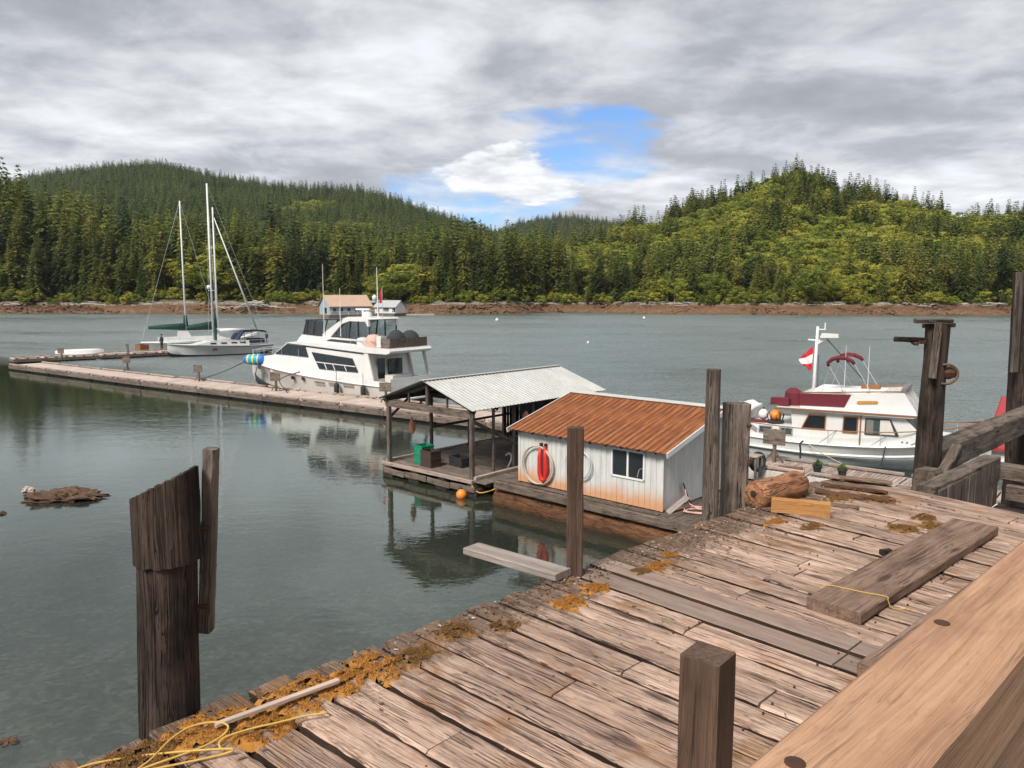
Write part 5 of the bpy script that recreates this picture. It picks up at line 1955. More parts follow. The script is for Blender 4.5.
def pedestal(p, rot, label, h=1.25, w=0.75, bh=0.55, z=0.45):
    t_ = thing('dock_sign', label, 'sign post', Vector((p[0], p[1], z)), rot, group='board posts on the docks')
    beam('post', (0, 0, 0), (0, 0, h), 0.12, 0.12, MAT['dock_side'], t_)
    beam('board', (-w / 2, -0.085, h - bh / 2), (w / 2, -0.085, h - bh / 2), 0.05, bh, MAT['dock_side'], t_, ch=0.01)
    for s in (-1, 1):
        beam('foot_brace', (s * 0.35, 0, 0.03), (s * 0.06, 0, 0.4), 0.06, 0.06, MAT['dock_side'], t_)
    return t_


ra = math.atan2(-0.575, 0.818)
for (px, py, lab) in [(55, 361, 'small board post on the outer dock nearest its left tip'), (120, 372, 'small board post on the outer dock near the section joint'),
                      (191, 382, 'small board post on the dock left of the yacht bow'), (268, 392, 'small board post on the dock under the yacht bow'),
                      (378, 404, 'board post on the dock beside the yacht stern')]:
    p = at(px, py, 0.45)
    pedestal((p.x + 0.4, p.y + 0.5), ra + R(20), lab)
p = at(126, 354, 0.45)
pedestal((p.x, p.y + 0.5), ra, 'small board post on the finger dock behind the outer dock', 1.1, 0.5)
p = at(774, 462, 0.5)
pedestal((p.x, p.y), math.atan2(-0.62, 0.78), 'large grey board post on the trawler dock', 1.30, 0.86, 0.60, 0.5)


def pot(p, label):
    t_ = thing('flower_pot', label, 'plant pot', p, group='black pots on the trawler dock')
    MB().lathe([(0.11, 0), (0.15, 0.26), (0.175, 0.27), (0.175, 0.32), (0.145, 0.32), (0.13, 0.28)], 18).build('pot', MAT['terracotta_pot'], t_, smooth=40)
    r = random.Random(int(p.x * 10))
    m_ = MB()
    for i in range(120):
        a_, q, h = r.random() * 6.28, r.uniform(0, 0.17), r.uniform(0.03, 0.22)
        c = Vector((q * math.cos(a_), q * math.sin(a_), 0.28 + h * (1.2 - q * 3)))
        d = Vector((r.uniform(-1, 1), r.uniform(-1, 1), r.uniform(0, 1))).normalized() * 0.05
        s = d.orthogonal().normalized() * 0.02
        m_.add([c - d, c + s, c + d, c - s], [(0, 1, 2, 3)])
    tag(m_.build('leaves', MAT['pot_plant'], t_), kind='stuff')


pot(at(817, 474, 0.5), 'left of two black pots with green plants on the dock')
pot(at(842, 478, 0.5), 'right of two black pots with green plants on the dock')


# dock clutter beside the floathouse and the hook post
def dock_table():
    p = at(746, 476, 0.5)
    t_ = thing('dock_table', 'small weathered table on the dock just right of the twin piles', 'table', (p.x, p.y, 0.5), R(-40))
    beam('table_top', (-0.5, 0, 0.78), (0.5, 0, 0.78), 0.55, 0.05, MAT['dock_wood'], t_)
    for x in (-0.42, 0.42):
        for y in (-0.2, 0.2):
            beam('leg', (x, y, 0), (x, y, 0.755), 0.07, 0.07, MAT['dock_side'], t_)


dock_table()
p = at(757, 487, 0.5) + Vector((0.1, 0.2, 0))
t = thing('tyre', 'black rubber tyre standing behind the orange log', 'tyre', (9.05, 28.05, 0.86), R(25))
m = MB()
ring = [(0.30 * math.cos(q), 0, 0.30 * math.sin(q)) for q in [6.2832 * i / 28 for i in range(29)]]
m.tube(ring, 0.085, 10, False)
m.build('tread', MAT['rubber'], t, smooth=True)
MB().lathe([(0.23, -0.05), (0.235, 0.05)], 24, axis='Y').build('rim', MAT['canvas_grey'], t)
rope('hook_post', [at(800, 461, 0.5), at(800, 461, 0.5) + Vector((0, 0, 0.4)), at(800, 461, 0.5) + Vector((-0.02, 0, 0.68)), at(800, 461, 0.5) + Vector((0.10, 0, 0.80))], 0.035, 'rubber', 'black hooked pipe standing on the trawler dock', 'pipe')
a = at(775, 468, 0.5)
o = beam('dock_lumber', a + Vector((0.1, 0, 0.06)), at(803, 470, 0.5) + Vector((0, 0, 0.06)), 0.14, 0.09, MAT['plank_loose'], None, ch=0.01, seg=8, jit=0.01)
tag(o, 'brown lumber scrap lying on the trawler dock left of the pots', 'lumber')


# ------------------------------------------------------------------ hull builder
def hull(parent, name, st, mat, deckmat=None, flare=0.0):
    m_ = MB()
    vs_, fs = [], []
    prof = []
    for (x, hb, zd, hc, zc, zk) in st:
        mid = ((hb + hc) / 2 - flare * (hb - hc), (zd + zc) / 2)
        prof.append([(x, -hb, zd), (x, -mid[0], mid[1]), (x, -hc, zc), (x, 0, zk), (x, hc, zc), (x, mid[0], mid[1]), (x, hb, zd)])
    n = 7
    for p_ in prof:
        vs_ += p_
    for i in range(len(prof) - 1):
        for k in range(n - 1):
            fs.append((i * n + k, i * n + k + 1, (i + 1) * n + k + 1, (i + 1) * n + k))
    fs.append(tuple(range(n)))
    o_ = m_.add(vs_, fs).build(name, mat, parent, smooth=35)
    if deckmat:
        d_ = MB()
        rows = [[(x, -hb, zd - 0.03), (x, 0, zd + 0.02), (x, hb, zd - 0.03)] for (x, hb, zd, *_r) in st]
        d_.grid(rows).build('deck', deckmat, parent, smooth=True)
    return o_


def resample(st, n=4):
    """smooth stations by Catmull-Rom"""
    out = []
    S = [Vector(s) if False else s for s in st]
    for i in range(len(S) - 1):
        p0, p1, p2, p3 = S[max(i - 1, 0)], S[i], S[i + 1], S[min(i + 2, len(S) - 1)]
        for k in range(n):
            t_ = k / n
            row = []
            for a_, b_, c_, d_ in zip(p0, p1, p2, p3):
                row.append(0.5 * (2 * b_ + (c_ - a_) * t_ + (2 * a_ - 5 * b_ + 4 * c_ - d_) * t_ * t_ + (3 * b_ - a_ - 3 * c_ + d_) * t_ ** 3))
            out.append(tuple(row))
    out.append(tuple(S[-1]))
    return out


def panel(parent, name, pts, y, th, mat):
    return MB().prism(pts, y, y + th).build(name, mat, parent)


def frame_panel(parent, name, pts, y, th, mat, framemat, side, grow=0.05):
    """window: pane with a proud frame around it; side is the outward sign of y"""
    cx, cz = sum(p_[0] for p_ in pts) / len(pts), sum(p_[1] for p_ in pts) / len(pts)
    wo = MB()
    n = len(pts)
    for i in range(n):
        a_, b_ = pts[i], pts[(i + 1) % n]
        wo.bar((a_[0], y + side * 0.012, a_[1]), (b_[0], y + side * 0.012, b_[1]), 0.045, 0.045, up=(0, 1, 0))
    w_ = wo.build(name, framemat, parent)
    MB().prism(pts, y - 0.005, y + side * 0.012).build('pane', mat, w_)
    return w_


# ------------------------------------------------------------------ motor yacht
def motor_yacht():
    G, TR = MAT['white_gel'], MAT['trim_dark']
    t_ = thing('motor_yacht', 'large white motor yacht with flybridge moored at the long dock', 'yacht', (-5.7, 49.4, 0), math.atan2(0.575, -0.818))
    st = resample([(0.9, 2.12, 1.16, 1.97, .12, -.5), (4, 2.25, 1.25, 2.05, .12, -.7), (9, 2.28, 1.5, 1.95, .15, -.8), (12.5, 2.0, 1.75, 1.45, .22, -.7), (15.2, 1.25, 1.95, .70, .42, -.35), (16.9, .38, 2.08, .14, .8, .2), (17.45, .03, 2.12, .02, 1.3, .95)])
    hull(t_, 'hull', st, MAT['beige_gel'], None, 0.35)
    hull(t_, 'boot_stripe', [(x, hc + (hb - hc) * .10 + .012, zc + .14, hc + .012, zc - .02, zk - .01) for (x, hb, zd, hc, zc, zk) in st[:-3]], MAT['boot_black'])
    # rub rail
    for s in (-1, 1):
        MB().tube([(x, s * (hb + .02), zd) for (x, hb, zd, *_r) in st], 0.05, 6).build('rub_rail', MAT['white_trim'], t_)
    # raised topsides and foredeck
    up = resample([(6.6, 2.26, 1.44, 2.27, 1.38, 1.3), (7.7, 2.24, 1.72, 2.27, 1.43, 1.3), (9.0, 2.2, 2.50, 2.28, 1.5, 1.4), (11.5, 2.02, 2.72, 2.13, 1.66, 1.5), (13.2, 1.72, 2.62, 1.87, 1.8, 1.6), (15.2, 1.16, 2.36, 1.25, 1.95, 1.8), (16.9, .36, 2.16, .38, 2.08, 1.9), (17.4, .05, 2.13, .05, 2.11, 2.0)])
    hull(t_, 'topsides', up, G, G)
    for s in (-1, 1):
        MB().prism([(1.0, 1.16), (7.2, 1.40), (7.2, 1.52), (3.4, 1.56), (2.2, 1.5), (1.0, 1.5)], s * 2.13 - .04, s * 2.13 + .04).build('bulwark', G, t_)
    MB().box((1.8, 0, 1.0), (1.7, 4.0, 0.12)).build('cockpit_sole', MAT['dock_wood'], t_)
    MB().box((0.45, 0, 0.42), (0.9, 3.9, 0.10)).build('swim_platform', G, t_)
    MB().box((0.96, 0, 1.3), (0.10, 4.1, 0.75)).build('transom_wall', G, t_)
    # house
    MB().prism([(2.6, 1.1), (3.2, 3.25), (11.0, 3.62), (12.55, 2.66), (12.9, 2.2), (12.9, 1.5), (6.5, 1.2)], -1.86, 1.86).build('deckhouse', G, t_)
    for s in (-1, 1):
        y = s * 1.87
        frame_panel(t_, 'pilothouse_window', [(8.75, 2.72), (9.05, 3.42), (10.95, 3.50), (12.2, 2.80)], y, .02, MAT['window_dark'], TR, s)
        w_ = frame_panel(t_, 'saloon_window', [(3.95, 1.95), (4.45, 2.80), (8.35, 3.05), (7.65, 1.98)], y, .02, MAT['window_dark'], TR, s)
        for (x0, z0, x1, z1) in ((4.15, 2.30, 7.95, 2.42),):
            MB().bar((x0, y + s * .02, z0), (x1, y + s * .02, z1), .05, .05, up=(0, 1, 0)).build('mullion', MAT['white_trim'], w_)
        for x in (5.1, 6.2, 7.0):
            MB().bar((x - .1, y + s * .02, 1.96), (x + .12, y + s * .02, 2.36), .045, .05, up=(0, 1, 0)).build('mullion', MAT['white_trim'], w_)
        panel(t_, 'stripe', [(3.2, 3.12), (9.3, 3.42), (9.3, 3.48), (3.2, 3.19)], s * 1.875, s * .012, TR)
        for x in (10.1, 8.95):
            panel(t_, 'porthole', [(x - .16, 1.12), (x + .16, 1.14), (x + .16, 1.36), (x - .16, 1.34)], s * (2.13 if x > 9.5 else 2.17), s * .05, MAT['window_dark'])
        for x in (7.3, 5.9, 4.5):
            for z in (1.02, 1.13):
                panel(t_, 'vent_slot', [(x - .5, z - .03), (x + .5, z), (x + .5, z + .035), (x - .5, z + .005)], s * 2.215, s * .03, MAT['canvas_grey'])
    wsn = MB()
    for k in range(3):
        y0, y1 = -1.75 + k * 1.18, -1.75 + (k + 1) * 1.18 - .08
        wsn.add([(12.52, y0, 2.72), (12.52, y1, 2.72), (11.10, y1, 3.58), (11.10, y0, 3.58)], [(0, 1, 2, 3)])
    wsn.build('windscreen', MAT['window_dark'], t_)
    # aft doors under the overhang
    MB().box((2.75, 0.95, 1.98), (.06, .62, 1.75)).build('aft_door', MAT['window_dark'], t_)
    MB().box((2.75, -0.35, 2.25), (.06, 1.3, 1.05)).build('aft_window', MAT['window_dark'], t_)
    for s in (-1, 1):
        if s < 0:
            MB().prism([(1.0, 1.5), (1.28, 1.5), (1.75, 3.25), (1.5, 3.25)], s * 1.9 - .05, s * 1.9 + .05).build('overhang_strut', G, t_)
        MB().prism([(2.35, 1.1), (2.8, 1.1), (3.3, 3.2), (2.95, 3.2)], s * 1.92 - .05, s * 1.92 + .05).build('wing_panel', G, t_)
    MB().box((1.75, 0.4, 1.45), (.7, 1.8, .75)).build('cockpit_locker', MAT['beige_gel'], t_)
    # flybridge
    MB().prism([(1.0, 3.32), (0.95, 3.42), (1.1, 3.58), (3.0, 3.60), (9.9, 3.75), (11.0, 3.62), (3.0, 3.24), (1.3, 3.22)], -1.98, 1.98).build('flybridge_deck', G, t_)
    MB().prism([(2.2, 3.6), (2.2, 3.98), (8.4, 4.15), (9.75, 4.22), (10.3, 3.72), (9.5, 3.7)], -1.55, 1.55).build('flybridge_coaming', G, t_)
    for s in (-1, 1):
        MB().prism([(8.9, 3.72), (7.55, 3.72), (5.9, 5.02), (5.2, 5.22), (3.7, 5.22), (3.5, 4.9), (3.4, 4.9), (3.42, 5.32), (3.6, 5.42), (5.2, 5.44), (6.0, 5.28)], s * 1.3 - .09, s * 1.3 + .09).build('arch', G, t_)
        panel(t_, 'side_curtain', [(7.3, 4.12), (3.5, 4.0), (3.5, 5.2), (5.3, 5.2), (5.95, 4.98)], s * 1.24, .012, MAT['clear_vinyl'])
        for (x0, z0, x1, z1) in ((3.46, 4.0, 3.46, 5.2), (4.5, 4.05, 4.5, 5.22), (5.4, 4.1, 5.2, 5.22), (7.3, 4.12, 5.9, 5.0), (3.46, 4.02, 7.5, 4.12)):
            MB().bar((x0, s * 1.25, z0), (x1, s * 1.25, z1), .07, .07).build('curtain_seam', MAT['canvas_dark'], t_)
        panel(t_, 'dark_panel', [(3.6, 3.72), (7.3, 3.86), (6.8, 4.0), (3.6, 3.9)], s * 1.56, s * .012, TR)
        MB().tube([(4.6, s * 1.85, 3.6), (4.6, s * 1.85, 4.0), (2.4, s * 1.85, 4.0), (2.4, s * 1.85, 3.6)], .022, 5).build('grab_rail', MAT['alloy'], t_)
    MB().prism([(3.3, 5.36), (3.5, 5.47), (5.3, 5.50), (6.1, 5.32), (5.3, 5.38), (3.5, 5.36)], -1.38, 1.38).build('hardtop', G, t_)
    fw = MB()
    fw.prism([(9.75, 4.2), (9.35, 5.18), (7.6, 5.2), (7.9, 4.2)], -1.42, -1.40)
    fw.prism([(9.75, 4.2), (9.35, 5.18), (7.6, 5.2), (7.9, 4.2)], 1.40, 1.42)
    fw.add([(9.75, -1.4, 4.2), (9.75, 1.4, 4.2), (9.35, 1.4, 5.18), (9.35, -1.4, 5.18)], [(0, 1, 2, 3)])
    fw.build('windscreen_curtain', MAT['clear_vinyl'], t_)
    fb = MB()
    for y in (-1.41, -.47, .47, 1.41):
        fb.bar((9.76, y, 4.2), (9.36, y, 5.2), .06, .06)
    for y in (-1.42, 1.42):
        for x in (7.65, 8.5, 9.2):
            fb.bar((x + .22, y, 4.2), (x, y, 5.2), .05, .05)
        fb.bar((9.8, y, 4.2), (7.8, y, 4.18), .07, .07)
    fb.bar((9.76, -1.4, 4.2), (9.76, 1.4, 4.2), .09, .09)
    fb.build('windscreen_frame', TR, t_)
    MB().prism([(9.45, 5.16), (9.4, 5.26), (6.0, 5.38), (5.9, 5.30)], -1.5, 1.5).build('fly_canopy', MAT['canvas_dark'], t_)
    # things carried on the aft flybridge
    MB().box((1.55, 1.75, 3.90), (.8, .06, .60)).build('wood_rail_panel', MAT['dock_side'], t_)
    MB().box((1.18, 0, 3.90), (.06, 3.45, .60)).build('wood_rail_panel', MAT['dock_side'], t_)
    MB().box((2.15, 1.5, 3.98), (.4, .5, .72)).build('white_locker', G, t_)
    MB().lathe([(.48, 3.6), (.5, 3.95), (.46, 4.2), (.34, 4.38), (.05, 4.42)], 14, (2.95, 1.4, 0)).build('covered_seat', MAT['salmon'], t_, smooth=40)
    MB().lathe([(.40, 3.6), (.42, 3.95), (.36, 4.15), (.05, 4.22)], 14, (3.9, 1.42, 0)).build('covered_seat', G, t_, smooth=40)
    for (x, y, rx, h) in ((1.95, .35, .62, 1.0), (1.85, -.85, .68, .95)):
        MB().lathe([(rx, 3.6), (rx * .98, 3.6 + h * .55), (rx * .7, 3.6 + h * .9), (rx * .3, 3.6 + h * 1.08), (.02, 3.6 + h * 1.1)], 12, (x, y, 0)).build('covered_tender', MAT['canvas_dark'], t_, smooth=True)
    # radar arch gear, antennas
    MB().lathe([(.32, 5.48), (.34, 5.62), (.25, 5.8), (.02, 5.84)], 14, (4.9, 0, 0)).build('radar_dome', G, t_, smooth=40)
    MB().box((5.3, .0, 5.98), (1.3, .16, .12)).build('radar_scanner', G, t_)
    MB().tube([(5.3, 0, 5.45), (5.3, 0, 5.95)], .09, 8).build('radar_post', G, t_)
    MB().tube([(3.7, 0.2, 5.4), (3.75, 0.2, 8.75)], [.05, .02], 6).build('light_mast', MAT['mast_white'], t_)
    MB().box((4.0, .2, 6.5), (.5, .5, .12)).build('mast_platform', MAT['alloy'], t_)
    MB().lathe([(.14, 6.56), (.16, 6.85), (.02, 6.95)], 10, (4.0, .2, 0)).build('mast_dome', G, t_, smooth=True)
    for (x, y, h) in ((7.5, 1.5, 9.0), (5.9, 1.5, 7.4)):
        MB().tube([(x, y, 4.2), (x, y, h)], [.03, .012], 6).build('whip_antenna', MAT['mast_white'], t_)
    MB().tube([(3.2, .3, 5.3), (3.2, .3, 7.4)], .018, 5).build('flag_staff', MAT['alloy'], t_)
    fl = MB()
    rows = [[(3.2 + .22 * u + .05 * math.sin(5 * u + v), .3 + .06 * math.sin(7 * u), 7.3 - .75 * v - .18 * u) for u in [i / 6 for i in range(7)]] for v in [j / 5 for j in range(6)]]
    fl.grid(rows)
    fl.build('ensign', MAT['flag_red'], t_, fix=False)
    # bow rail
    for s in (-1, 1):
        pts = [(x, s * max(hb - .12, .03), zd + .62) for (x, hb, zd, *_r) in up if x > 11]
        m_ = MB().tube(pts, .018, 5)
        for (x, hb, zd, *_r) in up[9::3]:
            m_.tube([(x, s * max(hb - .1, .03), zd), (x, s * max(hb - .12, .03), zd + .62)], .014, 5)
        m_.build('bow_rail', MAT['alloy'], t_)
    MB().lathe([(.13, 0), (.15, .03), (.13, .06)], 14, (14.3, 1.72, 1.72), 'Y').build('hawse_ring', TR, t_)
    return t_


MY = motor_yacht()


def my(x, y, z):
    return Matrix.Rotation(MY.rotation_euler.z, 3, 'Z') @ Vector((x, y, z)) + MY.location


def fender(c, label, h=0.75, r=0.17, mt='rubber', group=None):
    t_ = thing('fender', label, 'fender', c, group=group)
    MB().lathe([(.03, -h / 2), (r * .8, -h * .42), (r, -h * .3), (r, h * .3), (r * .8, h * .42), (.04, h / 2)], 12).build('body', MAT[mt], t_, smooth=True)
    MB().tube([(0, 0, h / 2), (0, 0.02, h / 2 + .75)], .018, 5).build('lanyard', MAT['rope_dark'], t_)
    return t_


fender(my(5.35, 2.48, 0.85), 'black fender amidships between the motor yacht and the dock')
fender(my(2.93, 2.44, 0.85), 'black fender near the stern between the motor yacht and the dock')


def bow_buoy():
    c = my(14.75, 1.75, 2.25)
    t_ = thing('bow_buoy', 'big blue and teal striped buoy hanging at the motor yacht bow', 'buoy', c, R(-8))
    t_.scale = (.82, .82, .82)
    seg = [(-1.05, -.62, 'blue_buoy'), (-.62, -.45, 'yellow_buoy'), (-.45, -.12, 'teal_buoy'), (-.12, .02, 'yellow_buoy'), (.02, .36, 'teal_buoy'), (.36, .46, 'yellow_buoy'), (.46, 1.1, 'blue_buoy')]

    def rad(x):
        if x < -.55:
            return .24 + .2 * (1 - ((x + .55) / .5) ** 2)
        if x > .5:
            return .50 * max(0, 1 - ((x - .5) / .62) ** 2) ** .5
        return .50 - .06 * max(0, -x)
    for a_, b_, mt in seg:
        m_ = MB()
        m_.lathe([(max(rad(a_ + (b_ - a_) * i / 5), .02), a_ + (b_ - a_) * i / 5) for i in range(6)], 18, axis='X')
        m_.build('stripe_band', MAT[mt], t_, smooth=50)


bow_buoy()
for (pts, lab) in (([my(14.3, 1.95, 1.75), my(12.9, 2.9, 1.0), at(289, 391, .55)], 'dark bow line from the motor yacht hawse down to the dock'),
                   ([my(9.2, 2.3, 1.72), my(10.8, 2.7, 1.1), at(287, 392, .55)], 'dark spring line from the motor yacht side to the dock'),
                   ([my(16.6, 0.9, 2.1), my(18.0, 2.2, 1.2), my(19.6, 3.2, .6)], 'dark slack line from the yacht bow to the dock at left')):
    rope('mooring_line', pts, 0.03, 'rope_dark', lab, n=5)


# ------------------------------------------------------------------ trawler
def trawler():
    G, TK = MAT['white_gel'], MAT['teak']
    d = Vector((0.841, -0.541))
    t_ = thing('trawler', 'white trawler boat with burgundy canvas and teak trim at the right', 'trawler', (16.54, 31.08, 0), math.atan2(d.y, d.x))
    st = resample([(-9.3, 1.55, 1.05, 1.35, .0, -.5), (-6.3, 1.75, .90, 1.55, .0, -.7), (-3.8, 1.80, .84, 1.55, .0, -.8), (-1.2, 1.66, .94, 1.2, .05, -.8), (0.6, 1.22, 1.12, .7, .12, -.6), (1.9, .55, 1.32, .25, .3, -.1), (2.55, .04, 1.45, .02, .75, .4)])
    hull(t_, 'hull', st, G, MAT['white_trim'], 0.2)
    hull(t_, 'lower_hull', [(x, hc + (hb - hc) * .42 + .012, zc + (zd - zc) * .40, hc + .012, zc - .02, zk - .01) for (x, hb, zd, hc, zc, zk) in st], MAT['blue_grey_hull'], None, -.02)
    for s in (-1, 1):
        MB().tube([(x, s * (hb * .96 + .03), zd - .40) for (x, hb, zd, *_r) in st if x < 0.3], 0.06, 7).build('rub_rail', G, t_, smooth=True)
        MB().tube([(x, s * (hb + .01), zd) for (x, hb, zd, *_r) in st], 0.035, 6).build('toe_rail', MAT['white_trim'], t_)
        top = [(x, s * (hb - .03), zd + .60) for (x, hb, zd, *_r) in st]
        MB().tube(top, 0.022, 6).build('cap_rail', TK, t_, smooth=True)
        for i in range(0, len(st), 3):
            x, hb, zd = st[i][:3]
            MB().tube([(x, s * (hb - .03), zd), (x, s * (hb - .03), zd + .60)], .016, 5).build('stanchion', MAT['alloy'], t_)
        for i in range(6, len(st) - 4, 3):
            x, hb, zd = st[i][:3]
            MB().tube([(x + .25, s * 1.31, 1.42), (x - .35, s * (hb - .03), zd + .02)], .014, 4).build('dodger_line', MAT['canvas_grey'], t_)
    # cabins
    MB().prism([(-7.6, .8), (-7.5, 1.42), (-4.5, 1.46), (-4.5, .8)], -1.32, 1.32).build('aft_cabin', G, t_)
    MB().prism([(-4.6, .8), (-4.75, 2.12), (-0.45, 2.18), (0.25, 1.46), (0.35, .9)], -1.30, 1.30).build('main_cabin', G, t_)
    MB().prism([(0.2, .95), (0.2, 1.44), (1.3, 1.36), (1.75, 1.1)], -.85, .85).build('fore_cabin', G, t_)
    for s in (-1, 1):
        y = s * 1.305
        frame_panel(t_, 'cabin_window', [(-4.27, 1.40), (-4.02, 1.97), (-3.34, 1.98), (-3.36, 1.41)], y, .02, MAT['window_dark'], TK, s)
        frame_panel(t_, 'door_window', [(-2.66, 1.36), (-2.64, 2.0), (-2.11, 2.02), (-2.12, 1.37)], y, .02, MAT['window_dark'], TK, s)
        w_ = frame_panel(t_, 'wheelhouse_window', [(-1.82, 1.37), (-1.81, 2.0), (-.92, 2.03), (-.60, 1.40)], y, .02, MAT['window_green'], MAT['trim_dark'], s)
        panel(w_, 'curtain', [(-1.28, 1.40), (-1.28, 1.99), (-.94, 2.0), (-.72, 1.42)], y + s * .016, s * .004, MAT['beige_gel'])
        panel(w_, 'curtain', [(-1.79, 1.40), (-1.78, 1.98), (-1.52, 1.98), (-1.52, 1.40)], y + s * .016, s * .004, MAT['canvas_grey'])
        MB().bar((-2.0, s * 1.33, .85), (-2.0, s * 1.33, 2.1), .07, .05).build('door_jamb', TK, t_)
        for x0 in (-7.0, -6.05, -5.2):
            frame_panel(t_, 'aft_window', [(x0, 1.04), (x0 + .02, 1.34), (x0 + .55, 1.34), (x0 + .55, 1.04)], s * 1.325, .02, MAT['window_green'], MAT['alloy'], s)
        for x in (-.45, -.28):
            MB().lathe([(.05, 0), (.05, .05), (.02, .06)], 10, (x, s * 1.30, 1.16), 'Y').build('vent_cap', MAT['orange_pale'], t_)
    ws = MB()
    for k in range(3):
        y0 = -1.22 + k * .83
        ws.add([(0.19, y0, 1.55), (0.19, y0 + .78, 1.55), (-.37, y0 + .78, 2.12), (-.37, y0, 2.12)], [(0, 1, 2, 3)])
    ws.build('windscreen', MAT['window_green'], t_)
    MB().prism([(-5.3, 2.13), (-5.3, 2.24), (-.1, 2.30), (.12, 2.22), (-.1, 2.16)], -1.5, 1.5).build('boat_deck', G, t_)
    for s in (-1, 1):
        MB().bar((-5.3, s * 1.515, 2.19), (.1, s * 1.515, 2.25), .035, .06).build('deck_trim', TK, t_)
    MB().bar((.13, -1.5, 2.25), (.13, 1.5, 2.25), .035, .06).build('deck_trim', TK, t_)
    MB().prism([(-4.4, 2.24), (-4.4, 2.84), (-2.4, 2.92), (-.5, 3.14), (-.02, 2.38), (-.02, 2.28)], -1.22, 1.22).build('flybridge', G, t_)
    MB().box((-2.6, 0, 2.99), (2.6, 1.9, .12)).build('flybridge_seat', MAT['flag_white'], t_)
    for s in (-1, 1):
        panel(t_, 'side_canvas', [(-4.42, 2.33), (-4.42, 2.84), (-2.42, 2.92), (-2.66, 2.38)], s * 1.225, s * .02, MAT['burgundy'])
        MB().bar((-4.4, s * 1.22, 2.87), (-.48, s * 1.22, 3.17), .05, .045).build('fly_trim', TK, t_)
        panel(t_, 'name_board', [(-2.2, 2.60), (-2.14, 2.56), (-1.44, 2.62), (-1.40, 2.68), (-1.45, 2.73), (-2.15, 2.68)], s * 1.225, s * .03, MAT['teak_bright'])
    MB().lathe([(.10, -1.15), (.13, -.6), (.14, 0), (.13, .6), (.10, 1.15)], 8, (-.52, 0, 3.2), 'Y').build('folded_cover', MAT['canvas_grey'], t_)
    MB().box((-1.9, .3, 3.12), (.7, .5, .16)).build('console', TK, t_)
    for x, y in ((-4.75, -.6), (-4.95, -.15)):
        MB().lathe([(.33, 2.24), (.36, 2.5), (.32, 2.78), (.15, 2.92), (.02, 2.94)], 12, (x, y, 0)).build('covered_chair', MAT['burgundy'], t_, smooth=40)
    MB().box((-5.25, -1.0, 2.42), (.75, .5, .28)).build('covered_box', MAT['burgundy'], t_)
    # mast
    MB().tube([(-4.15, 0, 2.2), (-4.08, 0, 5.62)], [.085, .055], 8).build('mast', MAT['mast_white'], t_, smooth=True)
    MB().bar((-4.45, 0, 5.05), (-3.9, 0, 5.02), .06, .06).build('spreader', MAT['mast_white'], t_)
    MB().bar((-4.1, 0, 5.50), (-3.75, 0, 5.50), .04, .04).build('spreader', MAT['mast_white'], t_)
    MB().tube([(-3.78, 0, 5.48), (-3.78, 0, 5.78)], .03, 6).build('anchor_light', MAT['mast_white'], t_)
    MB().prism([(-3.95, 5.14), (-3.88, 5.34), (-3.22, 5.32), (-3.2, 5.16)], -.16, .16).build('radar', MAT['white_gel'], t_)
    MB().bar((-4.05, 0, 4.9), (-3.7, 0, 5.12), .05, .08).build('radar_bracket', MAT['mast_white'], t_)
    MB().tube([(-3.7, .05, 5.1), (-1.9, .1, 3.1)], .022, 5).build('boom', MAT['trim_dark'], t_)
    MB().tube([(-4.0, .05, 4.4), (-4.0, .1, 3.0)], .012, 5).build('halyard', MAT['trim_dark'], t_)
    # folded bimini
    arc = [(-3.38, 4.02), (-3.40, 4.16), (-3.25, 4.32), (-3.0, 4.40), (-2.72, 4.38), (-2.48, 4.27), (-2.38, 4.16)]
    for y in (-1.05, 1.05):
        MB().tube([(-3.36, y, 4.05), (-2.75, y, 3.0)], .018, 5).build('bimini_leg', MAT['alloy'], t_)
        MB().tube([(-2.42, y, 4.2), (-1.75, y, 3.1)], .018, 5).build('bimini_leg', MAT['alloy'], t_)
        MB().tube([(-3.3, y, 4.1), (-3.6, y, 2.95)], .010, 4).build('bimini_strap', MAT['alloy'], t_)
        MB().tube([(x, y, z) for x, z in arc], [.06, .075, .085, .09, .085, .08, .06], 8).build('bimini_bow', MAT['burgundy'], t_, smooth=True)
    MB().grid([[(x, y, z + .03 * math.sin(y * 9)) for x, z in arc[2:5]] for y in (-1.05, -.5, 0, .5, 1.05)]).build('bimini_canvas', MAT['burgundy'], t_, fix=False)
    for x in (-2.72, -1.84):
        MB().tube([(x, -1.1, 2.9), (x, -1.1, 4.9)], [.018, .008], 5).build('whip_antenna', MAT['mast_white'], t_)
    # bow rail
    MB().tube([(0.9, -1.0, 1.75), (2.1, -.35, 2.0), (2.75, 0, 2.1), (2.1, .35, 2.0), (0.9, 1.0, 1.75)], .02, 5).build('bow_rail', TK, t_)
    # anchor gear and hatch
    for k in range(3):
        MB().tube([(0.2 + .1 * k, -1.0, 1.15), (.55 + .1 * k, -.9, 1.42), (.9 + .1 * k, -.85, 1.46)], .05, 6).build('folded_canvas', MAT['canvas_navy'], t_, smooth=True)
    return t_


TW = trawler()


def tw_(x, y, z):
    return Matrix.Rotation(TW.rotation_euler.z, 3, 'Z') @ Vector((x, y, z)) + TW.location


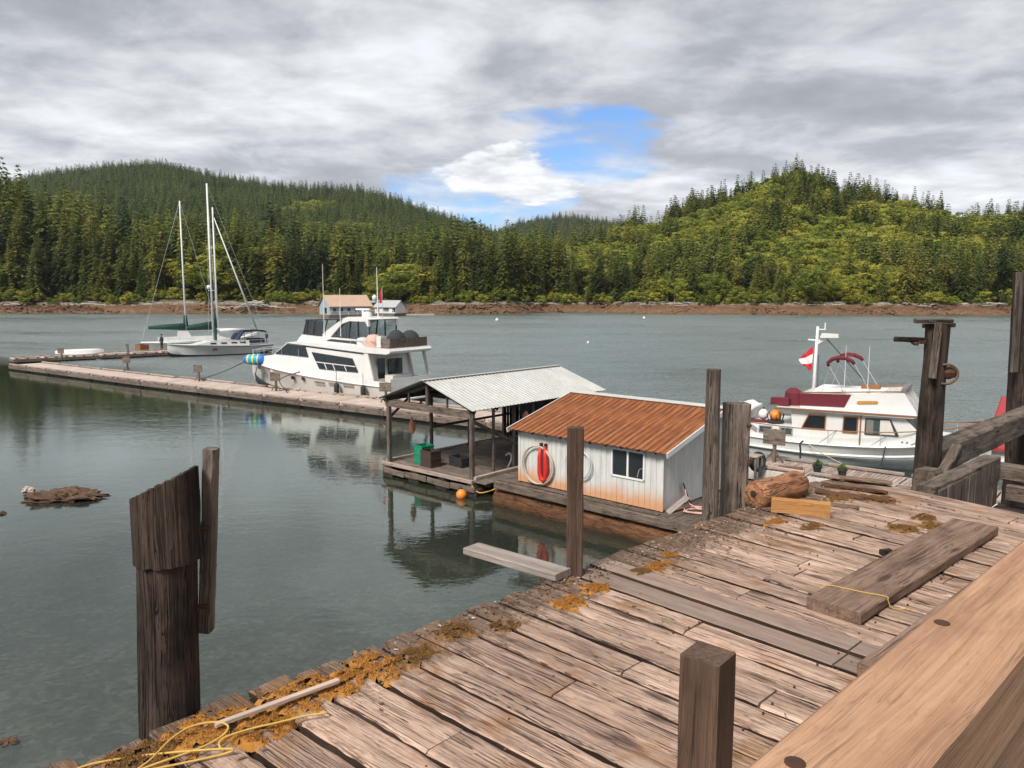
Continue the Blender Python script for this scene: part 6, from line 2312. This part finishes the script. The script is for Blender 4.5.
def flag():
    t_ = thing('canada_flag', 'drooping red and white flag hanging from the trawler mast', 'flag', tw_(-4.22, 0, 3.7), TW.rotation_euler.z)

    def strip(v0, v1, mt):
        rows = []
        for j in range(7):
            v = v0 + (v1 - v0) * j / 6
            row = []
            for i in range(7):
                u = i / 6
                # furled along the halyard, the fly droops outwards
                x = -0.02 - u * (0.62 - 0.55 * abs(v - 0.42)) * (0.9 if v < .75 else 0.55)
                z = 1.03 - v * 1.0 - u * (0.30 - 0.28 * v) + .03 * math.sin(6 * u + 4 * v)
                row.append((x, .07 * math.sin(9 * u + 5 * v), z))
            rows.append(row)
        MB().grid(rows).build('flag_band', MAT[mt], t_, smooth=True, fix=False)
    strip(0, .33, 'flag_red')
    strip(.33, .68, 'flag_white')
    strip(.68, 1.0, 'flag_red')


flag()
buoy('yellow_float', tw_(-5.45, -1.0, 1.78), .25, .25, 'orange_plastic', 'yellow orange round float on the trawler aft deck', neck=False)
buoy('white_float', tw_(-6.05, -.7, 1.74), .22, .24, 'flag_white', 'round white float left of the orange float on the trawler')
t = thing('deck_basket', 'dark basket frame under the orange float on the trawler', 'basket', tw_(-5.45, -1.0, 1.44), TW.rotation_euler.z)
m = MB()
for a_ in range(10):
    q = 6.2832 * a_ / 10
    m.tube([(.28 * math.cos(q), .28 * math.sin(q), .0), (.36 * math.cos(q), .36 * math.sin(q), .42)], .018, 4)
m.build('wire', MAT['trim_dark'], t)
MB().lathe([(.26, 0), (.36, .03), (.36, .12), (.28, .14)], 14).build('base', MAT['trim_dark'], t)
t = thing('tender', 'white covered tender on the trawler stern beside the twin piles', 'dinghy', tw_(-7.0, -.1, 1.42), TW.rotation_euler.z + R(90))
hull(t, 'hull', resample([(-1.0, .45, .55, .38, .12, .05), (0, .55, .52, .42, .10, .02), (.7, .4, .60, .25, .16, .1), (1.1, .05, .7, .03, .45, .4)]), MAT['flag_white'], MAT['flag_white'])
MB().lathe([(.09, -1.0), (.11, -.8), (.11, .6), (.05, 1.0)], 8, (0, .46, .54), 'X').build('side_tube', MAT['flag_white'], t, smooth=True)
MB().lathe([(.09, -1.0), (.11, -.8), (.11, .6), (.05, 1.0)], 8, (0, -.46, .54), 'X').build('side_tube', MAT['flag_white'], t, smooth=True)
o = MB().box((0, 0, 0), (.95, .5, .05)).build('hatch_cover', MAT['burgundy'])
o.location = tw_(-6.3, -.95, 1.475)
o.rotation_euler = (0, 0, TW.rotation_euler.z)
tag(o, 'flat burgundy hatch cover on the trawler aft cabin', 'cover')
rope('dock_line', [tw_(-3.9, -1.8, .85), tw_(-3.4, -2.3, .65), at(846, 466, .55)], .02, 'rope_pale', 'pale mooring line from the trawler side to the dock', n=5)
rope('stern_line', [tw_(-1.0, -1.7, 1.0), tw_(-1.05, -1.82, .6), tw_(-1.1, -1.85, .25)], .025, 'rope_dark', 'dark line hanging down the trawler bow quarter', n=5)


# ------------------------------------------------------------------ sailboats
def rig(t_, x, base, top, spreads, beamw, fore, aft, mast_r=.11):
    MB().tube([(x, 0, base), (x, 0, top)], [mast_r, mast_r * .7], 8).build('mast', MAT['mast_white'], t_, smooth=True)
    for z in spreads:
        MB().bar((x, -beamw * .55, z), (x, beamw * .55, z), .06, .04).build('spreader', MAT['mast_white'], t_)
    m_ = MB()
    for s in (-1, 1):
        m_.tube([(x, s * beamw, base * .6), (x, s * beamw * .55, spreads[0]), (x, 0, top)], .016, 4)
    for p_ in (fore, aft):
        if p_:
            m_.tube([(x, 0, top), p_], .016, 4)
    m_.build('rigging', MAT['alloy'], t_)


def sloop():
    t_ = thing('sloop', 'white sailboat with navy dodger lying bow left at the finger dock', 'sailboat', (-33.9, 90.0, 0), math.atan2(-.65, -.76))
    st = resample([(-5.9, 1.25, 1.05, 1.0, .25, .1), (-3.5, 1.75, 1.05, 1.4, .0, -.4), (0, 1.95, 1.15, 1.5, .0, -.6), (3, 1.5, 1.28, 1.0, .05, -.5), (5.2, .5, 1.42, .25, .2, -.1), (5.9, .04, 1.5, .02, .5, .2)])
    hull(t_, 'hull', st, MAT['white_gel'], MAT['white_trim'], .1)
    hull(t_, 'boot_stripe', [(x, hc + .09, zc + .12, hc + .012, zc - .02, zk - .01) for (x, hb, zd, hc, zc, zk) in st], MAT['boot_black'])
    for s in (-1, 1):
        MB().tube([(x, s * (hb + .02), zd - .08) for (x, hb, zd, *_r) in st], .04, 5).build('rub_rail', MAT['canvas_grey'], t_)
        m_ = MB().tube([(x, s * (hb - .08), zd + .6) for (x, hb, zd, *_r) in st], .018, 4)
        for (x, hb, zd, *_r) in st[::3]:
            m_.tube([(x, s * (hb - .08), zd), (x, s * (hb - .08), zd + .6)], .016, 4)
        m_.build('lifeline', MAT['alloy'], t_)
        for x in (-2.2, -1.2, 0.0, 1.2):
            panel(t_, 'cabin_window', [(x - .35, 1.28), (x + .35, 1.32), (x + .3, 1.48), (x - .35, 1.46)], s * 1.155, s * .02, MAT['window_dark'])
        panel(t_, 'hull_port', [(1.0, .68), (1.5, .7), (1.5, .86), (1.0, .84)], s * 1.80, s * .06, MAT['window_dark'])
    MB().prism([(-3.0, 1.05), (-3.0, 1.62), (1.4, 1.66), (3.0, 1.3)], -1.15, 1.15).build('coachroof', MAT['white_gel'], t_)
    MB().prism([(-5.2, 2.55), (-4.8, 2.75), (-2.4, 2.85), (-1.6, 1.75), (-1.75, 1.7), (-2.5, 2.72), (-5.1, 2.5)], -1.2, 1.2).build('dodger', MAT['canvas_navy'], t_)
    for x in (-5.1, -3.4, -2.5):
        for s in (-1, 1):
            MB().tube([(x, s * 1.15, 1.2), (x + .1, s * 1.15, 2.6)], .03, 5).build('bimini_frame', MAT['trim_dark'], t_)
    MB().box((-4.2, 0, 1.5), (1.6, 1.7, .5)).build('cockpit_cushion', MAT['canvas_navy'], t_)
    rig(t_, 0.75, 1.5, 19.4, (7.4, 12.2), 1.75, None, (-5.9, 0, 1.2), .13)
    MB().tube([(.65, 0, 2.5), (-3.9, 0, 2.6)], [.10, .08], 7).build('boom', MAT['mast_white'], t_)
    MB().tube([(.45, 0, 2.75), (-1.5, 0, 2.8), (-3.7, 0, 2.72)], [.26, .22, .1], 8).build('sail_cover', MAT['flag_white'], t_, smooth=True)
    MB().tube([(.6, .3, 1.6), (.6, .3, 3.2)], .16, 7).build('mast_cover', MAT['canvas_green'], t_)
    MB().box((-6.0, -.9, 1.9), (.25, .3, .5)).build('outboard', MAT['trim_dark'], t_)
    MB().tube([(-6.0, -.9, 1.0), (-6.0, -.9, 1.7)], .05, 5).build('outboard_leg', MAT['trim_dark'], t_)


sloop()


def ketch():
    t_ = thing('ketch', 'two masted sailboat with dark green sail covers behind the white sloop', 'sailboat', (-39.0, 96.4, 0), math.atan2(.42, .91))
    st = resample([(-6.5, 1.3, 1.2, 1.0, .3, .1), (-3.5, 1.85, 1.15, 1.4, .0, -.4), (0, 2.0, 1.2, 1.5, .0, -.6), (3.5, 1.5, 1.4, 1.0, .05, -.5), (6, .5, 1.7, .25, .2, -.1), (7, .04, 1.9, .02, .8, .5)])
    hull(t_, 'hull', st, MAT['white_gel'], MAT['white_trim'], .1)
    MB().prism([(-4.6, 1.1), (-4.6, 1.75), (2.4, 1.85), (3.6, 1.4)], -1.2, 1.2).build('coachroof', MAT['white_gel'], t_)
    MB().prism([(-2.4, 1.8), (-2.3, 2.5), (-1.2, 2.5), (-.8, 1.8)], -1.1, 1.1).build('doghouse', MAT['white_gel'], t_)
    rig(t_, -1.4, 1.6, 18.2, (5.0, 11.2), 1.85, (2.0, 0, 4.0), (-6.4, 0, 1.3))
    rig(t_, 2.3, 1.7, 17.6, (5.4, 11.2), 1.9, None, None, .12)
    MB().tube([(7.0, 0, 2.4), (2.4, 0, 16.4)], [.13, .05], 7).build('furled_jib', MAT['mast_white'], t_, smooth=True)
    MB().tube([(-1.5, 0, 3.0), (-3.4, 0, 3.0), (-5.6, 0, 2.95)], [.45, .34, .2], 8).build('mizzen_sail_cover', MAT['canvas_green'], t_, smooth=True)
    MB().tube([(1.8, 0, 3.1), (-0.6, 0, 2.9), (-2.2, 0, 2.8)], [.55, .36, .25], 8).build('main_sail_cover', MAT['canvas_green'], t_, smooth=True)
    MB().tube([(1.95, 0, 2.8), (1.9, 0, 4.6)], [.4, .2], 8).build('mast_boot', MAT['canvas_green'], t_, smooth=True)
    MB().tube([(-1.4, 0, 2.6), (-1.4, 0, 4.4)], [.36, .2], 8).build('mast_boot', MAT['canvas_green'], t_, smooth=True)
    MB().tube([(5.5, 0, 1.75), (7.9, 0, 2.35)], [.09, .06], 6).build('bowsprit', MAT['mast_white'], t_)
    MB().lathe([(.2, 7.6), (.28, 7.7), (.28, 8.0), (.1, 8.1)], 10, (1.5, 0, 0)).build('radar_dome', MAT['white_gel'], t_, smooth=True)


ketch()


def person():
    p_ = at(162, 347, 0.45)
    base = Vector((-41.6, 92.0, 0.45))
    t_ = thing('person', 'person in dark clothes standing at the end of the finger dock', 'person', base, R(160))
    import bmesh
    V_ = [((0, 0, .95), .15), ((0, 0, 1.15), .15), ((0, 0, 1.38), .18), ((0, 0, 1.50), .07), ((0, .01, 1.57), .065), ((0, .02, 1.68), .105), ((0, .02, 1.76), .06),
          ((.17, 0, 1.40), .07), ((.25, .03, 1.15), .05), ((.24, .15, .95), .04), ((.23, .2, .87), .035), ((-.17, 0, 1.40), .07), ((-.26, .02, 1.14), .05), ((-.25, .10, .92), .04), ((-.25, .14, .84), .035),
          ((.10, 0, .85), .10), ((.11, .02, .48), .07), ((.12, 0, .08), .05), ((.12, .14, .04), .04), ((-.10, 0, .85), .10), ((-.12, .05, .48), .07), ((-.13, .02, .08), .05), ((-.13, .16, .04), .04)]
    E_ = [(0, 1), (1, 2), (2, 3), (3, 4), (4, 5), (5, 6), (2, 7), (7, 8), (8, 9), (9, 10), (2, 11), (11, 12), (12, 13), (13, 14), (0, 15), (15, 16), (16, 17), (17, 18), (0, 19), (19, 20), (20, 21), (21, 22)]
    me = bpy.data.meshes.new('body')
    me.from_pydata([v[0] for v in V_], E_, [])
    o_ = link('body', me, t_)
    me.materials.append(MAT['clothes_dark'])
    md = o_.modifiers.new('skin', 'SKIN')
    for i, v in enumerate(V_):
        me.skin_vertices[0].data[i].radius = (v[1], v[1])
        me.skin_vertices[0].data[i].use_root = (i == 0)
    sb = o_.modifiers.new('sub', 'SUBSURF')
    sb.levels = sb.render_levels = 2
    MB().lathe([(.03, -.11), (.075, -.07), (.095, 0), (.085, .07), (.03, .11)], 10, (0, .045, 1.66)).build('face', MAT['skin'], t_, smooth=True)
    MB().lathe([(.115, 0), (.118, .05), (.09, .11), (.02, .135)], 10, (0, .015, 1.70)).build('cap', MAT['clothes_dark'], t_, smooth=True)


person()
crate('wood_box', Vector((-43.3, 90.6, 0.455)), 1.5, 1.0, 0.7, 'teak', 'brown wooden box standing on the finger dock by the person', 'box')
t = thing('kayak', 'white upturned skiff lying on the finger dock', 'skiff', (-47.2, 84.4, 0.62), math.atan2(.6, .8))
hull(t, 'hull', resample([(-2.3, .1, 0, .05, .3, .32), (-1, .55, -.12, .4, .3, .38), (1, .55, -.12, .4, .3, .38), (2.4, .03, 0, .02, .3, .3)]), MAT['flag_white'])
MB().bar((-2.0, 0, .40), (2.0, 0, .40), .06, .05).build('keel_strip', MAT['white_trim'], t)


# ------------------------------------------------------------------ shore houses
def shore_house(name, label, c, rot, L, W, he, hr, wallm, roofm, wins):
    t_ = thing(name, label, 'house', c, rot)
    zf = 0.9
    MB().prism([(-W / 2, zf), (W / 2, zf), (W / 2, he), (0, hr), (-W / 2, he)], 0, L, 'YZ').build('wall', MAT[wallm], t_)
    for s in (-1, 1):
        M = plane_frame((-.5 if s < 0 else L + .5, s * (W / 2 + .5), he - .5 * (hr - he) / (W / 2) + .1), (-s * -1 if False else (1 if s < 0 else -1), 0, 0), (0, -s * (W / 2 + .5), (hr - he) * (1 + 1 / W)))
        link('roof', ribbed_sheet(L + 1, math.hypot(W / 2 + .5, (hr - he) * (1 + 1 / W)), rib=.6, rh=.05, mat=MAT[roofm]), t_, M)
    for (face, a_, b_, z0, z1) in wins:
        if face == 'front':
            w_ = MB().box(((a_ + b_) / 2, -W / 2 - .03, (z0 + z1) / 2), (b_ - a_ + .2, .06, z1 - z0 + .2)).build('window_frame', MAT['white_trim'], t_)
            MB().box(((a_ + b_) / 2, -W / 2 - .07, (z0 + z1) / 2), (b_ - a_, .04, z1 - z0)).build('pane', MAT['window_dark'], w_)
        else:
            w_ = MB().box((-.03, (a_ + b_) / 2, (z0 + z1) / 2), (.06, b_ - a_ + .2, z1 - z0 + .2)).build('window_frame', MAT['white_trim'], t_)
            MB().box((-.07, (a_ + b_) / 2, (z0 + z1) / 2), (.04, b_ - a_, z1 - z0)).build('pane', MAT['window_dark'], w_)
    MB().box((L / 2, -.6, .45), (L + 2.5, W + 3.2, .85)).build('float_base', MAT['dock_side'], t_)
    for k in range(6):
        MB().tube([(-.6 + k * (L + 1.2) / 5, -W / 2 - 1.6, .85), (-.6 + k * (L + 1.2) / 5, -W / 2 - 1.6, 1.9)], .07, 5).build('porch_post', MAT['white_trim'], t_)
    MB().bar((-.6, -W / 2 - 1.6, 1.9), (L + .6, -W / 2 - 1.6, 1.9), .08, .08).build('porch_rail', MAT['white_trim'], t_)
    return t_


shore_house('shore_house', 'blue grey shore house with pale orange roof behind the yacht', (-56.0, 232.5, 0), R(38), 13.5, 7.0, 3.6, 6.6, 'house_blue', 'roof_pale_orange',
            [('front', 1, 2.2, 1.7, 2.9), ('front', 3.2, 4.4, 1.7, 2.9), ('front', 5.6, 6.8, 1.7, 2.9), ('front', 8, 9.6, 1.6, 2.9), ('end', -1.8, -.2, 1.2, 3.0)])
shore_house('shore_cabin', 'small white shore cabin with grey roof and red brown trim', (-43.0, 254.0, 0), R(-28), 8.0, 5.5, 3.0, 4.9, 'white_trim', 'roof_grey',
            [('front', .8, 1.8, 1.3, 2.5), ('front', 3.4, 5.6, 1.5, 2.5), ('front', 7.0, 8.2, 1.3, 2.5)])
MB_ = MB().box((0, 0, .35), (16, 2.2, .5))
o = MB_.build('log_float', MAT['driftwood'])
o.location = (-33, 252, 0)
tag(o, 'long low float lying in front of the small white shore cabin', 'float')


def drift_pile():
    t_ = thing('driftwood_pile', 'heap of pale driftwood logs on the far shore left of the houses', 'driftwood', (-93, 281, 2.2))
    r = random.Random(9)
    for k in range(46):
        x = r.gauss(0, 5.5)
        z = max(0, 2.6 * math.exp(-(x / 5) ** 2) * r.uniform(.1, 1))
        a_ = r.uniform(-.7, .7)
        l_ = r.uniform(2, 6)
        d_ = Vector((math.cos(a_), math.sin(a_) * .6, r.uniform(-.25, .25))) * l_ / 2
        c_ = Vector((x, r.uniform(-3, 1), z))
        MB().tube([c_ - d_, c_ + d_], [r.uniform(.15, .3), r.uniform(.1, .2)], 6).build('drift_log', MAT['driftwood'], t_)


drift_pile()
buoy('white_buoy', at(497, 320, 0.1), .45, .45, 'flag_white', 'white mooring buoy floating near the middle of the far shore', neck=False)
buoy('white_marker', at(588, 342.5, 0.1), .18, .2, 'flag_white', 'tiny white float on open water right of the picture middle', neck=False)
buoy('shore_buoy', at(644, 318, 0.1), .40, .40, 'flag_white', 'white buoy near the shore below the right hill', neck=False)


# ------------------------------------------------------------------ red roofed float shed at the right edge
def red_shed():
    ec = Vector((19.2, 31.0, 0))
    xd = Vector((0.80, -0.60, 0))
    t_ = thing('red_shed', 'float shed with ribbed red metal roof at the right edge beyond the timbers', 'shed', ec, math.atan2(-.60, .80))
    L, S, z0, z1 = 7.0, 6.4, .86, 2.25
    for k in range(8):
        M = plane_frame((k * L / 8, -.2, z0), (1, 0, 0), (0, S, z1 - z0))
        link('roof_sheet', ribbed_sheet(L / 8 + .01, math.hypot(S, z1 - z0), rib=.44, rh=.04, mat=MAT['red_metal']), t_, M)
    MB().bar((-.02, -.22, z0 - .06), (L, -.22, z0 - .06), .06, .12).build('gutter', MAT['red_metal'], t_)
    MB().prism([(-.05, .3), (6.1, .3), (6.1, z1 - .1), (-.05, z0 - .1)], .08, .14, 'YZ').build('end_wall', MAT['white_trim'], t_)
    MB().box((L / 2, 0.0, .5), (L - .1, .08, .6)).build('front_wall', MAT['white_trim'], t_)
    MB().box((L / 2, 3.0, .12), (L + .4, 6.6, .35)).build('float_base', MAT['dock_side'], t_)


red_shed()


def shore_clutter():
    r = random.Random(77)
    base = []
    for q in range(5):
        vs_ = []
        for d in [(0, 0, 1), (0, 0, -1)] + [(math.cos(6.2832 * i / 6) * s, math.sin(6.2832 * i / 6) * s, z) for z, s in ((.5, .8), (-.3, .95)) for i in range(6)]:
            v_ = Vector(d)
            vs_.append(v_ * (1 + 0.35 * noise.noise(v_ * 1.7 + Vector((q * 5, 0, 0)))))
        fs = [(0, 2 + i, 2 + (i + 1) % 6) for i in range(6)] + [(2 + i, 8 + i, 8 + (i + 1) % 6, 2 + (i + 1) % 6) for i in range(6)] + [(1, 8 + (i + 1) % 6, 8 + i) for i in range(6)]
        base.append((vs_, fs))
    m_, ml = MB(), MB()
    for _ in range(5200):
        px = r.uniform(-120, 1140)
        d0, d1 = interp(FOOT_A, px), interp(DIST_A, px)
        band = r.random() ** 0.8
        g = ground_a(px, 14.0 / (d1 - d0) * (0.16 + 0.86 * band))
        s = r.uniform(0.18, 0.62) * (2.0 if r.random() < 0.07 else 1) * (0.7 + 0.7 * noise.noise((g.x * .05, 1.0, 3.0)) ** 2)
        vs_, fs = base[r.randrange(5)]
        M = Matrix.Rotation(r.random() * 6.28, 3, 'Z')
        sx, sy, sz = s * r.uniform(.8, 1.9), s * r.uniform(.8, 1.3), s * r.uniform(.4, .95)
        m_.add([M @ Vector((v_.x * sx, v_.y * sy, v_.z * sz)) + g for v_ in vs_], fs)
    for _ in range(260):
        px = r.uniform(-120, 1140)
        if noise.noise((px * 0.013, 5.0, 2.0)) < -0.05:
            continue
        d0, d1 = interp(FOOT_A, px), interp(DIST_A, px)
        g = ground_a(px, 14.0 / (d1 - d0) * r.uniform(0.72, 1.0)) + Vector((0, 0, .3))
        a_, l_ = r.gauss(0, .25), r.uniform(1.5, 6)
        d_ = Vector((math.cos(a_), math.sin(a_), r.uniform(-.08, .08))) * l_ / 2
        ml.tube([g - d_, g + d_], [r.uniform(.12, .28), r.uniform(.08, .18)], 5)
    tag(m_.build('shore_rocks', MAT['tidal_rock'], None, fix=False), 'brown and orange boulders strewn along the far tidal shore', 'rocks', kind='stuff')
    tag(ml.build('drift_logs', MAT['driftwood'], None), 'thin pale drift logs lining the top of the far shore', 'driftwood', kind='stuff')


shore_clutter()


# ------------------------------------------------------------------ damp air over the inlet
def haze():
    m_, nt = new_mat('haze')
    v = nd(nt, 'ShaderNodeVolumePrincipled', None, Color=(0.86, 0.92, 1.0), Density=0.00005, Anisotropy=0.2)
    o_ = nd(nt, 'ShaderNodeOutputMaterial')
    nt.links.new(v.outputs[0], o_.inputs['Volume'])
    MAT['haze'] = m_
    tag(MB().box((0, 1400, 115.0), (5300, 3700, 262.0)).build('haze', m_), kind='stuff')


haze()
